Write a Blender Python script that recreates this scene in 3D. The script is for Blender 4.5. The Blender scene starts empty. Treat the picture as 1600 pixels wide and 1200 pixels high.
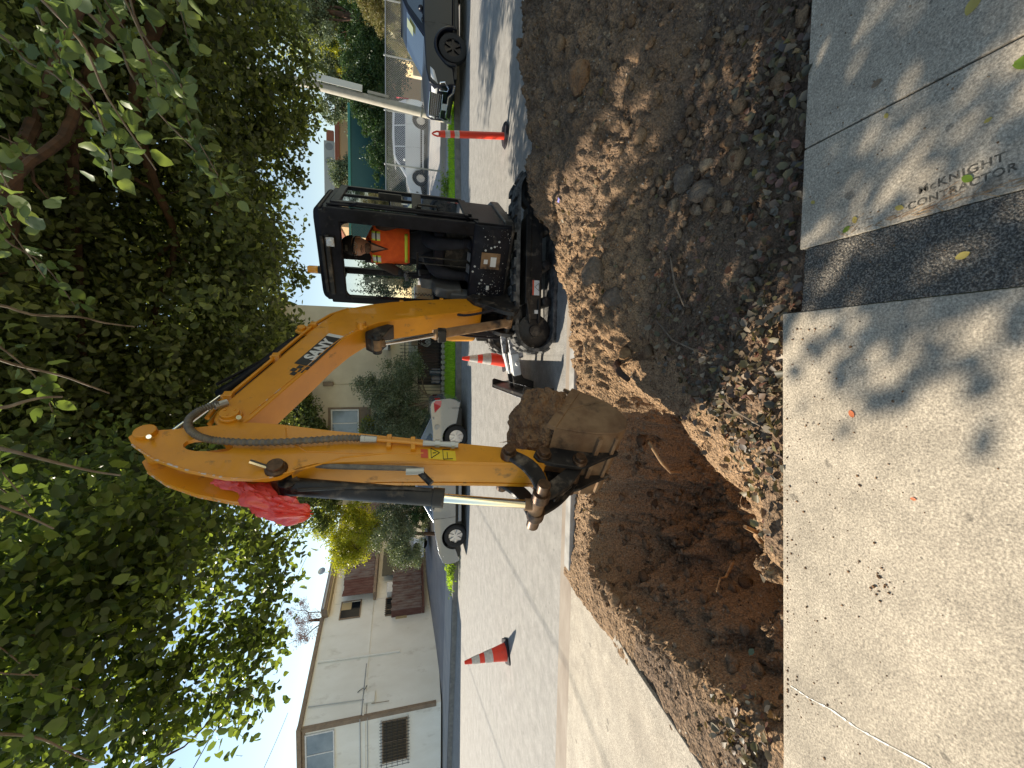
import bpy, bmesh, math, random
import numpy as np
from mathutils import Vector, Matrix, noise as mnoise
R = math.radians; PI = math.pi
random.seed(7); rng = np.random.default_rng(7)
scn = bpy.context.scene
C = scn.collection

# ------------------------------------------------------------------ camera
FPX = 610.0
pitch = math.atan(160/FPX); yaw = math.atan(42/FPX)
cd = bpy.data.cameras.new('camera'); cam = bpy.data.objects.new('camera', cd); C.objects.link(cam)
cd.sensor_fit = 'HORIZONTAL'; cd.sensor_width = 36; cd.lens = 36*FPX/1600
cd.clip_start = 0.05; cd.clip_end = 2000
fw = Vector((-math.sin(yaw)*math.cos(pitch), math.cos(yaw)*math.cos(pitch), -math.sin(pitch)))
rt = Vector((math.cos(yaw), math.sin(yaw), 0)); up = rt.cross(fw)
m = Matrix((-up, rt, -fw)).transposed().to_4x4()      # the phone was held on its side: picture-right is down
m.translation = (0, 0, 1.58); cam.matrix_world = m
scn.camera = cam

# ------------------------------------------------------------------ light
SUN_EL = R(39); SUN_DIR = Vector((-.845*math.cos(SUN_EL), .53*math.cos(SUN_EL), math.sin(SUN_EL))).normalized()
w = bpy.data.worlds.new('World'); scn.world = w; w.use_nodes = True
nt = w.node_tree; bg = nt.nodes['Background']; sk = nt.nodes.new('ShaderNodeTexSky')
sk.sky_type = 'NISHITA'; sk.sun_disc = False; sk.sun_elevation = SUN_EL
sk.sun_rotation = math.atan2(SUN_DIR.x, SUN_DIR.y); sk.air_density = 1.25; sk.dust_density = 0.0; sk.ozone_density = 1.0
wb = nt.nodes.new('ShaderNodeMixRGB'); wb.blend_type = 'MULTIPLY'; wb.inputs[0].default_value = 1; wb.inputs[2].default_value = (1.10, 1.0, .89, 1)
nt.links.new(sk.outputs[0], wb.inputs[1]); nt.links.new(wb.outputs[0], bg.inputs[0]); bg.inputs[1].default_value = 0.105
sd = bpy.data.lights.new('sun', 'SUN'); so = bpy.data.objects.new('sun', sd); C.objects.link(so)
sd.energy = 4.9; sd.angle = R(0.53); sd.color = (1, .90, .74)
so.rotation_euler = SUN_DIR.to_track_quat('Z', 'Y').to_euler()
vs = scn.view_settings; vs.view_transform = 'Standard'; vs.look = 'None'; vs.gamma = 1; vs.use_curve_mapping = False
vs.exposure = 0.80

# ------------------------------------------------------------------ materials
def hexlin(h):
    c = [int(h[i:i+2], 16)/255 for i in (0, 2, 4)]
    return tuple(x/12.92 if x <= .04045 else ((x+.055)/1.055)**2.4 for x in c)
def mat(name, col, rough=.6, metal=0, col2=None, scale=8, amt=1.0, bump=0, bscale=None, spec=.5, col3=None, s3=2.5,
        lo=.35, hi=.65, coat=0, stretch=None, lo3=.55, hi3=.7, rough2=None):
    m = bpy.data.materials.new(name); m.use_nodes = True; n = m.node_tree.nodes; L = m.node_tree.links
    b = n['Principled BSDF']; b.inputs['Base Color'].default_value = (*col, 1)
    b.inputs['Roughness'].default_value = rough; b.inputs['Metallic'].default_value = metal
    b.inputs['Specular IOR Level'].default_value = spec; b.inputs['Coat Weight'].default_value = coat
    tc = n.new('ShaderNodeTexCoord'); vec = tc.outputs['Object']
    if stretch:
        mp = n.new('ShaderNodeMapping'); mp.inputs['Scale'].default_value = stretch; L.new(vec, mp.inputs[0]); vec = mp.outputs[0]
    out = None
    def noisefac(sc, a, z, detail=6):
        t = n.new('ShaderNodeTexNoise'); t.inputs['Scale'].default_value = sc; t.inputs['Detail'].default_value = detail; t.inputs['Roughness'].default_value = .62
        L.new(vec, t.inputs['Vector']); r = n.new('ShaderNodeMapRange'); r.inputs[1].default_value = a; r.inputs[2].default_value = z
        L.new(t.outputs[0], r.inputs[0]); return t, r
    if col2:
        t, r = noisefac(scale, lo, hi)
        mx = n.new('ShaderNodeMixRGB'); mx.inputs[1].default_value = (*col, 1); mx.inputs[2].default_value = (*col2, 1)
        ml = n.new('ShaderNodeMath'); ml.operation = 'MULTIPLY'; ml.inputs[1].default_value = amt
        L.new(r.outputs[0], ml.inputs[0]); L.new(ml.outputs[0], mx.inputs[0]); out = mx.outputs[0]
    if col3:
        t3, r3 = noisefac(s3, lo3, hi3)
        mx3 = n.new('ShaderNodeMixRGB'); mx3.inputs[1].default_value = (*col, 1); mx3.inputs[2].default_value = (*col3, 1)
        if out: L.new(out, mx3.inputs[1])
        L.new(r3.outputs[0], mx3.inputs[0]); out = mx3.outputs[0]
        if rough2 is not None:
            rr = n.new('ShaderNodeMapRange'); rr.inputs[3].default_value = rough; rr.inputs[4].default_value = rough2
            L.new(r3.outputs[0], rr.inputs[0]); L.new(rr.outputs[0], b.inputs['Roughness'])
    if out: L.new(out, b.inputs['Base Color'])
    if bump:
        t = n.new('ShaderNodeTexNoise'); t.inputs['Scale'].default_value = bscale or scale*4; t.inputs['Detail'].default_value = 8; L.new(vec, t.inputs['Vector'])
        bp = n.new('ShaderNodeBump'); bp.inputs['Strength'].default_value = min(1, bump*10); bp.inputs['Distance'].default_value = bump*.2
        L.new(t.outputs[0], bp.inputs['Height']); L.new(bp.outputs[0], b.inputs['Normal'])
    return m
def leafmat(name, cols, trans=.35, rough=.45, spec=.4):
    m = bpy.data.materials.new(name); m.use_nodes = True; n = m.node_tree.nodes; L = m.node_tree.links
    b = n['Principled BSDF']; g = n.new('ShaderNodeNewGeometry'); r = n.new('ShaderNodeValToRGB')
    el = r.color_ramp.elements
    while len(el) < len(cols): el.new(.5)
    for i, c in enumerate(cols): el[i].position = i/(len(cols)-1); el[i].color = (*c, 1)
    L.new(g.outputs['Random Per Island'], r.inputs[0]); L.new(r.outputs[0], b.inputs['Base Color'])
    b.inputs['Roughness'].default_value = rough; b.inputs['Specular IOR Level'].default_value = spec
    tr = n.new('ShaderNodeBsdfTranslucent'); mg = n.new('ShaderNodeMixRGB'); mg.blend_type = 'MULTIPLY'; mg.inputs[0].default_value = 1
    mg.inputs[2].default_value = (2.0, 1.95, .8, 1); L.new(r.outputs[0], mg.inputs[1]); L.new(mg.outputs[0], tr.inputs[0])
    mx = n.new('ShaderNodeMixShader'); mx.inputs[0].default_value = trans
    L.new(b.outputs[0], mx.inputs[1]); L.new(tr.outputs[0], mx.inputs[2]); L.new(mx.outputs[0], n['Material Output'].inputs[0])
    return m
def glassmat(name, col=(.02, .03, .03), alpha=.25, rough=.03):
    m = bpy.data.materials.new(name); m.use_nodes = True; b = m.node_tree.nodes['Principled BSDF']
    b.inputs['Base Color'].default_value = (*col, 1); b.inputs['Roughness'].default_value = rough; b.inputs['Alpha'].default_value = alpha
    b.inputs['Specular IOR Level'].default_value = .8
    return m
def speckle(name, base, spots, dark, tint, bump=.02, spot_scale=60, stain=None):
    """concrete: mottled base, fine sand grain, sparse dark pits, broad stains"""
    m = mat(name, base, .85, col2=tint, scale=1.8, amt=.55, bump=bump, bscale=220, lo=.35, hi=.7)
    n = m.node_tree.nodes; L = m.node_tree.links; b = n['Principled BSDF']; src = b.inputs['Base Color'].links[0].from_socket
    tc = n.new('ShaderNodeTexCoord')
    g = n.new('ShaderNodeTexNoise'); g.inputs['Scale'].default_value = 150; g.inputs['Detail'].default_value = 6; L.new(tc.outputs['Object'], g.inputs[0])
    gr = n.new('ShaderNodeMapRange'); gr.inputs[1].default_value = .3; gr.inputs[2].default_value = .7; gr.inputs[3].default_value = .55; gr.inputs[4].default_value = 1.38; L.new(g.outputs[0], gr.inputs[0])
    mu = n.new('ShaderNodeMixRGB'); mu.blend_type = 'MULTIPLY'; mu.inputs[0].default_value = 1; L.new(src, mu.inputs[1]); L.new(gr.outputs[0], mu.inputs[2])
    for sc_, lo_v, hi_v in ((5, .84, 1.12), (16, .90, 1.08), (70, .88, 1.11), (420, .72, 1.25)):
        g2 = n.new('ShaderNodeTexNoise'); g2.inputs['Scale'].default_value = sc_; g2.inputs['Detail'].default_value = 5; L.new(tc.outputs['Object'], g2.inputs[0])
        r2 = n.new('ShaderNodeMapRange'); r2.inputs[1].default_value = .32; r2.inputs[2].default_value = .68; r2.inputs[3].default_value = lo_v; r2.inputs[4].default_value = hi_v; L.new(g2.outputs[0], r2.inputs[0])
        m2 = n.new('ShaderNodeMixRGB'); m2.blend_type = 'MULTIPLY'; m2.inputs[0].default_value = 1; L.new(mu.outputs[0], m2.inputs[1]); L.new(r2.outputs[0], m2.inputs[2]); mu = m2
    v = n.new('ShaderNodeTexVoronoi'); v.inputs['Scale'].default_value = spot_scale; v.inputs['Randomness'].default_value = 1
    nz = n.new('ShaderNodeTexNoise'); nz.inputs['Scale'].default_value = 40; nz.inputs['Detail'].default_value = 3; L.new(tc.outputs['Object'], nz.inputs[0])
    mp = n.new('ShaderNodeMixRGB'); mp.inputs[0].default_value = .02; L.new(tc.outputs['Object'], mp.inputs[1]); L.new(nz.outputs['Color'], mp.inputs[2]); L.new(mp.outputs[0], v.inputs['Vector'])
    # only some cells carry a spot
    sep = n.new('ShaderNodeSeparateColor'); L.new(v.outputs['Color'], sep.inputs[0])
    th = n.new('ShaderNodeMath'); th.operation = 'MULTIPLY'; th.inputs[1].default_value = spots; L.new(sep.outputs[0], th.inputs[0])
    pw = n.new('ShaderNodeMath'); pw.operation = 'POWER'; pw.inputs[1].default_value = 4; L.new(th.outputs[0], pw.inputs[0])
    lt = n.new('ShaderNodeMath'); lt.operation = 'LESS_THAN'; L.new(v.outputs['Distance'], lt.inputs[0]); L.new(pw.outputs[0], lt.inputs[1])
    v2 = n.new('ShaderNodeTexVoronoi'); v2.inputs['Scale'].default_value = spot_scale*.36; L.new(mp.outputs[0], v2.inputs['Vector'])
    s2 = n.new('ShaderNodeSeparateColor'); L.new(v2.outputs['Color'], s2.inputs[0])
    p2 = n.new('ShaderNodeMath'); p2.operation = 'POWER'; p2.inputs[1].default_value = 3.2; L.new(s2.outputs[1], p2.inputs[0])
    q2 = n.new('ShaderNodeMath'); q2.operation = 'MULTIPLY'; q2.inputs[1].default_value = .20; L.new(p2.outputs[0], q2.inputs[0])
    sb2 = n.new('ShaderNodeMath'); sb2.operation = 'SUBTRACT'; L.new(q2.outputs[0], sb2.inputs[0]); L.new(v2.outputs['Distance'], sb2.inputs[1])
    rg2 = n.new('ShaderNodeMapRange'); rg2.inputs[1].default_value = 0; rg2.inputs[2].default_value = .03; rg2.inputs[3].default_value = 1; rg2.inputs[4].default_value = .58; L.new(sb2.outputs[0], rg2.inputs[0])
    m3 = n.new('ShaderNodeMixRGB'); m3.blend_type = 'MULTIPLY'; m3.inputs[0].default_value = 1; L.new(mu.outputs[0], m3.inputs[1]); L.new(rg2.outputs[0], m3.inputs[2]); mu = m3
    ft = n.new('ShaderNodeMath'); ft.operation = 'MULTIPLY'; ft.inputs[1].default_value = .75; L.new(lt.outputs[0], ft.inputs[0])
    mx = n.new('ShaderNodeMixRGB'); mx.inputs[2].default_value = (*dark, 1); L.new(ft.outputs[0], mx.inputs[0]); L.new(mu.outputs[0], mx.inputs[1])
    L.new(mx.outputs[0], b.inputs['Base Color'])
    return m

M = {}
M['yellow'] = mat('yellow_paint', (.74, .305, .012), .38, col2=(.60, .235, .015), scale=5, amt=.6, col3=(.20, .11, .045), s3=9, lo3=.60, hi3=.74, bump=.004, bscale=40, coat=.2, rough2=.8)
M['yellow_clean'] = mat('yellow_panel_paint', (.72, .30, .02), .35, col2=(.6, .24, .02), scale=4, amt=.4, coat=.3)
M['chipped'] = mat('chipped_yellow_edge', (.68, .28, .03), .5, col2=(.55, .5, .45), scale=40, amt=.9, lo=.52, hi=.58)
M['black'] = mat('black_steel', (.010, .010, .011), .42, spec=.3, col2=(.035, .03, .026), scale=6, col3=(.17, .135, .1), s3=11, lo3=.54, hi3=.74, bump=.004, bscale=60, rough2=.8)
M['cabblack'] = mat('cab_black_paint', (.006, .006, .008), .42, spec=.12, col2=(.02, .02, .026), scale=4, col3=(.09, .08, .07), s3=7, lo3=.6, hi3=.85)
M['rubber'] = mat('dusty_rubber', (.03, .03, .03), .8, col2=(.30, .285, .26), scale=12, amt=.75, bump=.02, bscale=60, lo=.42, hi=.75)
M['worn'] = mat('soil_worn_steel', (.18, .10, .052), .7, metal=0, spec=.2, col2=(.29, .18, .095), scale=7, col3=(.04, .03, .025), s3=5, lo3=.55, hi3=.7, bump=.01, bscale=50)
M['pin'] = mat('greasy_pin_steel', (.16, .09, .05), .45, metal=.6, col2=(.06, .035, .02), scale=30)
M['chrome'] = mat('chrome_rod', (.75, .74, .72), .12, metal=1)
M['hose'] = mat('spiral_hose_guard', (.10, .09, .08), .6, col2=(.2, .17, .13), scale=25)
M['grey'] = mat('grey_console_plastic', (.16, .155, .15), .6, col2=(.11, .105, .1), scale=12)
M['white'] = mat('white_paint', (.75, .75, .74), .5, col2=(.5, .49, .47), scale=12, amt=.5)
M['scratched'] = mat('scratched_white_paint', (.62, .63, .66), .5, col2=(.12, .12, .12), scale=26, lo=.5, hi=.62, col3=(.5, .25, .15), s3=14, lo3=.66, hi3=.72)
M['sticker'] = mat('label_white', (.7, .7, .68), .5, col2=(.5, .48, .45), scale=30, amt=.4)
M['stickyel'] = mat('label_yellow', (.8, .55, .02), .45)
M['stickred'] = mat('label_red', (.6, .08, .03), .5)
M['ink'] = mat('print_black', (.012, .012, .012), .5)
M['amber'] = mat('amber_lens', (.85, .33, .01), .2, coat=.5)
M['glass'] = glassmat('cab_glass', (.35, .5, .5), .16)
M['carglass'] = mat('car_glass', (.02, .03, .04), .04, spec=1, coat=1)
M['win'] = mat('window_glass', (.10, .14, .19), .06, spec=1, col2=(.25, .3, .36), scale=1.5, amt=.7)
M['windark'] = mat('dark_window_glass', (.012, .015, .02), .15, spec=.25)
M['tyre'] = mat('tyre_rubber', (.018, .018, .019), .8, bump=.01, bscale=60)
M['alloy'] = mat('alloy_rim', (.62, .62, .64), .3, metal=.7)
M['darkalloy'] = mat('dark_rim', (.03, .03, .033), .3, metal=.8)
M['silver'] = mat('silver_car_paint', (.24, .265, .30), .25, metal=.5, coat=1, col2=(.22, .245, .28), scale=2)
M['charcoal'] = mat('charcoal_car_paint', (.004, .006, .014), .3, spec=.3, coat=.1)
M['whitecar'] = mat('white_car_paint', (.66, .68, .70), .25, coat=1)
M['bluecar'] = mat('dark_blue_car_paint', (.02, .05, .10), .25, coat=1)
M['chromeplast'] = mat('bright_trim', (.7, .7, .72), .15, metal=1)
M['red'] = mat('red_lens', (.45, .015, .015), .2, coat=1)
M['lamp'] = mat('clear_lens', (.6, .62, .65), .1, coat=1, spec=1)
M['coneor'] = mat('orange_cone_plastic', (.86, .045, .012), .45, col2=(.7, .035, .015), scale=12, amt=.5, col3=(.3, .06, .03), s3=14, lo3=.62, hi3=.75)
M['reflect'] = mat('reflective_band', (.62, .60, .57), .35, col2=(.38, .33, .3), scale=18, amt=.8)
M['asphalt'] = speckle('road_asphalt', (.29, .275, .25), .55, (.07, .07, .07), (.31, .295, .275), bump=.04, spot_scale=26)
M['asphalt_dk'] = mat('asphalt_patch', (.085, .074, .06), .95, col2=(.42, .37, .30), scale=170, amt=1, lo=.45, hi=.66, bump=.14, bscale=140)
M['concrete'] = speckle('sidewalk_concrete', (.43, .365, .275), .62, (.10, .085, .07), (.31, .265, .20), bump=.03, spot_scale=24)
M['concrete2'] = speckle('apron_concrete', (.42, .37, .295), .6, (.12, .1, .08), (.30, .25, .19), bump=.03, spot_scale=22)
M['gutter'] = mat('gutter_concrete', (.33, .28, .225), .9, col2=(.25, .2, .155), scale=5, bump=.03, bscale=120, stretch=(.4, 1, 1))
M['kerb'] = mat('kerb_concrete', (.42, .40, .37), .9, col2=(.27, .26, .24), scale=6, bump=.02, bscale=90)
M['kerbdark'] = mat('weathered_kerb', (.16, .155, .15), .9, col2=(.24, .23, .21), scale=5, bump=.02, bscale=80)
M['pathfar'] = mat('pale_pavement', (.42, .39, .35), .9, col2=(.32, .31, .3), scale=1.5, bump=.02, bscale=60)
M['driveway'] = mat('driveway_pavement', (.20, .20, .215), .9, col2=(.26, .26, .265), scale=1.2, bump=.02, bscale=60)
M['grass'] = leafmat('grass_blades', [(.20, .36, .02), (.30, .48, .04), (.42, .56, .07)], .5)
M['lawn'] = mat('lawn_soil', (.15, .27, .03), .9, col2=(.24, .36, .05), scale=20)
M['drygrass'] = mat('dry_verge', (.20, .17, .10), .9, col2=(.12, .14, .05), scale=10)
M['bark'] = mat('tree_bark', (.115, .06, .035), .9, col2=(.05, .03, .02), scale=9, bump=.04, bscale=40, stretch=(1, 1, .3))
M['twig'] = mat('pale_twig', (.22, .17, .12), .8, col2=(.13, .09, .06), scale=20)
M['rootwood'] = mat('cut_root_wood', (.42, .25, .11), .8, col2=(.18, .09, .04), scale=20, bump=.02)
M['leafA'] = leafmat('fig_leaves', [(.05, .065, .03), (.09, .115, .05), (.145, .18, .07), (.24, .27, .11)], .5)
M['leafN'] = leafmat('near_leaves', [(.065, .10, .055), (.10, .15, .065), (.16, .21, .08), (.22, .27, .10)], .33)
M['leafB'] = leafmat('bright_leaves', [(.10, .17, .03), (.16, .25, .04), (.24, .33, .05)], .45)
M['leafY'] = leafmat('yellow_green_leaves', [(.22, .25, .02), (.32, .34, .03), (.42, .40, .05)], .35)
M['leafO'] = leafmat('olive_leaves', [(.07, .10, .055), (.15, .19, .12), (.26, .30, .21), (.10, .14, .05)], .15)
M['leafD'] = leafmat('dark_hedge_leaves', [(.02, .045, .018), (.04, .085, .025), (.07, .12, .04)], .2)
M['leafT'] = leafmat('tan_hedge_leaves', [(.16, .14, .06), (.24, .2, .09), (.16, .18, .05)], .2)
M['litter'] = leafmat('fallen_leaves', [(.07, .07, .045), (.13, .11, .08), (.20, .155, .11), (.16, .14, .06), (.14, .085, .055), (.21, .16, .11), (.13, .11, .05), (.24, .17, .11), (.06, .06, .04), (.20, .09, .06), (.11, .10, .085), (.10, .075, .05), (.30, .24, .17)], .1, rough=.5)
M['leafyel'] = leafmat('yellow_fallen_leaf', [(.42, .33, .08), (.5, .4, .12)], .2)
M['leafred'] = leafmat('red_fallen_leaf', [(.55, .13, .05), (.6, .2, .08)], .2)
M['stuccoA'] = mat('cream_stucco', (.88, .865, .80), .95, col2=(.78, .755, .68), scale=1.3, amt=.8, col3=(.52, .48, .40), s3=2.2, lo3=.58, hi3=.8, bump=.015, bscale=120, stretch=(1, 1, .5))
M['stuccoB'] = mat('beige_stucco', (.70, .61, .45), .95, col2=(.62, .53, .38), scale=2, bump=.02, bscale=90)
M['trim'] = mat('brown_trim', (.21, .155, .11), .8, col2=(.3, .22, .15), scale=5)
M['soffit'] = mat('tan_soffit', (.52, .40, .22), .9)
M['slat'] = mat('weathered_red_boards', (.115, .058, .048), .85, col2=(.20, .17, .16), scale=7, stretch=(1.2, 1.2, .35), bump=.02, bscale=20)
M['slatred'] = mat('red_stained_boards', (.10, .033, .026), .8, col2=(.15, .08, .065), scale=7, stretch=(1, 1, .3), bump=.02)
M['shade'] = mat('olive_bamboo_blind', (.13, .12, .085), .9, col2=(.09, .085, .06), scale=14, stretch=(1, 1, 6))
M['iron'] = mat('black_iron', (.012, .012, .013), .5)
M['galv'] = mat('galvanised_steel', (.42, .43, .43), .4, metal=.6)
M['pole'] = mat('pale_concrete_pole', (.46, .43, .36), .8, col2=(.38, .35, .29), scale=7, bump=.01, bscale=60)
M['green'] = mat('dark_green_sheet', (.018, .085, .08), .6, col2=(.024, .10, .095), scale=.8)
M['greenlt'] = mat('green_edge_trim', (.05, .28, .22), .5)
M['orange'] = mat('peach_wall', (.62, .40, .22), .9)
M['orangered'] = mat('rust_sign_strip', (.36, .12, .07), .8)
M['signgrey'] = mat('grey_sign_board', (.40, .40, .39), .8)
M['signgrey2'] = mat('grey_sign_discs', (.24, .24, .25), .8)
M['bag'] = leafmat('red_plastic_film', [(.72, .10, .08), (.75, .12, .10)], .22, rough=.25, spec=.7)
M['lilac'] = mat('lilac_plastic', (.35, .33, .75), .5)
M['skin'] = mat('skin', (.52, .28, .18), .55, col2=(.42, .2, .12), scale=20)
M['cap'] = mat('black_cap_cloth', (.018, .015, .02), .9)
M['vest'] = mat('orange_vest_cloth', (.98, .15, .015), .75, col2=(.85, .10, .01), scale=16, bump=.01, bscale=30)
M['lime'] = mat('lime_tape', (.82, .92, .08), .6)
M['tape'] = mat('silver_tape', (.72, .70, .62), .4)
M['shirt'] = mat('brown_shirt', (.06, .035, .025), .9)
M['trouser'] = mat('dark_trousers', (.015, .016, .022), .9, col2=(.03, .03, .038), scale=8)
M['glove'] = mat('striped_glove', (.30, .30, .32), .8, col2=(.03, .03, .03), scale=30, stretch=(1, 1, 4), amt=1)
M['eye'] = mat('eye_white', (.6, .57, .52), .3)
M['lips'] = mat('lips', (.2, .07, .05), .5)

def soilmat():
    m = mat('excavated_soil', (.28, .165, .09), .95, col2=(.14, .085, .05), scale=3.2, lo=.35, hi=.65, col3=(.30, .19, .10), s3=2.0, lo3=.5, hi3=.72, bump=.25, bscale=45)
    n = m.node_tree.nodes; L = m.node_tree.links; b = n['Principled BSDF']
    src = b.inputs['Base Color'].links[0].from_socket
    at = n.new('ShaderNodeAttribute'); at.attribute_name = 'kind'                     # 0 topsoil .. 1 raw orange subsoil
    ar = n.new('ShaderNodeMixRGB'); ar.inputs[1].default_value = (.18, .13, .088, 1); ar.inputs[2].default_value = (.50, .32, .17, 1)
    L.new(at.outputs['Fac'], ar.inputs[0])
    mm = n.new('ShaderNodeMixRGB'); mm.inputs[0].default_value = .55; L.new(src, mm.inputs[1]); L.new(ar.outputs[0], mm.inputs[2])
    tc = n.new('ShaderNodeTexCoord'); g = n.new('ShaderNodeTexNoise'); g.inputs['Scale'].default_value = 95; g.inputs['Detail'].default_value = 5; L.new(tc.outputs['Object'], g.inputs[0])
    gr = n.new('ShaderNodeMapRange'); gr.inputs[1].default_value = .3; gr.inputs[2].default_value = .75; gr.inputs[3].default_value = .5; gr.inputs[4].default_value = 1.5; L.new(g.outputs[0], gr.inputs[0])
    mu = n.new('ShaderNodeMixRGB'); mu.blend_type = 'MULTIPLY'; mu.inputs[0].default_value = 1; L.new(mm.outputs[0], mu.inputs[1]); L.new(gr.outputs[0], mu.inputs[2])
    v = n.new('ShaderNodeTexVoronoi'); v.inputs['Scale'].default_value = 42; L.new(tc.outputs['Object'], v.inputs['Vector'])
    sep = n.new('ShaderNodeSeparateColor'); L.new(v.outputs['Color'], sep.inputs[0])
    p = n.new('ShaderNodeMath'); p.operation = 'POWER'; p.inputs[1].default_value = 7; L.new(sep.outputs[0], p.inputs[0])
    q = n.new('ShaderNodeMath'); q.operation = 'MULTIPLY'; q.inputs[1].default_value = .28; L.new(p.outputs[0], q.inputs[0])
    lt = n.new('ShaderNodeMath'); lt.operation = 'LESS_THAN'; L.new(v.outputs['Distance'], lt.inputs[0]); L.new(q.outputs[0], lt.inputs[1])
    mx = n.new('ShaderNodeMixRGB'); mx.inputs[2].default_value = (.42, .36, .28, 1); L.new(lt.outputs[0], mx.inputs[0]); L.new(mu.outputs[0], mx.inputs[1])
    L.new(mx.outputs[0], b.inputs['Base Color'])
    return m
M['soil'] = soilmat()
M['clod'] = leafmat('soil_clods_mat', [(.11, .068, .04), (.16, .10, .058), (.20, .13, .075), (.26, .17, .10), (.18, .125, .08), (.34, .245, .155)], 0, rough=.95, spec=.1)
def clodify(m):
    n = m.node_tree.nodes; L = m.node_tree.links; b_ = n['Principled BSDF']; src = b_.inputs['Base Color'].links[0].from_socket
    tc = n.new('ShaderNodeTexCoord'); g = n.new('ShaderNodeTexNoise'); g.inputs['Scale'].default_value = 130; g.inputs['Detail'].default_value = 6; L.new(tc.outputs['Object'], g.inputs[0])
    gr = n.new('ShaderNodeMapRange'); gr.inputs[1].default_value = .3; gr.inputs[2].default_value = .7; gr.inputs[3].default_value = .6; gr.inputs[4].default_value = 1.35; L.new(g.outputs[0], gr.inputs[0])
    mu = n.new('ShaderNodeMixRGB'); mu.blend_type = 'MULTIPLY'; mu.inputs[0].default_value = 1; L.new(src, mu.inputs[1]); L.new(gr.outputs[0], mu.inputs[2]); L.new(mu.outputs[0], b_.inputs['Base Color'])
    bp = n.new('ShaderNodeBump'); bp.inputs['Strength'].default_value = 1; bp.inputs['Distance'].default_value = .006; L.new(g.outputs[0], bp.inputs['Height']); L.new(bp.outputs[0], b_.inputs['Normal'])
clodify(M['clod'])
M['clump'] = mat('damp_earth', (.30, .17, .08), .95, col2=(.17, .09, .045), scale=9, bump=.3, bscale=28, col3=(.20, .10, .045), s3=5)

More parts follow.
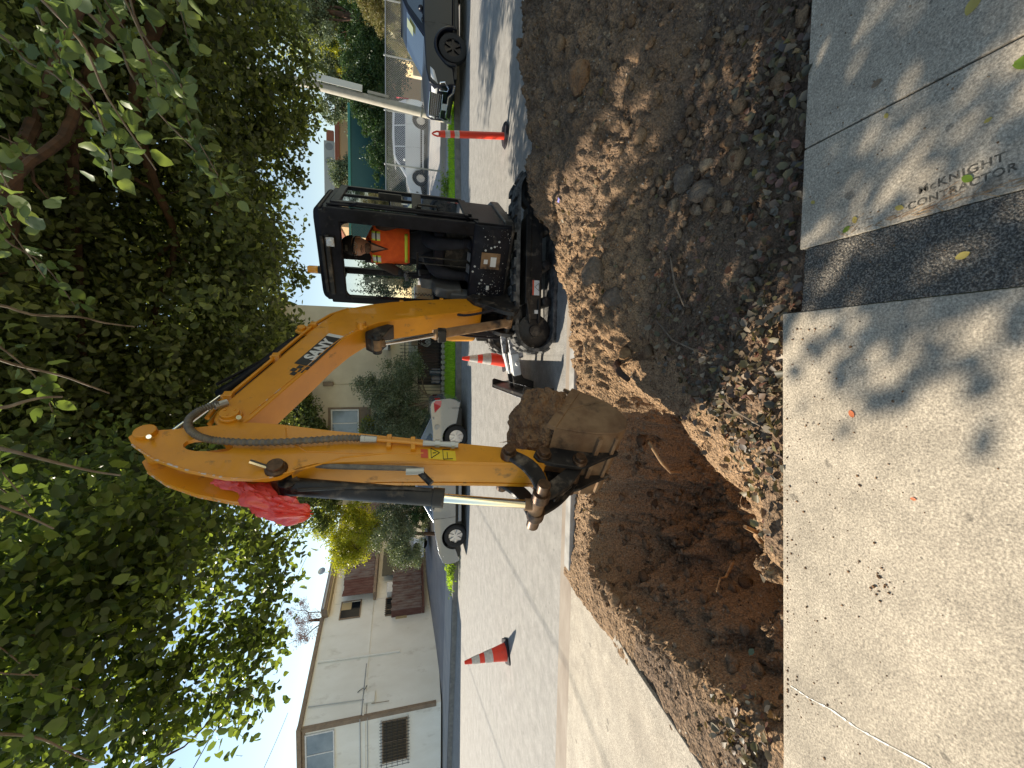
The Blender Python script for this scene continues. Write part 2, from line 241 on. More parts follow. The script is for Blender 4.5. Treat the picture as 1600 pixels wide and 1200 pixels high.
# ------------------------------------------------------------------ mesh helpers
def basis(d):
    d = Vector(d).normalized(); a = Vector((0, 0, 1)) if abs(d.z) < .95 else Vector((1, 0, 0))
    u = d.cross(a).normalized(); return u, d.cross(u).normalized(), d
class MB:
    def __init__(s): s.v = []; s.f = []; s.m = []; s.cur = 0
    def add(s, vs_, fs):
        k = len(s.v); s.v += [tuple(p) for p in vs_]; s.f += [[i+k for i in f] for f in fs]; s.m += [s.cur]*len(fs); return s
    def hexa(s, p):  # 8 corners: bottom 0-3 ccw, top 4-7
        return s.add(p, [(3, 2, 1, 0), (4, 5, 6, 7), (0, 1, 5, 4), (1, 2, 6, 5), (2, 3, 7, 6), (3, 0, 4, 7)])
    def box(s, x0, x1, y0, y1, z0, z1):
        x0, x1 = min(x0, x1), max(x0, x1); y0, y1 = min(y0, y1), max(y0, y1); z0, z1 = min(z0, z1), max(z0, z1)
        return s.hexa([(x0, y0, z0), (x1, y0, z0), (x1, y1, z0), (x0, y1, z0), (x0, y0, z1), (x1, y0, z1), (x1, y1, z1), (x0, y1, z1)])
    def bar(s, a, b, w, h, ref=(0, 0, 1)):
        a = Vector(a); b = Vector(b); d = (b-a).normalized(); r = Vector(ref)
        u = d.cross(r).normalized(); v = u.cross(d).normalized(); u *= w/2; v *= h/2
        return s.hexa([a-u-v, a+u-v, b+u-v, b-u-v, a-u+v, a+u+v, b+u+v, b-u+v])
    def tube(s, pts, rad, n=10, caps=True):
        pts = [Vector(p) for p in pts]; N = len(pts); rad = rad if isinstance(rad, (list, tuple)) else [rad]*N
        vs_ = []; u0 = None
        for i, p in enumerate(pts):
            d = (pts[min(i+1, N-1)]-pts[max(i-1, 0)]).normalized()
            if u0 is None: u, v, _ = basis(d)
            else: u = (u0-d*u0.dot(d)).normalized(); v = d.cross(u)
            u0 = u
            for k in range(n):
                t = 2*PI*k/n; vs_.append(p+(u*math.cos(t)+v*math.sin(t))*rad[i])
        fs = [(i*n+k, i*n+(k+1) % n, (i+1)*n+(k+1) % n, (i+1)*n+k) for i in range(N-1) for k in range(n)]
        if caps: fs += [tuple(range(n-1, -1, -1)), tuple((N-1)*n+k for k in range(n))]
        return s.add(vs_, fs)
    def prism(s, poly, fn0, fn1):
        """poly of 2d points mapped by fn0 / fn1 to the two faces"""
        n = len(poly); a = [fn0(*p) for p in poly]; b = [fn1(*p) for p in poly]
        return s.add(a+b, [tuple(range(n-1, -1, -1)), tuple(range(n, 2*n))]+[(i, (i+1) % n, n+(i+1) % n, n+i) for i in range(n)])
    def xz(s, poly, y0, y1): return s.prism(poly, lambda x, z: (x, y0, z), lambda x, z: (x, y1, z))
    def lathe(s, prof, c, ax, n=24, closed=False):
        u, v, d = basis(ax); c = Vector(c); vs_ = []; K = len(prof)
        for r_, h in prof:
            for k in range(n):
                t = 2*PI*k/n; vs_.append(c+d*h+(u*math.cos(t)+v*math.sin(t))*r_)
        fs = [(i*n+k, i*n+(k+1) % n, ((i+1) % K)*n+(k+1) % n, ((i+1) % K)*n+k) for i in range(K if closed else K-1) for k in range(n)]
        if not closed:
            if prof[0][0] > 1e-4: fs.append(tuple(range(n-1, -1, -1)))
            if prof[-1][0] > 1e-4: fs.append(tuple((K-1)*n+k for k in range(n)))
        return s.add(vs_, fs)
    def sphere(s, c, r, n=16, m_=10, fn=None):
        c = Vector(c); r = r if isinstance(r, (list, tuple)) else (r, r, r); vs_ = []
        for i in range(m_+1):
            a = PI*i/m_
            for k in range(n):
                t = 2*PI*k/n; p = Vector((math.sin(a)*math.cos(t), math.sin(a)*math.sin(t), math.cos(a)))
                if fn: p = fn(p)
                vs_.append(c+Vector((p.x*r[0], p.y*r[1], p.z*r[2])))
        return s.add(vs_, [(i*n+k, (i+1)*n+k, (i+1)*n+(k+1) % n, i*n+(k+1) % n) for i in range(m_) for k in range(n)])
    def quad(s, a, b, c, d): return s.add([a, b, c, d], [(0, 1, 2, 3)])
    def xf(s, mx): s.v = [tuple(mx @ Vector(p)) for p in s.v]; return s
    def build(s, name, mats, parent=None, bevel=0, seg=2, smooth=True, ang=35, sub=0):
        me = bpy.data.meshes.new(name); me.from_pydata(s.v, [], s.f)
        if not isinstance(mats, (list, tuple)): mats = [mats]
        for k in mats: me.materials.append(k)
        me.polygons.foreach_set('material_index', s.m)
        bm = bmesh.new(); bm.from_mesh(me); bmesh.ops.remove_doubles(bm, verts=bm.verts, dist=1e-5); bmesh.ops.recalc_face_normals(bm, faces=bm.faces); bm.to_mesh(me); bm.free()
        if smooth:
            me.polygons.foreach_set('use_smooth', [True]*len(me.polygons)); me.set_sharp_from_angle(angle=R(ang))
        me.update(); o = bpy.data.objects.new(name, me); C.objects.link(o)
        if parent: o.parent = parent
        if bevel:
            b = o.modifiers.new('bevel', 'BEVEL'); b.width = bevel; b.segments = seg; b.limit_method = 'ANGLE'; b.angle_limit = R(32); b.harden_normals = True
        if sub:
            b = o.modifiers.new('sub', 'SUBSURF'); b.levels = sub; b.render_levels = sub
        return o
def npmesh(name, verts, faces, mats, parent=None, smooth=False, midx=None):
    """faces: (N,k) int array"""
    me = bpy.data.meshes.new(name); N, k = faces.shape
    me.vertices.add(len(verts)); me.vertices.foreach_set('co', np.asarray(verts, dtype=np.float32).ravel())
    me.loops.add(N*k); me.loops.foreach_set('vertex_index', faces.astype(np.int32).ravel())
    me.polygons.add(N); me.polygons.foreach_set('loop_start', np.arange(0, N*k, k, dtype=np.int32)); me.polygons.foreach_set('loop_total', np.full(N, k, dtype=np.int32))
    if not isinstance(mats, (list, tuple)): mats = [mats]
    for x in mats: me.materials.append(x)
    if midx is not None: me.polygons.foreach_set('material_index', midx.astype(np.int32))
    if smooth: me.polygons.foreach_set('use_smooth', np.ones(N, dtype=bool))
    me.update(calc_edges=True); me.validate()
    o = bpy.data.objects.new(name, me); C.objects.link(o)
    if parent: o.parent = parent
    return o
def tag(o, label=None, cat=None, group=None, kind=None):
    if label: o['label'] = label
    if cat: o['category'] = cat
    if group: o['group'] = group
    if kind: o['kind'] = kind
    return o
def thing(name, label, cat, loc=(0, 0, 0), rz=0, group=None):
    o = bpy.data.objects.new(name, None); C.objects.link(o); o.location = loc; o.rotation_euler.z = rz; o.empty_display_size = .2
    return tag(o, label, cat, group)
def dup(root, loc, rz, label=None):
    r_ = root.copy(); C.objects.link(r_); r_.location = loc; r_.rotation_euler.z = rz
    if label: r_['label'] = label
    for ch in list(root.children):
        c = ch.copy(); C.objects.link(c); c.parent = r_
        for g in list(ch.children):
            d = g.copy(); C.objects.link(d); d.parent = c
    return r_
def textobj(name, body, size, mx, material, parent=None, bold=0, extr=.0005, shear=0, spacing=1):
    cu = bpy.data.curves.new(name, 'FONT'); cu.body = body; cu.size = size; cu.offset = bold; cu.extrude = extr; cu.shear = shear
    cu.align_x = 'CENTER'; cu.align_y = 'CENTER'; cu.space_character = spacing
    to = bpy.data.objects.new(name, cu); C.objects.link(to); dg = bpy.context.evaluated_depsgraph_get(); dg.update()
    me = bpy.data.meshes.new_from_object(to.evaluated_get(dg)); me.name = name
    bpy.data.objects.remove(to); bpy.data.curves.remove(cu)
    me.transform(mx); me.materials.clear(); me.materials.append(material)
    o = bpy.data.objects.new(name, me); C.objects.link(o)
    if parent: o.parent = parent
    return o
def frame(right, upv, org):
    r_ = Vector(right).normalized(); u = Vector(upv).normalized(); n_ = r_.cross(u)
    mx = Matrix((r_, u, n_)).transposed().to_4x4(); mx.translation = org; return mx
def fbm(x, y, sc, oct_=4, seed=0):
    """cheap value-noise fbm on numpy arrays"""
    tot = np.zeros_like(x, dtype=float); amp = 1; nrm = 0
    for o_ in range(oct_):
        r_ = np.random.default_rng(seed*31+o_); G = r_.random((128, 128))
        u = (x*sc*2**o_+17.3*o_) % 127; v = (y*sc*2**o_+9.1*o_) % 127
        iu = u.astype(int); iv = v.astype(int); fu = u-iu; fv = v-iv; fu = fu*fu*(3-2*fu); fv = fv*fv*(3-2*fv)
        a = G[iu, iv]*(1-fu)+G[iu+1 if np.isscalar(iu) else np.minimum(iu+1, 127), iv]*fu
        b = G[iu, np.minimum(iv+1, 127)]*(1-fu)+G[np.minimum(iu+1, 127), np.minimum(iv+1, 127)]*fu
        tot += amp*(a*(1-fv)+b*fv); nrm += amp; amp *= .5
    return tot/nrm
def leaves(name, P, size, material, parent=None, up_bias=.5, width=.55, fold=.25, jitter=.35, dirs=None, seed=0, midx=None, droop=0, fine=False):
    r_ = np.random.default_rng(seed+len(P)); N = len(P); P = np.asarray(P)
    nrm = r_.normal(size=(N, 3)); nrm[:, 2] += up_bias*3*r_.random(N); nrm /= np.linalg.norm(nrm, axis=1)[:, None]
    d = r_.normal(size=(N, 3)) if dirs is None else dirs+.5*r_.normal(size=(N, 3))
    d[:, 2] -= droop
    d -= nrm*(d*nrm).sum(1)[:, None]; d /= np.linalg.norm(d, axis=1)[:, None]; s_ = np.cross(nrm, d)
    L_ = size*(1-jitter+2*jitter*r_.random(N)); L_ = L_[:, None]; W = L_*width*(.85+.3*r_.random(N))[:, None]
    up_ = nrm*L_*fold*(r_.random(N)*1.4-.2)[:, None]
    if fine:
        T = [.0, .10, .27, .48, .68, .85, 1.0]; Wd = [0, .27, .44, .48, .38, .18, 0]; cols = []
        bend = -nrm*L_*(.05+.25*r_.random(N))[:, None]; wav = r_.uniform(-.06, .06, (N, 7))
        for sg in (-1, 0, 1):
            for q_, (t_, w_) in enumerate(zip(T, Wd)):
                cols.append(P+d*L_*t_+s_*W*w_*sg+(up_*abs(sg)*w_*2)+bend*t_*t_+nrm*L_*(wav[:, q_]*abs(sg))[:, None])
        V = np.stack(cols, 1).reshape(-1, 3); i = np.arange(N)[:, None]*21; F = []
        for q_ in range(6): F += [i+np.array([[q_, q_+1, 8+q_, 7+q_]]), i+np.array([[7+q_, 8+q_, 15+q_, 14+q_]])]
        return npmesh(name, V, np.concatenate(F), material, parent, smooth=True)
    V = np.stack([P, P+d*L_*.3-s_*W*.42+up_*.7, P+d*L_*.68-s_*W*.46+up_, P+d*L_-nrm*L_*.1*r_.random(N)[:, None],
                  P+d*L_*.68+s_*W*.46+up_, P+d*L_*.3+s_*W*.42+up_*.7], 1).reshape(-1, 3)
    i = np.arange(N)[:, None]*6
    F = np.concatenate([i+np.array([[0, 3, 2, 1]]), i+np.array([[0, 5, 4, 3]])])
    mi = None if midx is None else np.concatenate([midx, midx])
    return npmesh(name, V, F, material, parent, midx=mi)
def clumps(lobes, per, rad, seed=0, flat=.75):
    """lobes: (cx,cy,cz,rx,ry,rz,nclumps) -> leaf points grouped in clumps, uneven outline"""
    r_ = np.random.default_rng(seed); out = []
    for cx, cy, cz, rx, ry, rz, n in lobes:
        q = r_.normal(size=(n, 3)); q /= np.linalg.norm(q, axis=1)[:, None]; q *= (r_.random(n)**.45)[:, None]
        q = q*np.array([rx, ry, rz])+np.array([cx, cy, cz])
        k = (per*(.5+r_.random(n))).astype(int)
        cc = np.repeat(q, k, 0); rr = np.repeat(rad*(.5+.9*r_.random(n)), k)[:, None]
        o_ = r_.normal(size=(len(cc), 3)); o_ /= np.linalg.norm(o_, axis=1)[:, None]; o_ *= (r_.random(len(cc))**.5)[:, None]
        o_[:, 2] *= flat; out.append(cc+o_*rr)
    return np.concatenate(out)
def branch_path(a, b, sag=0, wob=.08, n=7, seed=0):
    r_ = random.Random(seed); a = Vector(a); b = Vector(b); L_ = (b-a).length; pts = []
    for i in range(n+1):
        t = i/n; p = a.lerp(b, t); p.z += sag*math.sin(PI*t)
        if 0 < i < n: p += Vector([r_.uniform(-1, 1)*wob*L_*.35 for _ in range(3)])
        pts.append(p)
    return pts

# ================================================================== SETTING
# far kerb line, gently curved
KX = np.array([-60, -16, -9, -6.5, -1, 4, 9, 13, 60.]); KY = np.array([16.0, 14.2, 12.9, 12.6, 12.3, 12.6, 13.45, 14.2, 22.])
def yk(x): return np.interp(x, KX, KY)
def hfar(x, d):
    h = np.interp(d, [0, 1.2, 4, 7.5, 12, 400], [.16, .18, .36, .66, .72, .9]); return h
g = MB(); g.quad((-300, -300, -1.8), (300, -300, -1.8), (300, 600, -1.8), (-300, 600, -1.8)); tag(g.build('ground', M['drygrass']), kind='structure')
# road
xs = np.linspace(-60, 60, 121); rd = MB()
for i in range(120):
    a, b = xs[i], xs[i+1]; ya, yb = yk(a), yk(b)
    rd.quad((a, 3.8, 0), (b, 3.8, 0), (b, yb, 0), (a, ya, 0))
tag(rd.build('road', M['asphalt'], smooth=False), kind='structure')
g = MB(); g.box(-60, 60, 3.475, 3.8, -.1, .004); tag(g.build('gutter', M['gutter'], bevel=.004), kind='structure')
g = MB()
g.prism([(3.33, -.3), (3.33, .115), (3.45, .115), (3.475, .02), (3.475, -.3)], lambda y, z: (-2.02, y, z), lambda y, z: (60, y, z))
tag(g.build('kerb_near', M['kerb'], bevel=.012), kind='structure')
def far_sheet(name, x0, x1, d0, d1, lift, material, n=40, thick=0):
    mb = MB(); X = np.linspace(x0, x1, n+1); D = np.linspace(d0, d1, max(2, int((d1-d0)/.8)+2))
    V = []; F = []
    for j, d in enumerate(D):
        for x in X: V.append((x, yk(x)+d, hfar(x, d)+lift))
    W = n+1
    for j in range(len(D)-1):
        for i in range(n): F.append((j*W+i, j*W+i+1, (j+1)*W+i+1, (j+1)*W+i))
    return mb.add(V, F).build(name, material)
far_sheet('terrain', -60, 60, .15, 160, 0, M['drygrass'], 60)['kind'] = 'structure'
kb = MB()
for i in range(120):
    a, b = xs[i], xs[i+1]; ya, yb = yk(a), yk(b)
    kb.hexa([(a, ya, -.05), (b, yb, -.05), (b, yb+.16, -.05), (a, ya+.16, -.05), (a, ya+.015, .163), (b, yb+.015, .163), (b, yb+.16, .163), (a, ya+.16, .163)])
tag(kb.build('kerb_far', M['kerbdark'], smooth=False), kind='structure')
tag(far_sheet('verge', -3.6, 3.2, .16, 2.3, .006, M['lawn']), kind='structure')
tag(far_sheet('verge', 3.2, 8.6, .16, 1.6, .006, M['lawn']), kind='structure')
tag(far_sheet('pavement', 3.2, 30, 1.6, 2.6, .010, M['pathfar']), kind='structure')
tag(far_sheet('pavement', -45, -3.6, .16, 1.9, .010, M['pathfar']), kind='structure')
tag(far_sheet('driveway', -45, -3.6, 1.9, 14, .006, M['driveway']), kind='structure')
tag(far_sheet('parking_lot', 4.5, 45, 3.6, 30, .012, M['pathfar']), kind='structure')
# far grass blades
def grass(name, n, x0, x1, d0, d1, h, seed):
    r_ = np.random.default_rng(seed); x = r_.uniform(x0, x1, n); d = r_.uniform(d0, d1, n); y = yk(x)+d; z = hfar(x, d)
    P = np.stack([x, y, z], 1); a = r_.uniform(0, 2*PI, n); w_ = .012; hh = h*(.5+r_.random(n)*.9)
    s_ = np.stack([np.cos(a), np.sin(a), 0*a], 1)*w_; t = np.stack([r_.normal(size=n)*.03, r_.normal(size=n)*.03, hh], 1)
    V = np.stack([P-s_, P+s_, P+t], 1).reshape(-1, 3); F = np.arange(3*n).reshape(-1, 3)
    return tag(npmesh(name, V, F, M['grass']), 'green grass verge along the far kerb', 'grass', kind='stuff')
grass('grass', 22000, -3.6, 3.2, .2, 2.3, .10, 1)
grass('grass', 5000, 3.2, 8.6, .2, 1.6, .07, 2)
grass('grass', 1500, -8.0, -6.0, .2, .6, .14, 3)

# near sidewalk
def slab(name, pts, z0, z1, material, bev=.006):
    return MB().prism(pts, lambda x, y: (x, y, z0), lambda x, y: (x, y, z1)).build(name, material, bevel=bev)
sw = MB()
def sp(pts): sw.prism(pts, lambda x, y: (x, y, .02), lambda x, y: (x, y, .12))
sp([(-9, -1.6), (.187, -1.6), (.197, .2), (.197, 1.268), (-1.6, 1.14), (-3.2, 1.13), (-9, 1.13)])
sp([(.435, -1.6), (.808, -1.6), (.812, 1.22), (.437, 1.212)])
sp([(.814, -1.6), (2.35, -1.6), (2.35, 1.245), (.818, 1.22)])
sp([(2.358, -1.6), (9, -1.6), (9, 1.25), (2.358, 1.245)])
tag(sw.build('sidewalk', M['concrete'], bevel=.004), kind='structure')
# asphalt infill strip with a rough top
nx, ny = 60, 500; X, Y = np.meshgrid(np.linspace(.199, .433, nx), np.linspace(-1.6, 1.213, ny), indexing='ij')
Z = .112+.010*fbm(X, Y, 60, 3, 5)+.008*np.clip(fbm(X, Y, 8, 3, 6)-.4, 0, 1)
Z -= .05*np.clip((Y-1.19)/.023, 0, 1)
idx = np.arange(nx*ny).reshape(nx, ny)
F = np.stack([idx[:-1, :-1], idx[1:, :-1], idx[1:, 1:], idx[:-1, 1:]], -1).reshape(-1, 4)
tag(npmesh('asphalt_patch', np.stack([X, Y, Z], -1).reshape(-1, 3), F, M['asphalt_dk'], smooth=True), kind='structure')
# white hairline drag mark on slab
wl = MB(); pts = [Vector((-1.275, 1.13, .122)), Vector((-1.262, 1.06, .122)), Vector((-1.235, .98, .122)), Vector((-1.225, .90, .122)), Vector((-1.20, .82, .122)), Vector((-1.165, .72, .122)), Vector((-1.15, .6, .122))]
for i in range(len(pts)-1):
    for k in range(8):
        a = pts[i].lerp(pts[i+1], k/8); b = pts[i].lerp(pts[i+1], (k+1)/8); w_ = random.uniform(.0006, .0040)
        wl.quad((a.x-w_, a.y, .1222), (a.x+w_, a.y, .1222), (b.x+w_, b.y, .1222), (b.x-w_, b.y, .1222))
tag(wl.build('sidewalk_mark', mat('pale_scrape', (.80, .77, .70), .9), smooth=False), kind='structure')
# contractor stamp pressed into the slab: reads towards the camera
tx = frame((.10, -1, 0), (1, .10, 0), (.523, .765, .1203))
st = textobj('sidewalk_stamp', 'McKNIGHT', .032, tx, mat('stamp_recess', (.07, .06, .045), .95, col2=(.24, .21, .16), scale=90, lo=.45, hi=.65), bold=.0006, extr=.0004, spacing=1.15); tag(st, kind='structure')
st = textobj('sidewalk_stamp', 'CONTRACTOR', .030, frame((.10, -1, 0), (1, .10, 0), (.487, .765, .1203)), st.data.materials[0], bold=.0006, extr=.0004, spacing=1.1); tag(st, kind='structure')
# apron (driveway ramp) on the left
ap = MB()
ap.prism([(-2.03, 3.472), (-9, 3.472), (-9, 1.135), (-3.2, 1.135), (-2.13, 1.14), (-2.06, 2.2)],
         lambda x, y: (x, y, -.12), lambda x, y: (x, y, .116-.095*max(0, min(1, (y-2.2)/1.27))))
tag(ap.build('driveway_apron', M['concrete2'], bevel=.006), kind='structure')

# excavated verge: heightfield with trench and spoil heap
x0, x1, y0, y1 = -2.13, 6.2, 1.06, 4.75; st_ = .0125
nx = int((x1-x0)/st_); ny = int((y1-y0)/st_)
X, Y = np.meshgrid(np.linspace(x0, x1, nx), np.linspace(y0, y1, ny), indexing='ij')
n1 = fbm(X, Y, 1.6, 5, 11)-.5; n2 = fbm(X, Y, 7, 4, 12)-.5; n3 = fbm(X, Y, 26, 3, 13)-.5
def poly_sdf(px, py, poly):
    d = np.full(px.shape, 1e9); ins = np.zeros(px.shape, bool); n_ = len(poly)
    for i in range(n_):
        ax, ay = poly[i]; bx, by = poly[(i+1) % n_]; ex, ey = bx-ax, by-ay
        t = np.clip(((px-ax)*ex+(py-ay)*ey)/(ex*ex+ey*ey), 0, 1); d = np.minimum(d, np.hypot(px-ax-t*ex, py-ay-t*ey))
        c = ((ay > py) != (by > py)) & (px < (bx-ax)*(py-ay)/(by-ay+1e-12)+ax); ins ^= c
    return np.where(ins, -d, d)
Xw = X+.10*n1+.07*n2; Yw = Y+.10*(fbm(X, Y, 2, 4, 21)-.5)+.06*(fbm(X, Y, 9, 3, 22)-.5)
rim = [(-1.42, 3.02), (-.60, 2.95), (-.28, 2.72), (-.40, 2.3), (-.62, 2.0), (-.80, 1.65), (-.90, 1.3), (-.95, 1.0), (-1.35, .95), (-1.58, 1.4), (-1.72, 1.8), (-1.82, 2.3), (-1.82, 2.75), (-1.68, 2.98)]
sd_ = poly_sdf(Xw, Yw, rim)
prof = np.interp(-sd_, [-.10, 0, .05, .16, .24, .45, .8], [0, .05, .30, .52, .72, .92, 1.0])
side_ = np.clip((Xw+1.0)/.25, 0, 1)*np.clip((Y-1.3)/.25, 0, 1)*np.clip((2.95-Y)/.4, 0, 1)
band_ = side_*np.interp(-sd_, [-.56, -.40, -.15, 0], [0, .08, .14, .24])
# a bench / wedge of firm soil crossing the trench
ridge = np.exp(-((Xw+1.55+.45*(Yw-1.9))/.16)**2)*np.clip((2.5-Yw)/.5, 0, 1)*.28
Z = .075+.03*n1+.045*n2+.03*n3+.012*(fbm(X, Y, 55, 2, 15)-.5)
Z += .03*np.clip((-1.8-X)/.2, 0, 1)
n4 = fbm(X, Y, 3.6, 4, 17)-.5
Z -= band_*(1+1.6*n2)+.16*np.abs(n2)*side_*np.clip((.42-sd_)/.2, 0, 1)
Z = Z-prof*(1+.25*n1)+np.where(sd_ < 0, .42*n4, 0)*np.clip(-sd_/.12, 0, 1)+ridge*np.clip(-sd_/.2, 0, 1)+np.where(sd_ < .04, .42*n2*np.clip(.06-sd_, 0, .3)/.3+.10*n2+.13*n3+.04*(fbm(X, Y, 60, 2, 14)-.5), 0)
# spoil heap under and beside the machine
def bump(cx, cy, rx, ry, h): return h*np.clip(1-((X-cx)/rx)**2-((Y-cy)/ry)**2, 0, 1)**.8
hp = np.maximum.reduce([bump(3.35, 3.2, 2.3, 1.75, .56), bump(2.15, 3.1, 1.45, 1.3, .47), bump(1.5, 3.1, 1.25, .9, .27), bump(1.65, 3.45, .6, .75, .46), bump(1.0, 3.0, 1.2, .85, .17), bump(4.6, 3.0, 2, 2.2, .75), bump(.35, 3.05, .7, .5, .11)])
hp *= np.clip((Y-1.22)/.7, 0, 1)
Z += hp*(1+.35*n1)+np.where(hp > .02, .09*n2+.05*n3, 0)
Z += .05*np.clip(fbm(X, Y, 12, 3, 31)-.55, 0, 1)*np.clip(hp*6, 0, 1)
# keep under the slab edge, behind the kerb and on the road
edge = np.where(X < .2, 1.14+(X+1.6)*.0711, 1.22)
Z = np.where(Y < edge, np.minimum(Z, .03-.3*np.clip(edge-Y, 0, 1)), Z)
Z = np.where((Y > 3.32) & (Y < 3.49), np.where(hp > .13, np.maximum(Z, .08+.5*(hp-.13)), np.minimum(Z, .10)), Z)
lim = 4.15+.5*np.clip((X-2.1)/1, 0, 1)+.12*n1
Z = np.where(Y >= 3.49, np.where((hp > .13) & (X > 1.35), Z-.05-.35*np.clip(Y-3.55, 0, 1)*(hp+.2), -.06), Z)
Z = np.where((Y > 3.95) & (X < 2.15), -.06, Z)
SX, SY, SZ = X, Y, Z
kind = np.clip(.35+np.clip(-sd_+.10, 0, .12)*6+1.6*n1, 0, 1)*np.clip((.9-X)/.9, .0, 1)+.18+.6*np.clip(hp, 0, .3)*n1*4
kind = np.where((sd_ > .12) & (Y < 2.1), kind*.25, kind)
kind = np.where((sd_ > .0) & (Y > 2.25) & (X < 1.0), np.maximum(kind, .75), kind)
kind = np.where(side_*(sd_ < .46+.3*n2) > .3, np.maximum(kind, .92), kind)
kind = np.clip(kind, 0, 1)
idx = np.arange(nx*ny).reshape(nx, ny)
F = np.stack([idx[:-1, :-1], idx[1:, :-1], idx[1:, 1:], idx[:-1, 1:]], -1).reshape(-1, 4)
keep = (Z[:-1, :-1].ravel() > -.055) | (Y[:-1, :-1].ravel() < 3.5)
so_ = npmesh('soil', np.stack([X, Y, Z], -1).reshape(-1, 3), F[keep], M['soil'], smooth=True); tag(so_, kind='structure')
at = so_.data.attributes.new('kind', 'FLOAT', 'POINT'); at.data.foreach_set('value', kind.ravel().astype(np.float32))
def soilz(x, y):
    i = np.clip(((np.asarray(x)-x0)/(x1-x0)*(nx-1)).astype(int), 0, nx-1); j = np.clip(((np.asarray(y)-y0)/(y1-y0)*(ny-1)).astype(int), 0, ny-1)
    return SZ[i, j]
def soilhp(x, y):
    i = np.clip(((np.asarray(x)-x0)/(x1-x0)*(nx-1)).astype(int), 0, nx-1); j = np.clip(((np.asarray(y)-y0)/(y1-y0)*(ny-1)).astype(int), 0, ny-1)
    return hp[i, j], sd_[i, j]
# clods
bm = bmesh.new(); bmesh.ops.create_icosphere(bm, subdivisions=2, radius=1); bm.verts.ensure_lookup_table()
IV = np.array([v.co[:] for v in bm.verts]); IF = np.array([[v.index for v in f.verts] for f in bm.faces]); bm.free()
bm = bmesh.new(); bmesh.ops.create_icosphere(bm, subdivisions=1, radius=1)
IV1 = np.array([v.co[:] for v in bm.verts]); IF1 = np.array([[v.index for v in f.verts] for f in bm.faces]); bm.free()
PROT = []
for q_ in range(14):
    vv = []
    for p in IV:
        v = Vector(p); o_ = Vector((q_*5.3, 1, 2)); vv.append(v*(1+.55*mnoise.noise(v*1.3+o_)+.38*mnoise.noise(v*2.9+o_)+.22*mnoise.noise(v*6+o_)))
    PROT.append(np.array([v[:] for v in vv]))
PROT = np.array(PROT)
def rocks(name, P, S, V0, F0, material, seed, label, jag=.3):
    r_ = np.random.default_rng(seed); N = len(P); K = len(V0)
    n_ = r_.normal(size=(N, 3)); n_ /= np.linalg.norm(n_, axis=1)[:, None]
    sq = r_.uniform(.75, 1.15, (N, 1, 3)); V = (PROT[r_.integers(0, 14, N)]*(1+.05*r_.normal(size=(N, K, 1)))) if K == len(IV) else V0[None]*(1+jag*r_.normal(size=(N, K, 1)).clip(-1.5, 1.5)*.9)
    a = r_.uniform(0, 2*PI, N); c, s_ = np.cos(a), np.sin(a)
    V = V*sq; V = np.stack([V[..., 0]*c[:, None]-V[..., 1]*s_[:, None], V[..., 0]*s_[:, None]+V[..., 1]*c[:, None], V[..., 2]*.8], -1)
    V = V*S[:, None, None]+P[:, None, :]
    F_ = (F0[None]+np.arange(N)[:, None, None]*K).reshape(-1, 3)
    o = npmesh(name, V.reshape(-1, 3), F_, material, smooth=False)
    return tag(o, label, 'soil clods', kind='stuff')
def scatter(n, seed, fn):
    r_ = np.random.default_rng(seed); x = r_.uniform(-2.05, 4.6, n*8); y = r_.uniform(1.24, 4.3, n*8)
    p = fn(x, y, r_); k = r_.random(n*8) < p; x = x[k][:n]; y = y[k][:n]; return x, y
def dens(x, y, r_):
    h_, s_ = soilhp(x, y); z = soilz(x, y)
    a = np.where(s_ < 0, .18, .25)+np.clip(fbm(x, y, 2.2, 3, 41)-.5, 0, 1)*2.4
    a += np.exp(-((x-1.25)/.6)**2-((y-1.85)/.45)**2)*.9+np.exp(-((x-3.2)/.9)**2-((y-3.5)/.5)**2)*.7
    return np.where(z > -.5, a, 0)*np.where((y > 3.3) & (h_ < .13), .0, 1)*np.where((x < .6) & (y < 1.9) & (s_ > .05), .25, 1)*np.where(((x < 1.35)&(y > 3.45)) | (x < -1.98+.1*(y-2)), 0, 1)
x, y = scatter(36000, 51, dens); S = rng.gamma(1.3, .0023, len(x)).clip(.0012, .017)
rocks('soil_clods', np.stack([x, y, soilz(x, y)+S*.3], 1), S, IV1, IF1, M['clod'], 3, 'small crumbs of dry soil scattered over the dug verge')
def dens2(x, y, r_): return dens(x, y, r_)*np.where(x > .35, 1, .35)
x, y = scatter(1500, 52, dens2); S = rng.gamma(1.2, .0058, len(x)).clip(.003, .038)
rocks('soil_clods', np.stack([x, y, soilz(x, y)+S*.25], 1), S, IV, IF, M['clod'], 4, 'fist-sized lumps of broken soil on the spoil heap', .2)
def dens3(x, y, r_): return np.exp(-((x-1.15)/.65)**2-((y-1.85)/.38)**2)
x, y = scatter(900, 53, dens3); S = rng.gamma(1.9, .0072, len(x)).clip(.005, .042)
rocks('soil_clods', np.stack([x, y, soilz(x, y)+S*.5], 1), S, IV, IF, M['clod'], 5, 'pale lumpy clods piled beside the right part of the sidewalk', .2)
def dens4(x, y, r_): h_, s_ = soilhp(x, y); return np.where(s_ < .02, .25+np.clip(fbm(x, y, 3, 3, 43)-.45, 0, 1)*3, 0)
x, y = scatter(2600, 54, dens4); S = rng.gamma(1.5, .0085, len(x)).clip(.004, .05)
rocks('soil_clods', np.stack([x, y, soilz(x, y)+S*.1], 1), S, IV, IF, M['clod'], 6, 'damp lumps of soil lying on the trench walls and floor', .2)
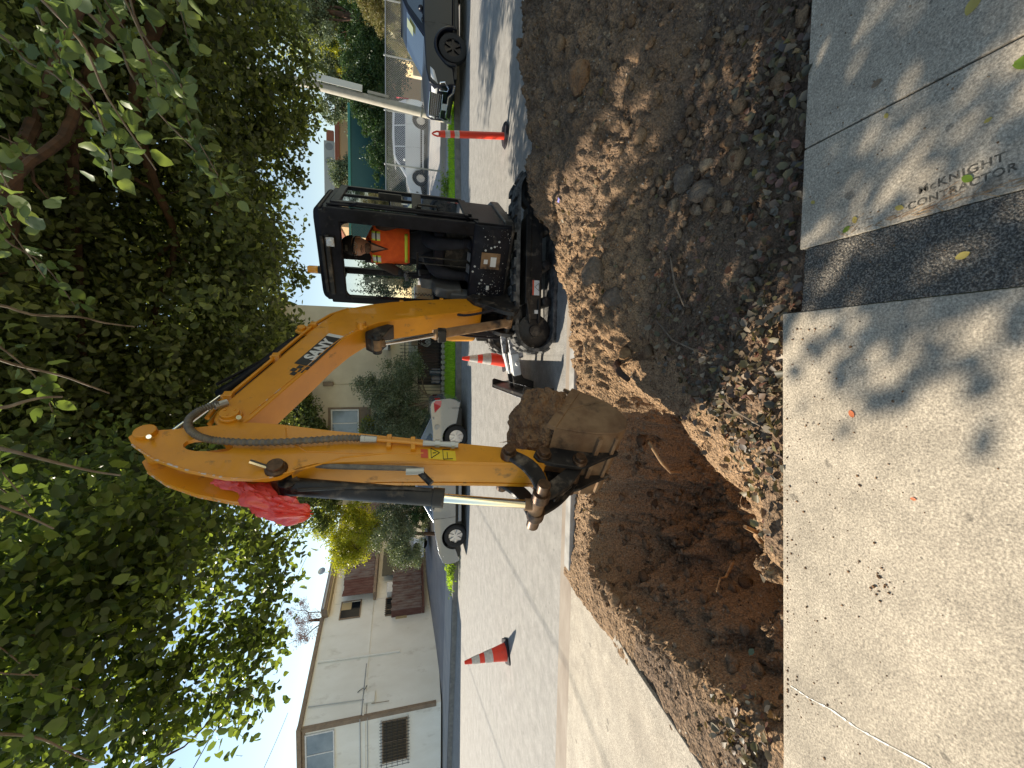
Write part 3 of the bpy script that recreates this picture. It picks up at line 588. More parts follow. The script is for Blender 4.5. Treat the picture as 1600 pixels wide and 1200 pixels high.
# leaf litter by the sidewalk
def dl(x, y, r_):
    h_, s_ = soilhp(x, y)
    a = np.exp(-((y-1.3)/.20)**2)*np.where(x < 1.3, 1, .45)+.9*np.exp(-((x+.28)/.35)**2-((y-1.55)/.3)**2)+.25*np.exp(-((x-.2)/.5)**2-((y-1.85)/.35)**2)+.015
    return a*np.where(s_ > .38, 1, np.where((s_ > .16) & (x > -1.0), .25, np.where(x < -1.0, 1*(s_ > -.02), .04)))*np.where(y < 3.2, 1, 0)*np.where(x > -1.9, 1, 0)
x, y = scatter(4600, 61, dl)
P = np.stack([x, y, soilz(x, y)+rng.uniform(.006, .035, len(x))], 1)
tag(leaves('leaf_litter', P, .037, M['litter'], up_bias=.5, width=.75, fold=.3, seed=3), 'dry grey-green and brown fallen leaves along the sidewalk edge', 'fallen leaves', kind='stuff')
for k, (cx, cy) in enumerate([(-1.80, 1.22)]):
    n_ = 60; P = np.stack([rng.normal(cx, .12, n_), rng.normal(cy+.08, .09, n_), rng.uniform(-.02, .05, n_)], 1)
    tag(leaves('leaf_litter', P, .04, M['leafO'], up_bias=.5, width=.7, seed=9+k), 'green weeds and leaves at the left end of the trench', 'weeds', kind='stuff')
# individual fallen leaves on the sidewalk
def lone(x, y, s_, mkey, label, rz, z=.121, curl=.3):
    mb = MB(); n_ = 6; L_ = []; Rr = []
    for i in range(n_+1):
        t = i/n_; w_ = s_*.33*math.sin(PI*min(1, t*.94+.03))**.7
        L_.append((t*s_-s_/2, -w_, .001+curl*s_*.4*(.5-t)**2+.05*s_*math.sin(3*t))); Rr.append((t*s_-s_/2, w_, .001+curl*s_*.4*(.5-t)**2+.03*s_))
    Mid = [(a[0], 0, max(.0003, a[2]-.05*s_)) for a in L_]
    V = L_+Mid+Rr; k = n_+1
    mb.add(V, [(i, i+1, k+i+1, k+i) for i in range(n_)]+[(k+i, k+i+1, 2*k+i+1, 2*k+i) for i in range(n_)])
    o = mb.build('fallen_leaf', M[mkey], ang=180); o.location = (x, y, z); o.rotation_euler.z = rz
    tag(o, label, 'leaf', 'fallen leaves lying on the sidewalk')
lone(.965, .765, .045, 'leafyel', 'pale yellow oval leaf on the right slab near the dark joint', 2.7)
lone(.745, .655, .05, 'leafB', 'green and yellow leaf on the sidewalk at the frame edge', 1.2)
lone(.785, .95, .018, 'leafyel', 'small orange-yellow leaf beside the sidewalk joint', .4)
lone(.487, 1.02, .024, 'leafyel', 'yellow leaf at the edge of the asphalt strip, upper of the pair', .2)
lone(.463, 1.045, .026, 'leafB', 'lime green leaf at the edge of the asphalt strip, lower of the pair', 2.2)
lone(.482, .895, .024, 'leafyel', 'yellow leaf beside the stamped lettering', 1.1)
lone(.505, .745, .028, 'leafB', 'folded pale green leaf lying over the stamped lettering', .8)
lone(.64, .715, .016, 'leafyel', 'tiny orange leaf above the stamped lettering', 2)
lone(-.17, .985, .026, 'leafred', 'orange-red leaf alone on the sunlit left slab', .5)
lone(-.40, .80, .014, 'leafred', 'small dark red leaf on the left slab', 1.5)
lone(.905, .985, .03, 'litter', 'thin curled grey-green leaf on the shaded slab', 1.9)
lone(.60, 1.17, .018, 'leafyel', 'tiny cream leaf near the edge of the shaded slab', .9)
lone(.30, .74, .03, 'leafyel', 'dry straw-coloured leaf on the asphalt strip', 1.9)
# soil crumbs and pebbles spilled on the slab
n_ = 46; x = rng.normal(-.70, .035, n_); y = rng.normal(.86, .022, n_); S = rng.gamma(2, .0012, n_).clip(.001, .006)
rocks('soil_crumbs', np.stack([x, y, .120+S*.4], 1), S, IV1, IF1, M['clump'], 8, 'cluster of dark soil crumbs spilled on the left slab')
n_ = 500; x = rng.uniform(-1.5, .15, n_); y = 1.25-rng.gamma(1.6, .12, n_); y = np.clip(y, .4, 1.12+.0711*(x+1.6)); S = rng.gamma(1.6, .0011, n_).clip(.0006, .0045)
rocks('soil_crumbs', np.stack([x, y, .120+S*.3], 1), S, IV1, IF1, M['clump'], 9, 'fine dark grit scattered near the edge of the left slab')
n_ = 160; x = rng.uniform(.2, 1.3, n_); y = rng.uniform(.6, 1.2, n_); S = rng.gamma(1.6, .0009, n_).clip(.0006, .003)
rocks('soil_crumbs', np.stack([x, y, .121+S*.3], 1), S, IV1, IF1, M['clod'], 10, 'fine grit on the asphalt strip and right slabs')

nd = MB(); r_ = random.Random(9)
for k in range(70):
    x = .445+abs(r_.gauss(0, .018)); y = r_.uniform(.62, 1.08); a = r_.gauss(1.45, .35); l = r_.uniform(.01, .04)
    nd.tube([(x, y, .1225), (x+l*.5*math.cos(a), y-l*.5*math.sin(a), .125), (x+l*math.cos(a), y-l*math.sin(a), .1225)], .0007, 4)
tag(nd.build('dry_needles', M['rootwood']), 'dry brown needles and twigs swept along the asphalt strip edge', 'needles', kind='stuff')
def smoothpath0(P): return P
def root(pts, rads, label, mkey='bark', name='root'):
    P = [Vector(p) for p in pts]
    o = MB().tube(P, rads, 8).build(name, M[mkey]); tag(o, label, 'root')
root([(-.02, 2.72, .02), (-.05, 2.66, .07), (-.10, 2.55, .09), (-.14, 2.48, .07)], [.028, .026, .024, .02], 'dark severed root poking out above the trench by the bucket')
root([(.04, 2.62, .03), (.05, 2.56, .07), (.052, 2.52, .075)], [.045, .042, .038], 'thick root with a pale fresh cut end', 'rootwood')
root([(-1.02, 1.72, -.35), (-.92, 1.62, -.2), (-.86, 1.54, -.12), (-.80, 1.5, .0)], [.012, .012, .011, .009], 'tan root sprouting from the trench wall', 'rootwood')
root([(-.55, 2.28, .02), (-.66, 2.16, .0), (-.74, 2.2, -.1), (-.78, 2.3, -.25)], [.01, .01, .009, .006], 'thin looping root hanging into the trench', 'rootwood')
root([(.25, 2.15, .09), (.12, 1.95, .12), (.05, 1.75, .11), (.02, 1.65, .1)], [.004, .005, .004, .003], 'thin bent twig lying on the grey soil', 'twig', 'twig')
root([(.6, 2.0, .12), (.42, 1.92, .14), (.3, 1.86, .12)], [.004, .006, .003], 'short pale stick on the soil by the leaf litter', 'twig', 'twig')
root([(-.18, 1.55, .12), (-.22, 1.45, .15), (-.27, 1.32, .14)], [.005, .005, .003], 'brown stick lying among the fallen leaves', 'twig', 'twig')
root([(-1.3, 2.0, -.45), (-1.32, 1.9, -.3), (-1.28, 1.84, -.2), (-1.33, 1.8, -.14)], [.008, .007, .005, .003], 'hairy rootlet standing up from the trench floor', 'rootwood')
r_ = random.Random(77); rtm = MB()
for k in range(34):
    x, y = r_.uniform(-1.7, -.35), r_.uniform(1.45, 3.0); z = float(soilz(x, y)); P = [Vector((x, y, z-.02))]
    a = r_.uniform(0, 6.28)
    for q in range(4): a += r_.uniform(-.6, .6); P.append(P[-1]+Vector((math.cos(a)*.035, math.sin(a)*.035, r_.uniform(-.02, .04))))
    rtm.tube(P, [.0032*(1-.2*i) for i in range(len(P))], 5)
tag(rtm.build('rootlets', M['rootwood']), 'thin tan rootlets curling out of the trench walls', 'roots', kind='stuff')
for k, (px_, py_, s_, lb) in enumerate([(1.62, 1.36, .085, 'large pale rock by the right slab edge'), (1.02, 1.95, .07, 'rounded clod lit by a sun fleck'), (.9, 1.8, .06, 'knobbly clod next to the rounded lit one'), (1.85, 2.5, .09, 'flat brown slab of soil on the heap slope'), (.62, 2.62, .10, 'angular chunk of clay near the trench rim'), (.45, 2.55, .085, 'leaning chunk of clay above the severed root')]):
    r_ = random.Random(k); bmx = bmesh.new(); bmesh.ops.create_icosphere(bmx, subdivisions=3, radius=s_)
    for v in bmx.verts:
        q = v.co*(9/s_*.07); v.co *= 1+.45*mnoise.noise(q+Vector((k*7, 0, 0)))+.15*mnoise.noise(q*3); v.co.z *= .7
    me = bpy.data.meshes.new('rock'); bmx.to_mesh(me); bmx.free(); me.materials.append(M['clump'] if k in (3,) else mat('clod_surface', (.20, .15, .105), .95, col2=(.11, .08, .055), scale=30, bump=.1, bscale=60))
    o = bpy.data.objects.new('rock', me); C.objects.link(o); o.location = (px_, py_, float(soilz(px_, py_))+s_*.35); o.rotation_euler = (r_.uniform(-.4, .4), r_.uniform(-.4, .4), r_.uniform(0, 6)); tag(o, lb, 'rock')
# scrap of lilac plastic on the heap
mb = MB(); mb.bar((-.02, 0, 0), (.02, .006, .004), .012, .003); mb.bar((0, -.02, .002), (-.006, .018, .006), .01, .003)
o = mb.build('plastic_scrap', M['lilac']); o.location = (1.25, 2.98, float(soilz(1.25, 2.98))+.012); tag(o, 'small lilac plastic scrap on the spoil heap', 'scrap')
# ================================================================== EXCAVATOR
TH = R(32); EH = math.atan2(-math.cos(TH), -math.sin(TH))            # heading of the upper body
EXC = Vector((1.05, 4.95, 0))
ex = thing('excavator', 'orange-yellow compact excavator with open black cab digging beside the kerb', 'excavator', EXC, EH)
toL = Matrix.Rotation(-EH, 4, 'Z')                                    # world-aligned undercarriage into the machine's frame
def part(mb, name, mats, bevel=0, world=False, parent=ex, **k):
    if world: mb.xf(toL)
    return mb.build(name, mats, parent, bevel=bevel, **k)
BY = -.12
# --- tracks
def stadium(hx, r0, r1, zc, n=12):
    P = []
    for i in range(n+1): a = PI/2+PI*i/n; P.append((-hx+r0*math.cos(a), zc+r0*math.sin(a)))
    for i in range(n+1): a = -PI/2+PI*i/n; P.append((hx+r1*math.cos(a), zc+r1*math.sin(a)))
    return P
for sgn in (-1, 1):
    yc = sgn*.70; y0_, y1_ = yc-.15, yc+.15
    out = stadium(.745, .235, .235, .24); inn = stadium(.745, .195, .195, .24); n_ = len(out)
    mb = MB()
    V = [(x, y, z) for y in (y0_, y1_) for (x, z) in out]+[(x, y, z) for y in (y0_, y1_) for (x, z) in inn]
    F = []
    for i in range(n_):
        j = (i+1) % n_; F += [(i, j, n_+j, n_+i), (2*n_+i, 3*n_+i, 3*n_+j, 2*n_+j), (i, 2*n_+i, 2*n_+j, j), (n_+i, n_+j, 3*n_+j, 3*n_+i)]
    mb.add(V, F)
    # lugs walking round the belt
    per = [Vector((x, 0, z)) for x, z in stadium(.745, .238, .238, .24, 20)]; per.append(per[0]); tot = 0; nxt = 0; k = 0
    for a, b in zip(per, per[1:]):
        L_ = (b-a).length
        while nxt < tot+L_:
            p = a.lerp(b, (nxt-tot)/L_); t = (b-a).normalized(); nn = Vector((-t.z, 0, t.x))
            if nn.dot(p-Vector((max(-.745, min(.745, p.x)), 0, .24))) < 0: nn = -nn
            for s2 in (0, 1):
                ya, yb = (y0_-.004, yc-.01) if s2 == (k % 2) else (yc+.01, y1_+.004)
                q = p+t*(.02 if s2 else -.02)
                c = [q-t*.024, q+t*.024]
                mb.hexa([c[0]+Vector((0, ya, 0)), c[1]+Vector((0, ya, 0)), c[1]+Vector((0, yb, 0)), c[0]+Vector((0, yb, 0))]+
                        [c[0]+nn*.024+Vector((0, ya+.006, 0)), c[1]+nn*.024+Vector((0, ya+.006, 0)), c[1]+nn*.024+Vector((0, yb-.006, 0)), c[0]+nn*.024+Vector((0, yb-.006, 0))])
            nxt += .0905; k += 1
        tot += L_
    tr = part(mb, 'track', M['rubber'], world=True, smooth=True, ang=30)
    mb = MB(); yo = yc+sgn*.02
    mb.box(-.62, .60, yc-.10, yc+.10, .17, .34); mb.box(-.45, .5, yc-.115, yc+.115, .30, .36)
    mb.tube([(-.6, yc, .25), (-.35, yc, .25)], .075, 12)
    mb.bar((-.66, yc+sgn*.11, .30), (-.40, yc+sgn*.11, .34), .03, .03); mb.bar((-.66, yc+sgn*.11, .2), (-.40, yc+sgn*.11, .2), .03, .03)
    part(mb, 'track_frame', M['black'], .008, True, tr)
    mb = MB(); mb.lathe([(.03, -.12), (.06, -.12), (.07, -.10), (.15, -.08), (.185, -.07), (.185, .07), (.15, .08), (.07, .10), (.06, .12), (.03, .12)], (-.745, yc, .24), (0, 1, 0), 28)
    for k in range(6):
        a = k*PI/3; mb.tube([(-.745+.11*math.cos(a), yc-.09, .24+.11*math.sin(a)), (-.745+.11*math.cos(a), yc+.09, .24+.11*math.sin(a))], .012, 8)
    part(mb, 'idler_wheel', M['black'], 0, True, tr)
    mb = MB(); mb.lathe([(.05, -.13), (.12, -.12), (.14, -.06), (.18, -.05), (.18, .05), (.14, .06), (.12, .12), (.05, .13)], (.745, yc, .24), (0, 1, 0), 24)
    part(mb, 'drive_sprocket', M['black'], 0, True, tr)
    for k in range(3):
        mb = MB(); xk = -.42+k*.4; mb.lathe([(.02, -.13), (.05, -.12), (.06, -.08), (.06, .08), (.05, .12), (.02, .13)], (xk, yc, .115), (0, 1, 0), 18)
        part(mb, 'roller', M['black'], 0, True, tr)
# labels on the near track frame
mb = MB(); mb.box(-.36, -.20, -.826, -.822, .205, .285); o = part(mb, 'warning_label', M['sticker'], 0, True)
mb = MB(); mb.box(-.36, -.20, -.829, -.8265, .267, .285); part(mb, 'red_band', M['stickred'], 0, True, o)
mb = MB()
for a, b in (((-.31, .21), (-.27, .258)), ((-.27, .258), (-.23, .21)), ((-.23, .21), (-.31, .21))): mb.bar((a[0], -.828, a[1]), (b[0], -.828, b[1]), .004, .003)
mb.bar((-.27, -.828, .225), (-.27, -.828, .243), .005, .003); part(mb, 'warning_sign', M['ink'], 0, True, o)
mb = MB(); mb.box(-.56, -.52, -.826, -.822, .215, .255); part(mb, 'number_plate', M['sticker'], 0, True)
# hydraulic hose & swing bearing
mb = MB(); mb.box(-.38, .42, -.56, .56, .16, .40); mb.lathe([(.0, .38), (.36, .38), (.38, .42), (.38, .50), (.30, .54), (0, .54)], (0, 0, 0), (0, 0, 1), 36)
part(mb, 'carbody', M['black'], .015, True)
# --- dozer blade and arms
bl = MB()
pr = [(-1.475, .01), (-1.455, .12), (-1.46, .24), (-1.49, .355), (-1.45, .365), (-1.425, .24), (-1.42, .12), (-1.44, .01)]
bl.prism(pr, lambda x, z: (x, -.84, z), lambda x, z: (x, .84, z))
for y in (-.83, .83): bl.prism([(-1.50, .01), (-1.50, .37), (-1.38, .37), (-1.36, .34), (-1.40, .2), (-1.38, .01)], lambda x, z: (x, y-.01, z), lambda x, z: (x, y+.01, z))
bl.prism([(-1.46, .05), (-1.43, .30), (-1.22, .34), (-1.18, .26), (-1.30, .18), (-1.34, .05)], lambda x, z: (x, -.22, z), lambda x, z: (x, -.19, z))
bl.prism([(-1.46, .05), (-1.43, .30), (-1.22, .34), (-1.18, .26), (-1.30, .18), (-1.34, .05)], lambda x, z: (x, .02, z), lambda x, z: (x, .05, z))
bld = part(bl, 'dozer_blade', M['black'], .008, True)
mb = MB(); mb.box(-1.502, -1.498, -.80, .80, .325, .372); mb.tube([(-1.36, -.835, .33), (-1.36, .835, .33)], .001, 4)
part(mb, 'worn_edge', M['scratched'], 0, True, bld)
for y in (.845, -.845):
    mb = MB(); mb.tube([(-1.43, y-.008, .33), (-1.43, y+.008, .33)], .022, 14); part(mb, 'lifting_eye', M['white'], 0, True, bld)
mb = MB(); mb.bar((-.42, -.17, .37), (-1.05, -.30, .30), .055, .16); mb.bar((-.42, .20, .37), (-1.05, .10, .30), .055, .16)
part(mb, 'blade_arm', M['scratched'], .01, True)
mb = MB(); mb.bar((-.98, -.26, .34), (-1.25, -.20, .28), .16, .10); mb.bar((-.98, .06, .34), (-1.25, .03, .28), .10, .10)
mb.tube([(-1.12, -.36, .30), (-1.12, .16, .30)], .028, 12)
part(mb, 'blade_bracket', M['white'], .01, True)
mb = MB(); mb.tube([(-.36, .02, .30), (-1.0, .0, .33)], .045, 14); mb.tube([(-1.0, 0, .33), (-1.2, 0, .30)], .025, 12); part(mb, 'blade_cylinder', M['black'], 0, True)
# --- upper deck, house and covers
mb = MB(); mb.prism([(-.82, -.62), (-.95, -.3), (-.95, .40), (-.80, .60), (-.3, .80), (.62, .80), (.70, .74), (.70, -.05), (.55, -.22), (.42, -.62)], lambda x, y: (x, y, .53), lambda x, y: (x, y, .64))
part(mb, 'deck', M['black'], .02)
mb = MB(); mb.prism([(-.82, -.60), (-.96, -.3), (-.96, .45), (-.80, .50), (-.30, .55), (-.30, -.60)], lambda x, y: (x, y, .64), lambda x, y: (x*.97, y*.98, 1.30))
part(mb, 'engine_cover', M['yellow_clean'], .05, seg=3)
mb = MB(); hy = [(-.30, .78), (-.70, .78), (-.715, 1.08), (-.69, 1.30), (-.62, 1.44), (-.52, 1.515), (-.30, 1.53)]
mb.prism(hy, lambda y, z: (-.30, y, z), lambda y, z: (.50+.02*(1.5-z), y, z)); hood = part(mb, 'side_cover', M['yellow_clean'], .05, seg=4)
mb = MB(); mb.prism([(-.34, 1.10), (-.60, 1.10), (-.635, 1.28), (-.585, 1.40), (-.50, 1.47), (-.34, 1.485)], lambda y, z: (.50, y, z), lambda y, z: (.524, y, z)); part(mb, 'cover_window', M['carglass'], .012, parent=hood)
mb = MB(); mb.box(-.30, .52, -.68, -.30, .64, .775); part(mb, 'lower_cover', M['black'], .02)
# --- swing bracket
mb = MB()
mb.xz([(.66, .50), (.66, .84), (.78, .98), (.92, .92), (1.00, .80), (1.12, .62), (1.14, .52), (1.05, .45)], BY-.15, BY-.105)
mb.xz([(.66, .50), (.66, .84), (.78, .98), (.92, .92), (1.00, .80), (1.12, .62), (1.14, .52), (1.05, .45)], BY+.105, BY+.15)
mb.tube([(.72, BY, .42), (.72, BY, .86)], .085, 18); mb.box(.60, .84, BY-.14, BY+.14, .44, .60); mb.box(.78, 1.05, BY-.105, BY+.105, .46, .56)
mb.tube([(1.08, BY-.17, .56), (1.08, BY+.17, .56)], .035, 14); mb.tube([(.86, BY-.18, .88), (.86, BY+.18, .88)], .04, 14)
part(mb, 'swing_bracket', M['black'], .008)
# --- boom
bp = [(.74, .88), (.745, .994), (.80, 1.26), (.861, 1.526), (.93, 1.76), (1.01, 1.95), (1.11, 2.12), (1.24, 2.245), (1.431, 2.33), (1.771, 2.439), (2.125, 2.552), (2.48, 2.671), (2.62, 2.713), (2.70, 2.705), (2.765, 2.66), (2.785, 2.61), (2.76, 2.55), (2.70, 2.51),
      (2.42, 2.40), (2.17, 2.30), (1.87, 2.186), (1.66, 2.085), (1.50, 1.98), (1.38, 1.85), (1.29, 1.66), (1.21, 1.43), (1.11, 1.12), (1.03, .92), (.95, .83), (.84, .81)]
mb = MB(); mb.xz(bp, BY-.105, BY+.105); boom = part(mb, 'boom', M['yellow'], .010, seg=2)
# proud weld seam plates: side stiffeners at the foot and tip
mb = MB(); mb.xz([(1.34, 1.78), (1.40, 1.86), (1.50, 1.96), (1.59, 1.955), (1.635, 1.90), (1.62, 1.83), (1.54, 1.79), (1.44, 1.76), (1.36, 1.72)], BY-.07, BY+.07)
part(mb, 'cylinder_lug', M['black'], .008, parent=boom)
mb = MB(); mb.tube([(1.59, BY-.095, 1.86), (1.59, BY+.095, 1.86)], .042, 16); part(mb, 'lug_pin', M['black'], .006, parent=boom)
mb = MB(); mb.tube([(1.49, BY+.10, 1.99), (1.49, BY+.165, 1.99)], [.045, .04], 14); mb.tube([(1.49, BY+.12, 1.99), (1.55, BY+.14, 1.95)], .012, 8); part(mb, 'pin_boss', M['yellow'], 0, parent=boom)
mb = MB(); mb.tube([(2.684, BY-.15, 2.62), (2.684, BY+.15, 2.62)], .052, 20); mb.lathe([(.062, .10), (.062, .125), (.05, .13)], (2.684, BY, 2.62), (0, 1, 0), 20)
for a in (0, 2.1, 4.2): mb.tube([(2.684+.03*math.cos(a), BY+.15, 2.62+.03*math.sin(a)), (2.684+.03*math.cos(a), BY+.157, 2.62+.03*math.sin(a))], .008, 6)
pb = part(mb, 'boom_tip_pin', M['yellow'], .004, parent=boom)
mb = MB(); mb.tube([(2.715, BY+.105, 2.565), (2.745, BY+.155, 2.55)], .014, 10); part(mb, 'grease_nipple', M['chrome'], 0, parent=pb)
# weld bead line along the lower edge
mb = MB(); mb.tube([(x, BY+.106, z+.012) for x, z in [(2.66, 2.515), (2.42, 2.415), (2.17, 2.315), (1.87, 2.20), (1.66, 2.10), (1.48, 1.98)]], .0045, 6); part(mb, 'weld_bead', M['chipped'], parent=boom)
# logo decal
off = .1075
dirB = Vector((-(2.10-1.64), 0, -(2.335-2.17))).normalized(); upB = Vector((0, 1, 0)).cross(dirB)
cen = Vector((1.888, BY+off, 2.262))
def dq(mb, u0, u1, v0, v1, lift=0):
    P = lambda a, b: cen+dirB*a+upB*b+Vector((0, lift, 0))
    mb.quad(P(u0, v0), P(u1, v0), P(u1, v1), P(u0, v1))
mb = MB(); dq(mb, -.235, .215, -.065, .065); dec = part(mb, 'logo_decal', M['ink'], smooth=False, parent=boom)
mb = MB(); dq(mb, .217, .262, -.067, .067); part(mb, 'decal_band', M['sticker'], smooth=False, parent=dec)
mb = MB()
for (u, v) in ((-.262, -.046), (-.262, .002), (-.307, .022), (-.305, -.030), (-.35, -.002)): dq(mb, u-.02, u+.02, v-.019, v+.019)
part(mb, 'decal_squares', M['ink'], smooth=False, parent=dec)
textobj('decal_lettering', 'SANY', .125, frame(dirB, upB, cen+Vector((0, .001, 0))), M['white'], dec, bold=.0055, extr=.0004, spacing=1.0, shear=.15)
# pipes on the boom and guards
pp = [(1.103, 2.125), (1.24, 2.262), (1.431, 2.36), (1.775, 2.475), (2.125, 2.585), (2.4, 2.675), (2.56, 2.725), (2.665, 2.735)]
mb = MB(); mb.tube([(x, BY+.085, z+.02) for x, z in pp], .014, 10); mb.tube([(x, BY+.035, z+.02) for x, z in pp], .014, 10); part(mb, 'steel_pipe', M['yellow'], parent=boom)
mb = MB(); bk = [(.755, 1.02), (.87, 1.52), (1.02, 1.94), (1.12, 2.12)]; mb.tube([(x-.018, BY+.085, z+.005) for x, z in bk], .011, 8); mb.tube([(x-.018, BY+.05, z+.005) for x, z in bk], .011, 8); part(mb, 'steel_pipe', M['yellow'], parent=boom)
for (x, z) in ((1.46, 2.375), (1.98, 2.54), (2.46, 2.70)):
    mb = MB(); mb.bar((x, BY+.01, z+.005), (x, BY+.118, z+.005), .05, .055); mb.tube([(x, BY+.09, z+.03), (x, BY+.09, z+.05)], .014, 8); part(mb, 'pipe_clamp', M['yellow'], .006, parent=boom)
for (x, z) in ((.80, 1.25), (.905, 1.66)):
    mb = MB(); mb.bar((x-.01, BY+.03, z), (x-.01, BY+.11, z), .035, .04); part(mb, 'pipe_clamp', M['yellow'], .005, parent=boom)
# boom cylinder
def cylinder(name, a, b, split, rb, rr, mbar, y, mrod=M['chrome'], collar=True):
    a = Vector((a[0], y, a[1])); b = Vector((b[0], y, b[1])); s_ = a.lerp(b, split)
    mb = MB(); mb.tube([a, s_], rb, 20); d = (b-a).normalized()
    if collar: mb.tube([s_-d*.05, s_+d*.015], rb*1.12, 20)
    mb.tube([a-Vector((0, .05, 0)), a+Vector((0, .05, 0))], rb*1.0, 16)
    o = part(mb, name, mbar, .004)
    mb = MB(); mb.tube([s_, b], rr, 20); part(mb, 'rod', mrod, parent=o)
    mb = MB(); mb.tube([b-Vector((0, .05, 0)), b+Vector((0, .05, 0))], rr*1.7, 16); mb.tube([b-d*.07, b], rr*1.35, 16); part(mb, 'rod_eye', M['worn'], parent=o)
    return o, a, b, s_, d
o, a, b, s_, d = cylinder('boom_cylinder', (1.08, .56), (1.60, 1.86), .60, .046, .024, M['worn'], BY)
mb = MB(); mb.box(s_.x-.04, s_.x+.05, BY-.06, BY+.06, s_.z-.10, s_.z-.02); part(mb, 'cylinder_guard', M['black'], .01, parent=o)
# stick (dipper) cylinder along the boom top
o, a, b, s_, d = cylinder('stick_cylinder', (1.50, 2.47), (2.80, 2.985), .635, .047, .024, M['cabblack'], BY)
mb = MB(); mb.tube([a+Vector((.1, .03, .07)), a+Vector((.45, .03, .20)), s_+Vector((-.08, .03, .06))], .011, 8); part(mb, 'oil_tube', M['cabblack'], parent=o)
mb = MB(); mb.xz([(1.40, 2.30), (1.46, 2.50), (1.53, 2.52), (1.62, 2.38)], BY-.075, BY-.05); mb.xz([(1.40, 2.30), (1.46, 2.50), (1.53, 2.52), (1.62, 2.38)], BY+.05, BY+.075); mb.tube([(1.50, BY-.10, 2.47), (1.50, BY+.10, 2.47)], .034, 14)
part(mb, 'cylinder_lug', M['yellow'], .006, parent=boom)
# --- stick
SY = BY
inner = [(2.79, 3.04), (2.785, 2.9), (2.77, 2.75), (2.75, 2.62), (2.74, 2.5), (2.765, 2.33), (2.83, 2.05), (2.885, 1.77), (2.93, 1.54), (2.985, 1.27), (3.065, .85), (3.09, .76)]
outer = [(3.14, .73), (3.19, .76), (3.185, .85), (3.165, 1.01), (3.13, 1.36), (3.10, 1.72), (3.095, 2.08), (3.125, 2.17), (3.18, 2.24), (3.19, 2.31), (3.165, 2.5), (3.10, 2.69), (3.01, 2.87), (2.90, 3.01), (2.84, 3.055)]
hole = [(2.925+.062*math.cos(t)*(.7+.3*abs(math.sin(t)))-.020*math.sin(t), 2.652+.125*math.sin(t)) for t in [2*PI*i/16 for i in range(16)]]
def plate_with_hole(mb, y0_, y1_, zcut=2.20):
    # the upper fork plate is split along the hole's centreline so that the opening is real
    cx, cz = 2.925, 2.652
    up_ = [p for p in hole if p[1] >= cz-1e-6]; dn_ = [p for p in hole if p[1] <= cz+1e-6]
    up_.sort(key=lambda p: math.atan2(p[1]-cz, p[0]-cx)); right_pt = up_[0]; left_pt = up_[-1]
    top = [(outx(cz), cz)]+[p for p in outer if p[1] > cz]+[(2.79, 3.04), (2.785, 2.9), (2.77, 2.75), (inx(cz), cz)]+list(reversed(up_))
    dn = sorted(dn_, key=lambda p: -((math.atan2(p[1]-cz, p[0]-cx)+2*PI) % (2*PI) if p[1] < cz-1e-6 or p[0] < cx else 2*PI))
    dn = list(reversed(dn))  # from left (pi) round to right (2pi)
    bot = [(inx(cz), cz)]+[p for p in inner if zcut < p[1] < cz]+[(inx(zcut), zcut), (outx(zcut), zcut)]+[p for p in outer if zcut < p[1] < cz]+[(outx(cz), cz)]+list(reversed(dn))
    mb.xz(top, y0_, y1_); mb.xz(bot, y0_, y1_)
def inx(z):
    P = sorted([(q[1], q[0]) for q in inner]); return float(np.interp(z, [p[0] for p in P], [p[1] for p in P]))
def outx(z):
    P = sorted([(q[1], q[0]) for q in outer[1:]]); return float(np.interp(z, [p[0] for p in P], [p[1] for p in P]))
mb = MB()
for y in (-.108, .084): plate_with_hole(mb, SY+y, SY+y+.024, .70)
stick = part(mb, 'stick', M['yellow'])
lo_ = [(inx(2.20), 2.20)]+[p for p in inner if p[1] < 2.20]+[p for p in outer if p[1] < 2.20]+[(outx(2.20), 2.20)]
mb = MB(); mb.xz([(x+(3.03-x)*.02, z) for x, z in lo_], SY-.0835, SY+.0835); mb.xz([(inx(2.2), 2.2), (2.765, 2.34), (2.80, 2.42), (2.98, 2.40), (3.08, 2.2)], SY-.083, SY+.083)
part(mb, 'stick_box', M['yellow'], .009, parent=stick)
mb = MB(); mb.tube([(x, SY+.108, z) for x, z in [(2.80, 2.30), (2.90, 2.27), (3.0, 2.15), (3.03, 1.9), (3.055, 1.5)]], .005, 6); mb.tube([(x, SY+.108, z) for x, z in [(3.18, 2.30), (3.12, 2.10), (3.06, 1.95), (3.04, 1.7)]], .005, 6); part(mb, 'weld_bead', M['yellow'], parent=stick)
for y in (.109, -.109):
    mb = MB(); mb.tube([(x, SY+y, z) for x, z in [(3.18, 2.27), (3.19, 2.35), (3.165, 2.5), (3.10, 2.69), (3.01, 2.87), (2.90, 3.01)]], .005, 6); part(mb, 'chipped_edge', M['chipped'], parent=stick)
mb = MB(); mb.tube([(2.815, SY-.13, 2.985), (2.815, SY+.135, 2.985)], .052, 20); o = part(mb, 'tail_pin', M['yellow'], .006, parent=stick)
mb = MB(); mb.tube([(2.86, SY+.11, 2.94), (2.885, SY+.15, 2.93)], .012, 8); part(mb, 'grease_nipple', M['chrome'], parent=o)
mb = MB(); mb.tube([(3.125, SY-.15, 2.27), (3.125, SY+.15, 2.27)], .042, 20); mb.lathe([(.056, .10), (.056, .12), (.044, .13)], (3.125, SY, 2.27), (0, 1, 0), 20); o = part(mb, 'bucket_cylinder_pin', M['pin'], .004, parent=stick)
mb = MB(); mb.tube([(3.12, SY+.12, 2.31), (3.11, SY+.16, 2.39)], .014, 8); part(mb, 'grease_nipple', M['chrome'], parent=o)
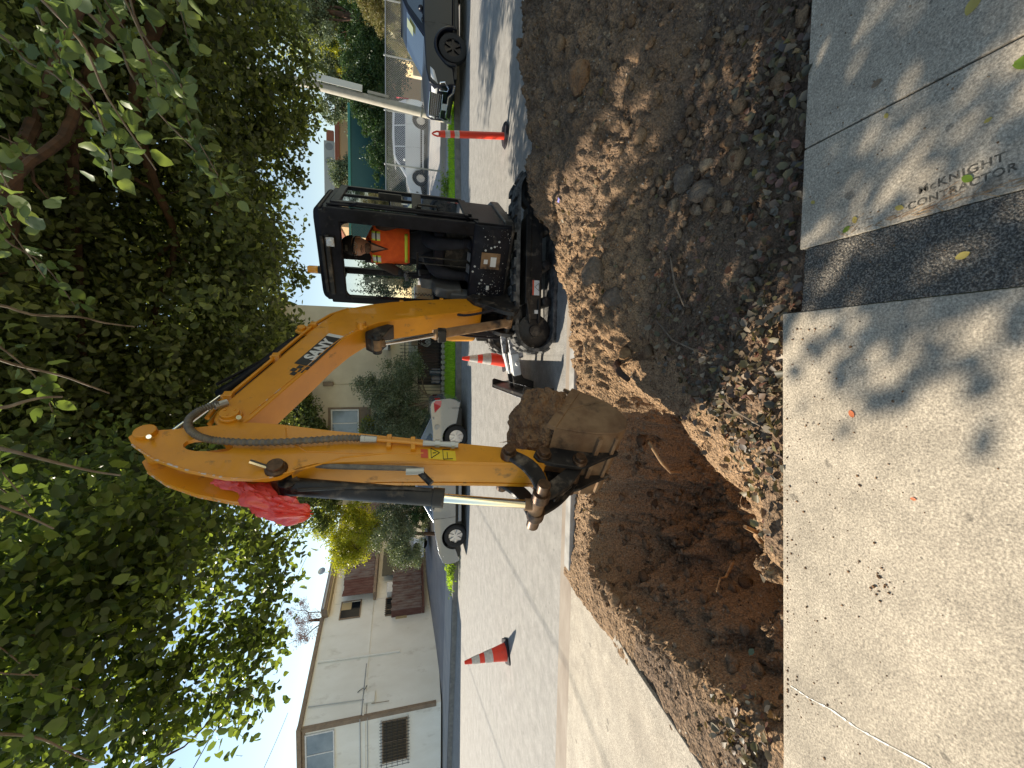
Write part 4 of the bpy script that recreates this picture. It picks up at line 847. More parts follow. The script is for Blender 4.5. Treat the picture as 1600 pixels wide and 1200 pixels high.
# spiral guarded hose over the joint
hs = [(2.60, 2.70), (2.66, 2.775), (2.745, 2.80), (2.83, 2.765), (2.90, 2.68), (2.935, 2.56), (2.955, 2.36), (2.95, 2.14), (2.94, 1.95), (2.952, 1.83)]
def smoothpath(P, n=5):
    P = [Vector(p) for p in P]; out = []
    for i in range(len(P)-1):
        p0 = P[max(i-1, 0)]; p1 = P[i]; p2 = P[i+1]; p3 = P[min(i+2, len(P)-1)]
        for k in range(n):
            t = k/n; out.append(.5*((2*p1)+(p2-p0)*t+(2*p0-5*p1+4*p2-p3)*t*t+(3*p1-p0-3*p2+p3)*t**3))
    return out+[P[-1]]
hp3 = smoothpath([(x, SY+.145, z) for x, z in hs], 14)
rad = [.0155+(.0065 if i % 2 else 0) for i in range(len(hp3))]
mb = MB(); mb.tube(hp3, rad, 10); hose = part(mb, 'guarded_hose', M['hose'], parent=stick, ang=30)
mb = MB(); mb.tube([(2.95, SY+.145, 1.86), (2.955, SY+.14, 1.77)], [.024, .019], 8); part(mb, 'hose_end', M['galv'], parent=hose); mb = MB(); mb.tube([(2.57, SY+.13, 2.67), (2.62, SY+.14, 2.72)], .022, 8); part(mb, 'hose_end', M['galv'], parent=hose)
mb = MB(); mb.tube([(2.955, SY+.135, 1.77), (2.975, SY+.13, 1.62), (3.0, SY+.13, 1.50)], .012, 8); mb.tube([(2.93, SY+.115, 1.77), (2.95, SY+.115, 1.62), (2.975, SY+.115, 1.50)], .012, 8)
for z_ in (1.70, 1.56): mb.bar((2.905+(1.70-z_)*.2, SY+.118, z_), (3.01+(1.70-z_)*.2, SY+.118, z_), .03, .028)
part(mb, 'steel_pipe', M['yellow'], .003, parent=stick)
mb = MB(); mb.tube([(2.992, SY+.132, 1.50), (3.0, SY+.132, 1.44), (3.02, SY+.132, 1.29)], [.021, .017, .020], 8); mb.tube([(3.0, SY+.132, 1.43), (3.003, SY+.132, 1.40)], .025, 6); mb.tube([(3.015, SY+.132, 1.33), (3.018, SY+.132, 1.31)], .025, 6); part(mb, 'pipe_coupling', M['galv'], parent=stick)
# yellow safety label
def stk(u0, u1, z0_, z1_, y, m_, parent, name):
    xo = lambda z: (1.70-z)*.17
    mb = MB(); mb.add([(u0+xo(z0_), y, z0_), (u1+xo(z0_), y, z0_), (u1+xo(z1_), y, z1_), (u0+xo(z1_), y, z1_)], [(0, 1, 2, 3)]); return part(mb, name, m_, smooth=False, parent=parent)
sl = stk(2.985, 3.065, 1.31, 1.47, SY+.1105, M['stickyel'], stick, 'safety_label')
stk(2.99, 3.06, 1.475, 1.515, SY+.1105, M['stickred'], sl, 'label_header')
mb = MB()
def ln(a, b, w_=.005): mb.bar((a[0], SY+.112, a[1]), (b[0], SY+.112, b[1]), .003, w_, ref=(0, 1, 0))
for a_, b_ in (((3.02, 1.455), (3.10, 1.455)), ((3.02, 1.455), (3.06, 1.405)), ((3.10, 1.455), (3.06, 1.405)), ((3.035, 1.385), (3.115, 1.385)), ((3.035, 1.385), (3.035, 1.34)), ((3.06, 1.36), (3.115, 1.36)), ((3.115, 1.385), (3.115, 1.33)), ((3.06, 1.445), (3.06, 1.425))): ln(a_, b_)
part(mb, 'label_print', M['ink'], parent=sl, smooth=False)
# bucket cylinder with hose
o, a, b, s_, d = cylinder('bucket_cylinder', (3.155, 2.22), (3.41, .86), .60, .050, .026, M['black'], SY)
mb = MB(); mb.tube(smoothpath([(3.04, SY+.06, 2.20), (3.10, SY+.085, 2.02), (3.13, SY+.09, 1.8), (3.15, SY+.085, 1.58), (3.165, SY+.08, 1.50)], 10), .016, 8); part(mb, 'hose', M['hose'], parent=o)
mb = MB(); mb.tube([(3.24, SY+.065, 2.15), (3.24, SY+.06, 1.9), (3.27, SY+.06, 1.6), (3.29, SY+.05, 1.46)], .009, 8); mb.tube([(3.17, SY+.07, 1.52), (3.24, SY+.05, 1.46)], .02, 8); part(mb, 'oil_tube', M['black'], parent=o)
mb = MB(); mb.tube([(3.165, SY+.08, 1.60), (3.17, SY+.08, 1.50)], .021, 8); part(mb, 'hose_end', M['galv'], parent=o)
# linkage
J = Vector((3.41, 0, .85)); S_ = Vector((3.115, 0, .99)); P1 = Vector((3.135, 0, .765)); P2 = Vector((3.20, 0, .545))
def curved_plate(mb, A, B_, bow, w_, y0_, y1_, n=10):
    A = Vector((A.x, 0, A.z)); B_ = Vector((B_.x, 0, B_.z)); d = (B_-A).normalized(); nn = Vector((-d.z, 0, d.x)); L1 = []; L2 = []
    for i in range(n+1):
        t = i/n; c = A.lerp(B_, t)+nn*bow*math.sin(PI*t); tn = (d+nn*bow*PI*math.cos(PI*t)/(B_-A).length).normalized(); m2 = Vector((-tn.z, 0, tn.x)); ww = w_*(.42+.16*math.sin(PI*t))
        L1.append((c.x+m2.x*ww, c.z+m2.z*ww)); L2.append((c.x-m2.x*ww, c.z-m2.z*ww))
    caps = lambda c, a0: [(c.x+w_*.5*math.cos(a0+k*PI/6), c.z+w_*.5*math.sin(a0+k*PI/6)) for k in range(1, 6)]
    ang = math.atan2(d.z, d.x)
    poly = L1+[(B_.x+w_*.42*math.cos(ang+PI/2-k*PI/6), B_.z+w_*.42*math.sin(ang+PI/2-k*PI/6)) for k in range(1, 6)]+L2[::-1]+[(A.x+w_*.42*math.cos(ang-PI/2-k*PI/6), A.z+w_*.42*math.sin(ang-PI/2-k*PI/6)) for k in range(1, 6)]
    mb.xz(poly, y0_, y1_)
for y in (.116, -.146):
    mb = MB(); curved_plate(mb, S_, J, -.05, .085, SY+y, SY+y+.03); part(mb, 'link_arm', M['black'], .006)
mb = MB(); mb.tube([(S_.x, SY-.19, S_.z), (S_.x, SY+.185, S_.z)], .036, 18); mb.tube([(S_.x, SY+.10, S_.z), (S_.x, SY+.16, S_.z)], .048, 18); part(mb, 'link_pin', M['pin'], .003)
mb = MB(); mb.tube([(J.x, SY-.20, J.z), (J.x, SY+.19, J.z)], .038, 18); mb.tube([(J.x, SY+.05, J.z), (J.x, SY+.115, J.z)], .052, 18); mb.tube([(J.x, SY-.115, J.z), (J.x, SY-.05, J.z)], .052, 18); part(mb, 'joint_pin', M['pin'], .004)
mb = MB(); curved_plate(mb, J, P2, .012, .085, SY-.085, SY-.055); curved_plate(mb, J, P2, .012, .085, SY+.055, SY+.085); mb.bar((3.35, SY, .77), (3.25, SY, .62), .10, .03, ref=(0, 1, 0)); part(mb, 'bucket_link', M['black'], .006)
# --- bucket
bk = thing_ = None
side = [(2.70, .415), (2.76, .30), (2.84, .225), (2.94, .18), (3.03, .18), (3.10, .225), (3.14, .31), (3.13, .45), (3.10, .58), (3.06, .705)]
mb = MB(); HW = .285
# curved shell
inn_ = [(x+(2.93-x)*.07, z+(.45-z)*.07) for x, z in side]
n_ = len(side); V = [(x, SY-HW, z) for x, z in side]+[(x, SY+HW, z) for x, z in side]+[(x, SY-HW, z) for x, z in inn_]+[(x, SY+HW, z) for x, z in inn_]
F = []
for i in range(n_-1): F += [(i, i+1, n_+i+1, n_+i), (2*n_+i, 3*n_+i, 3*n_+i+1, 2*n_+i+1)]
F += [(0, n_, 3*n_, 2*n_), (n_-1, 3*n_-1, 4*n_-1, 2*n_-1)]
mb.add(V, F)
bucket = part(mb, 'bucket', M['worn'], .004)
for s2 in (-1, 1):
    mb = MB(); ya = SY+s2*HW; pl = [(2.665, .44)]+side[1:]+[(3.045, .745)]
    mb.xz(pl, ya-.009, ya+.009); mb.xz([(2.66, .45), (2.70, .40), (3.07, .70), (3.04, .752)], ya-.016, ya+.016)
    mb.xz([(2.80, .26), (2.815, .252), (2.90, .58), (2.885, .585)], ya-.014, ya+.014)
    part(mb, 'side_plate', M['worn'], .005, parent=bucket)
for k in range(4):
    mb = MB(); yk_ = SY-.24+k*.16; mb.hexa([(2.74, yk_-.03, .36), (2.74, yk_+.03, .36), (2.72, yk_+.03, .42), (2.72, yk_-.03, .42), (2.60, yk_-.012, .47), (2.60, yk_+.012, .47), (2.60, yk_+.012, .485), (2.60, yk_-.012, .485)]); part(mb, 'tooth', M['worn'], .003, parent=bucket)
for y in (.095, -.125):
    mb = MB(); mb.xz([(3.085, .80), (3.13, .83), (3.175, .81), (3.215, .70), (3.245, .57), (3.24, .50), (3.20, .40), (3.145, .24), (3.12, .25), (3.115, .50), (3.07, .68)], SY+y, SY+y+.03); part(mb, 'ear', M['black'], .005, parent=bucket)
for P_ in (P1, P2):
    mb = MB(); mb.tube([(P_.x, SY-.17, P_.z), (P_.x, SY+.17, P_.z)], .034, 18); mb.tube([(P_.x, SY+.12, P_.z), (P_.x, SY+.145, P_.z)], .048, 18); part(mb, 'bucket_pin', M['pin'], .003, parent=bucket)
mb = MB(); mb.box(3.115, 3.16, SY-.26, SY+.26, .40, .43); mb.box(3.125, 3.16, SY-.26, SY+.26, .29, .315); part(mb, 'wear_strip', M['worn'], .004, parent=bucket)
# --- cab (posts, roof, floor, glass)
cx0, cx1, cy0, cy1 = -.22, .66, -.175, .765
mb = MB()
mb.prism([(cx0, cy0), (cx1-.02, cy0), (cx1+.02, cy0+.08), (cx1+.02, cy1-.08), (cx1-.02, cy1), (cx0, cy1)], lambda x, y: (x, y, 2.375), lambda x, y: (.02+(x-.02)*.94, .295+(y-.295)*.93, 2.45))
roof = part(mb, 'cab_roof', M['cabblack'], .045, seg=4)
mb = MB(); mb.box(cx1-.03, cx1+.035, cy0+.10, cy1-.24, 2.315, 2.36); mb.box(cx1-.03, cx1+.03, cy0+.12, cy1-.26, 2.37, 2.405); part(mb, 'header_panel', M['black'], .01, parent=roof)
mb = MB()
def post(a, b, w_, h_): mb.bar(a, b, w_, h_)
mb.prism([(.60, .93), (.69, .93), (.70, .96), (.665, 2.36), (.575, 2.36)], lambda x, z: (x, cy1-.125, z), lambda x, z: (x, cy1, z))
mb.prism([(.60, .93), (.69, .93), (.70, .96), (.665, 2.36), (.575, 2.36)], lambda x, z: (x, cy0, z), lambda x, z: (x, cy0+.065, z))
mb.box(.600, .668, cy0+.03, cy1-.03, 2.215, 2.40)
mb.box(cx0-.01, cx0+.06, cy0, cy0+.07, .64, 2.36); mb.box(cx0-.01, cx0+.06, cy1-.07, cy1, .64, 2.36)
mb.box(cx0, cx0+.05, cy0+.03, cy1-.03, 2.34, 2.38); mb.box(cx0, .6, cy0, cy0+.04, 2.31, 2.37); mb.box(cx0, .6, cy1-.05, cy1, 2.22, 2.37)
mb.box(cx0, cx0+.05, cy0+.02, cy1-.02, 1.42, 1.50); mb.box(cx0-.005, cx0+.04, cy0+.02, cy1-.02, .64, 1.42); mb.box(cx0, .6, cy0+.002, cy0+.04, .64, 1.32)
mb.box(cx0+.01, cx0+.06, .0, .10, 1.45, 2.36)
part(mb, 'cab_frame', M['cabblack'], .014, seg=3)
# corner fillets of the windscreen opening
mb = MB()
for (yc, zc, sy, sz) in ((cy1-.125, 2.215, -1, -1), (cy0+.065, 2.215, 1, -1), (cy0+.065, .955, 1, 1), (cy1-.125, .955, -1, 1)):
    r_ = .07; pl = [(0, 0)]+[(r_-r_*math.cos(k*PI/12), r_-r_*math.sin(k*PI/12)) for k in range(7)]
    mb.prism([(yc+sy*a_, zc+sz*b_) for a_, b_ in [(0, 0), (r_, 0)]+[(r_-r_*math.sin(k*PI/12), r_-r_*math.cos(k*PI/12)) for k in range(7)]], lambda y, z: (.62, y, z), lambda y, z: (.675, y, z))
part(mb, 'windscreen_gasket', M['cabblack'], smooth=False)
mb = MB(); mb.prism([(.60, .56), (.70, .56), (.745, .66), (.725, .90), (.70, .955), (.60, .955)], lambda x, z: (x, cy0+.01, z), lambda x, z: (x, cy1-.005, z))
fp = part(mb, 'front_panel', M['cabblack'], .015, seg=3)
mb = MB(); mb.prism([(.22, .56), (.69, .56), (.69, .93), (.60, .96), (.0, .96), (-.22, 1.0), (-.22, .60)], lambda x, z: (x, cy1-.03, z), lambda x, z: (x, cy1+.012, z)); part(mb, 'side_sill', M['cabblack'], .012)
mb = MB(); mb.box(.50, .60, cy0+.05, cy1-.05, .90, .935); mb.box(cx0, .60, cy0+.03, cy1-.03, .84, .87); part(mb, 'cab_floor', M['black'], .006)
mb = MB(); mb.box(.742, .746, .33, .50, .66, .86); part(mb, 'front_recess', M['worn'], smooth=False, parent=fp)
for (y0_, y1_, z0_, z1_) in ((.36, .46, .70, .76), (.385, .43, .79, .83), (.10, .145, .745, .775)):
    mb = MB(); mb.box(.74, .752, y0_, y1_, z0_, z1_); part(mb, 'label', M['sticker'], smooth=False, parent=fp)
for (y, z) in ((.52, .82), (.55, .765), (.48, .79), (.20, .83), (.16, .85), (.04, .84), (.34, .915), (.28, .93), (.565, .73), (.62, .69)):
    mb = MB(); xx = float(np.interp(z, [.66, .90, .955], [.745, .725, .70])); mb.lathe([(.0, .004), (.011, .003), (.013, -.01)][::-1], (xx, y, z), (1, 0, .15), 10); part(mb, 'bolt', M['galv'], parent=fp)
# mud splatter of pale specks
n_ = 260; yy = rng.uniform(cy0+.03, cy1-.02, n_); zz = rng.uniform(.57, .88, n_); xx = np.interp(zz, [.56, .66, .90, .955], [.70, .745, .725, .70])
yy = np.where(rng.random(n_) < .5, rng.normal(0, .1, n_).clip(-.15, .4), yy)
rocksV = rng.gamma(1.5, .0016, n_).clip(.001, .006)
K = len(IV1); V = IV1[None]*rocksV[:, None, None]*np.array([.4, 1, 1])+np.stack([xx, yy, zz], 1)[:, None, :]; Fk = (IF1[None]+np.arange(n_)[:, None, None]*K).reshape(-1, 3)
npmesh('mud_specks', V.reshape(-1, 3), Fk, M['sticker'], fp)['kind'] = 'stuff'
# work lamp
mb = MB(); mb.box(.655, .69, .41, .51, 2.27, 2.355); o = part(mb, 'work_lamp', M['black'], .01)
mb = MB(); mb.box(.688, .697, .418, .502, 2.277, 2.348); mb.lathe([(.0, .014), (.03, .010), (.036, 0)][::-1], (.692, .46, 2.312), (1, 0, 0), 18); part(mb, 'lens', M['lamp'], .006, parent=o)
# glass: rear, right side
mb = MB(); mb.box(cx0+.02, cx0+.024, cy0+.07, cy1-.07, 1.50, 2.34); part(mb, 'rear_glass', M['glass'], smooth=False)
mb = MB(); mb.box(cx0+.06, .60, cy0+.018, cy0+.022, 1.32, 2.31); part(mb, 'side_glass', M['glass'], smooth=False)
# door with its windows, on the machine's left
mb = MB(); yd = cy1+.004
def dbox(x0_, x1_, z0_, z1_, d=.035): mb.box(x0_, x1_, yd, yd+d, z0_, z1_)
dbox(.50, .57, 1.0, 2.30); dbox(-.22, -.16, 1.0, 2.30); dbox(-.16, .5, 2.22, 2.30); dbox(-.16, .5, 1.46, 1.56); dbox(-.16, .5, .96, 1.04); dbox(.56, .60, .9, 2.33, .02)
dbox(.16, .20, 1.56, 2.22, .03)
door = part(mb, 'cab_door', M['cabblack'], .008)
mb = MB(); mb.box(-.16, .50, yd+.012, yd+.016, 1.04, 1.46); mb.box(-.16, .50, yd+.012, yd+.016, 1.56, 2.22); part(mb, 'door_glass', M['carglass'], smooth=False, parent=door)
mb = MB(); mb.tube([(.50, yd+.03, 1.30), (.50, yd+.07, 1.32), (.50, yd+.07, 1.50), (.50, yd+.03, 1.52)], .011, 8); mb.box(.44, .49, yd+.035, yd+.05, 1.47, 1.53); part(mb, 'door_handle', M['black'], .003, parent=door)
mb = MB(); mb.box(.38, .43, yd+.036, yd+.039, 1.60, 1.66); part(mb, 'label', M['sticker'], smooth=False, parent=door)
mb = MB(); mb.tube([(.60, cy1+.015, 1.0), (.655, cy1+.055, 1.06), (.655, cy1+.055, 2.05), (.60, cy1+.015, 2.12)], .013, 8); part(mb, 'grab_rail', M['cabblack'])
mb = MB(); mb.tube([(.30, cy1+.02, 1.78), (.34, cy1+.10, 1.77)], .01, 8); mb.box(.32, .345, cy1+.04, cy1+.11, 1.66, 1.88); part(mb, 'mirror', M['black'], .01)
# beacon
mb = MB(); mb.lathe([(.040, 2.43), (.040, 2.50)], (.45, .085, 0), (0, 0, 1), 18); o = part(mb, 'beacon', M['black'])
mb = MB(); mb.lathe([(.036, 2.50), (.040, 2.515), (.037, 2.585), (.030, 2.60), (0, 2.603)], (.45, .085, 0), (0, 0, 1), 20); part(mb, 'beacon_lens', M['amber'], parent=o)
# interior
mb = MB(); mb.box(-.12, .36, .06, .55, 1.20, 1.32); seat = part(mb, 'seat', M['cap'], .04, seg=3)
mb = MB(); mb.hexa([(-.19, .08, 1.30), (-.08, .08, 1.30), (-.08, .53, 1.30), (-.19, .53, 1.30), (-.20, .12, 1.98), (-.13, .12, 1.98), (-.13, .49, 1.98), (-.20, .49, 1.98)]); part(mb, 'seat_back', M['cap'], .03, parent=seat)
mb = MB(); mb.box(-.12, .32, .05, .56, .87, 1.20); part(mb, 'seat_box', M['black'], .01, parent=seat)
mb = MB(); mb.prism([(.0, 1.0), (.52, 1.0), (.56, 1.18), (.50, 1.30), (.30, 1.33), (.27, 1.45), (-.05, 1.48)], lambda x, z: (x, cy0+.05, z), lambda x, z: (x, cy0+.17, z)); part(mb, 'console', M['grey'], .02, seg=3)
mb = MB(); mb.prism([(.40, .88), (.58, .88), (.56, 1.12), (.48, 1.20), (.38, 1.10)], lambda x, z: (x, cy0+.05, z), lambda x, z: (x, cy0+.13, z)); part(mb, 'console', M['grey'], .02, seg=3)
for y in (.245, .315):
    mb = MB(); mb.tube([(.50, y, .95), (.49, y, 1.20), (.46, y-.003, 1.49)], .0085, 8); mb.tube([(.46, y-.035, 1.50), (.46, y+.035, 1.50)], .013, 10); part(mb, 'travel_lever', M['black'])
for y in (.20, .33): mb = MB(); mb.hexa([(.50, y, .955), (.58, y, .935), (.58, y+.09, .935), (.50, y+.09, .955), (.50, y, .975), (.58, y, .95), (.58, y+.09, .95), (.50, y+.09, .975)]); part(mb, 'foot_pedal', M['galv'], .003)
mb = MB(); mb.tube([(.24, .01, 1.40), (.27, .0, 1.52), (.27, .0, 1.56)], [.012, .012, .02], 10)
for i in range(7): mb.lathe([(.035-.002*i, 0), (.042-.002*i, .008), (.035-.002*i, .016)], (.24, .01, 1.34+.016*i), (0, 0, 1), 14)
part(mb, 'joystick', M['cap'])
mb = MB(); mb.tube([(.22, .58, 1.40), (.25, .60, 1.58)], [.014, .02], 10); part(mb, 'joystick', M['cap'])
mb = MB(); mb.box(-.175, -.16, -.02, .045, 1.55, 2.10); part(mb, 'control_strip', M['trouser'], .004)
for (z0_, z1_, mk) in ((1.98, 2.03, 'stickred'), (1.86, 1.90, 'sticker'), (1.72, 1.80, 'stickred')): mb = MB(); mb.box(-.158, -.155, -.01, .035, z0_, z1_); part(mb, 'label', M[mk], smooth=False)
mb = MB(); mb.tube([(.50, -.105+.012*math.cos(t*.9), 2.20-.0052*t) if True else 0 for t in [k*.7 for k in range(290)]], .004, 5); part(mb, 'coiled_cable', M['cap'])
# hoses at boom foot
for k, (dy, off_) in enumerate(((-.19, .0), (-.23, .05), (-.17, .1), (.14, .02))):
    mb = MB(); mb.tube(smoothpath([(.62, BY+dy, .86), (.80, BY+dy-.02, .68-off_), (.98, BY+dy-.01, .66-off_), (1.08, BY+dy*.8, .82), (1.12, BY+dy*.6, 1.02+off_), (1.05, BY+dy*.55, 1.18)], 6), .013, 8); part(mb, 'hydraulic_hose', M['cap'])
for k in range(3):
    mb = MB(); mb.tube(smoothpath([(.58, BY-.16-.03*k, 1.0), (.70, BY-.20-.02*k, 1.16), (.86, BY-.17-.02*k, 1.0-.05*k), (.92, BY-.15, .78), (.86, BY-.12, .62)], 6), .011, 8); part(mb, 'hydraulic_hose', M['cap'])
# earth heaped in the bucket: a thing of its own
bmx = bmesh.new(); bmesh.ops.create_icosphere(bmx, subdivisions=6, radius=1)
for v in bmx.verts:
    n_ = v.co.normalized(); f = 1+.16*mnoise.noise(n_*1.7+Vector((3, 1, 7)))+.10*mnoise.noise(n_*4)+.05*mnoise.noise(n_*11)+.025*mnoise.noise(n_*26)
    v.co = Vector((n_.x*.245*f, n_.y*.30*f, n_.z*.25*f))
me = bpy.data.meshes.new('soil_clump'); bmx.to_mesh(me); bmx.free(); me.materials.append(M['clump'])
mwE = Matrix.Translation(EXC) @ Matrix.Rotation(EH, 4, 'Z')
o = bpy.data.objects.new('soil_clump', me); C.objects.link(o); o.matrix_world = mwE @ Matrix.Translation((2.80, BY+.04, .655)) @ Matrix.Rotation(.5, 4, 'Y'); tag(o, 'big round clump of damp brown earth and roots in the excavator bucket', 'soil clump')
mb = MB(); r_ = random.Random(5)
for k in range(26):
    th = r_.uniform(0, 2*PI); ph = r_.uniform(.2, 2.2); p = Vector((.215*math.sin(ph)*math.cos(th), .25*math.sin(ph)*math.sin(th), .225*math.cos(ph))); q = p*1.03+Vector([r_.uniform(-.09, .09) for _ in range(3)])*.9
    mb.tube([p, p.lerp(q, .5)+p.normalized()*.012, q], [.0025, .002, .001], 5)
rt_ = mb.build('roots', M['rootwood']); rt_.parent = o
# red plastic bag tied to the stick
def sheetbag():
    P = [(3.055, 2.60, .028), (3.065, 2.555, .045), (3.085, 2.50, .040), (3.13, 2.445, .032), (3.175, 2.40, .065), (3.22, 2.345, .070), (3.26, 2.29, .066), (3.29, 2.235, .072), (3.315, 2.18, .070), (3.33, 2.12, .050), (3.335, 2.095, .02)]
    V = []; n = 64; cs = smoothpath([(p[0], SY-.02, p[1]) for p in P], 7); rr = np.interp(np.linspace(0, 10, len(cs)), range(11), [p[2] for p in P])
    for i, c in enumerate(cs):
        for k in range(n):
            t = 2*PI*k/n; q = Vector((math.cos(t)*2, math.sin(t)*2, i*.11))
            q = Vector((math.cos(t)*1.6, math.sin(t)*1.6, i*.07)); f = 1+.95*abs(mnoise.noise(q*1.0+Vector((5, 1, 0))))-.25+.45*abs(mnoise.noise(q*1.9))+.05*mnoise.noise(q*6)
            V.append((c.x+math.cos(t)*rr[i]*f*.62, c.y+math.sin(t)*rr[i]*f*.95, c.z+math.cos(t)*rr[i]*f*.45+.02*mnoise.noise(q*2)))
    F = [(i*n+k, i*n+(k+1) % n, (i+1)*n+(k+1) % n, (i+1)*n+k) for i in range(len(cs)-1) for k in range(n)]
    return MB().add(V, F)
mb = sheetbag()
o = mb.build('plastic_bag', M['bag'], ang=60); o.matrix_world = mwE; tag(o, 'crumpled red plastic bag tied to the top of the excavator stick', 'bag')
mb = MB(); mb.tube([(2.99, SY-.07, 2.62), (3.04, SY-.06, 2.58), (3.10, SY-.03, 2.52), (3.13, SY+.02, 2.46)], [.02, .026, .02, .008], 8); k_ = mb.build('knot', M['bag']); k_.parent = o
# ------------------------------------------------------------------ OPERATOR
def skin_obj(name, nodes, edges, material, parent=None, sub=2):
    me = bpy.data.meshes.new(name); me.from_pydata([n[0] for n in nodes], edges, []); o = bpy.data.objects.new(name, me); C.objects.link(o)
    s_ = o.modifiers.new('skin', 'SKIN'); s_.use_smooth_shade = True
    for i, n in enumerate(nodes):
        r_ = n[1]; r_ = r_ if isinstance(r_, tuple) else (r_, r_)
        me.skin_vertices[0].data[i].radius = r_; me.skin_vertices[0].data[i].use_root = (i == 0)
    sb = o.modifiers.new('sub', 'SUBSURF'); sb.levels = sub; sb.render_levels = sub
    me.materials.append(material)
    if parent: o.parent = parent
    return o
PB = Vector((0, .30, 0))
nodes = [((.02, .30, 1.40), (.15, .13)), ((.05, .30, 1.55), (.14, .12)), ((.10, .30, 1.75), (.155, .12)), ((.14, .30, 1.90), (.15, .10)), ((.17, .30, 1.98), (.06, .06)), ((.21, .30, 2.04), (.05, .05)),
         ((.14, .47, 1.93), .062), ((.19, .56, 1.76), .050), ((.27, .585, 1.655), .040),
         ((.14, .13, 1.93), .062), ((.16, .045, 1.76), .050), ((.24, .03, 1.655), .040),
         ((.10, .40, 1.36), .095), ((.40, .44, 1.30), .078), ((.44, .47, 1.10), .060), ((.44, .48, .96), .045), ((.54, .49, .925), .036),
         ((.10, .20, 1.36), .095), ((.40, .14, 1.30), .078), ((.44, .12, 1.10), .060), ((.44, .12, .96), .045), ((.54, .12, .925), .036)]
edges = [(0, 1), (1, 2), (2, 3), (3, 4), (4, 5), (3, 6), (6, 7), (7, 8), (3, 9), (9, 10), (10, 11), (0, 12), (12, 13), (13, 14), (14, 15), (15, 16), (0, 17), (17, 18), (18, 19), (19, 20), (20, 21)]
per = skin_obj('person', nodes, edges, M['trouser']); per.matrix_world = mwE
tag(per, 'seated excavator operator in black cap, glasses and orange safety vest', 'person')
def pp_(o): o.parent = per; return o
# shirt sleeves and collar over the arms
def sleeve(side_):
    s2 = 1 if side_ > 0 else -1
    n_ = [((.14, .30+s2*.165, 1.935), .072), ((.165, .30+s2*.215, 1.85), .066), ((.185, .30+s2*.255, 1.76), .060), ((.24, .30+s2*.275, 1.69), .048)]
    return skin_obj('sleeve', n_, [(0, 1), (1, 2), (2, 3)], M['shirt'], per)
sleeve(1); sleeve(-1)
# vest: loft around the torso, open V neck
def loft(rings, n=28, closed_top=False):
    mb = MB(); V = []
    for (c, rx, ry, tilt) in rings:
        for k in range(n):
            t = 2*PI*k/n; V.append((c[0]+math.cos(t)*rx*(1.0), c[1]+math.copysign(abs(math.sin(t))**.8, math.sin(t))*ry, c[2]+tilt*math.cos(t)+.0))
    F = [(i*n+k, i*n+(k+1) % n, (i+1)*n+(k+1) % n, (i+1)*n+k) for i in range(len(rings)-1) for k in range(n)]
    return mb.add(V, F)
rings = [((.06, .30, 1.58), .165, .195, 0), ((.07, .30, 1.62), .172, .208, 0), ((.085, .30, 1.70), .165, .212, 0), ((.10, .30, 1.80), .155, .22, 0), ((.12, .30, 1.89), .142, .232, -.01), ((.13, .30, 1.955), .125, .222, -.02), ((.145, .30, 1.995), .10, .14, -.03), ((.16, .30, 2.015), .075, .08, -.04)]
mb = loft(rings); 
mb.v = [(x+.006*mnoise.noise(Vector((y*18, z*18, 1))), y+.006*mnoise.noise(Vector((y*14, z*14, 5))), z) for x, y, z in mb.v]
vest = mb.build('safety_vest', M['vest'], per, ang=80)
# tape: two vertical shoulder bands and a hem band hugging the vest
def onvest(y, z, lift=.004):
    zz_ = [r[0][2] for r in rings]; cx = np.interp(z, zz_, [r[0][0] for r in rings]); rx = np.interp(z, zz_, [r[1] for r in rings]); ry = np.interp(z, zz_, [r[2] for r in rings])
    s_ = max(-.999, min(.999, (y-.30)/ry)); st = abs(s_)**(1/.8); return (cx+rx*math.sqrt(max(0, 1-st*st))+lift+.004, y, z-0.0)
def band(y0_, y1_, z0_, z1_, m_, name, lift=.004, nu=6, nv=10):
    mb = MB(); V = [onvest(y0_+(y1_-y0_)*i/nu, z0_+(z1_-z0_)*j/nv, lift) for j in range(nv+1) for i in range(nu+1)]
    F = [(j*(nu+1)+i, j*(nu+1)+i+1, (j+1)*(nu+1)+i+1, (j+1)*(nu+1)+i) for j in range(nv) for i in range(nu)]
    o = mb.add(V, F).build(name, m_, vest, ang=80); so2 = o.modifiers.new('s', 'SOLIDIFY'); so2.thickness = .002; return o
for s2 in (-1, 1):
    y_ = .30+s2*.125
    band(y_-.045, y_+.045, 1.885, 1.975, M['lime'], 'lime_panel', .004); band(y_-.028, y_+.028, 1.885, 1.975, M['tape'], 'silver_tape', .007); band(y_-.045, y_+.045, 1.922, 1.936, M['cap'], 'dark_strap', .009)
band(.14, .46, 1.60, 1.632, M['lime'], 'hem_tape', .004, 14, 3)
# open collar
mb = MB(); mb.add([onvest(.30, 1.80, .006), onvest(.245, 1.97, .012), onvest(.262, 1.99, .012), onvest(.30, 1.83, .010), onvest(.338, 1.99, .012), onvest(.355, 1.97, .012)], [(0, 1, 2, 3), (0, 3, 4, 5)]); mb.build('shirt_collar', M['shirt'], per, smooth=False)
mb = MB(); mb.add([onvest(.30, 1.83, .006), onvest(.262, 1.99, .006), (.215, .262, 2.03), (.215, .338, 2.03), onvest(.338, 1.99, .006)], [(0, 1, 2, 3, 4)]); mb.build('neck_skin', M['skin'], per, smooth=False)
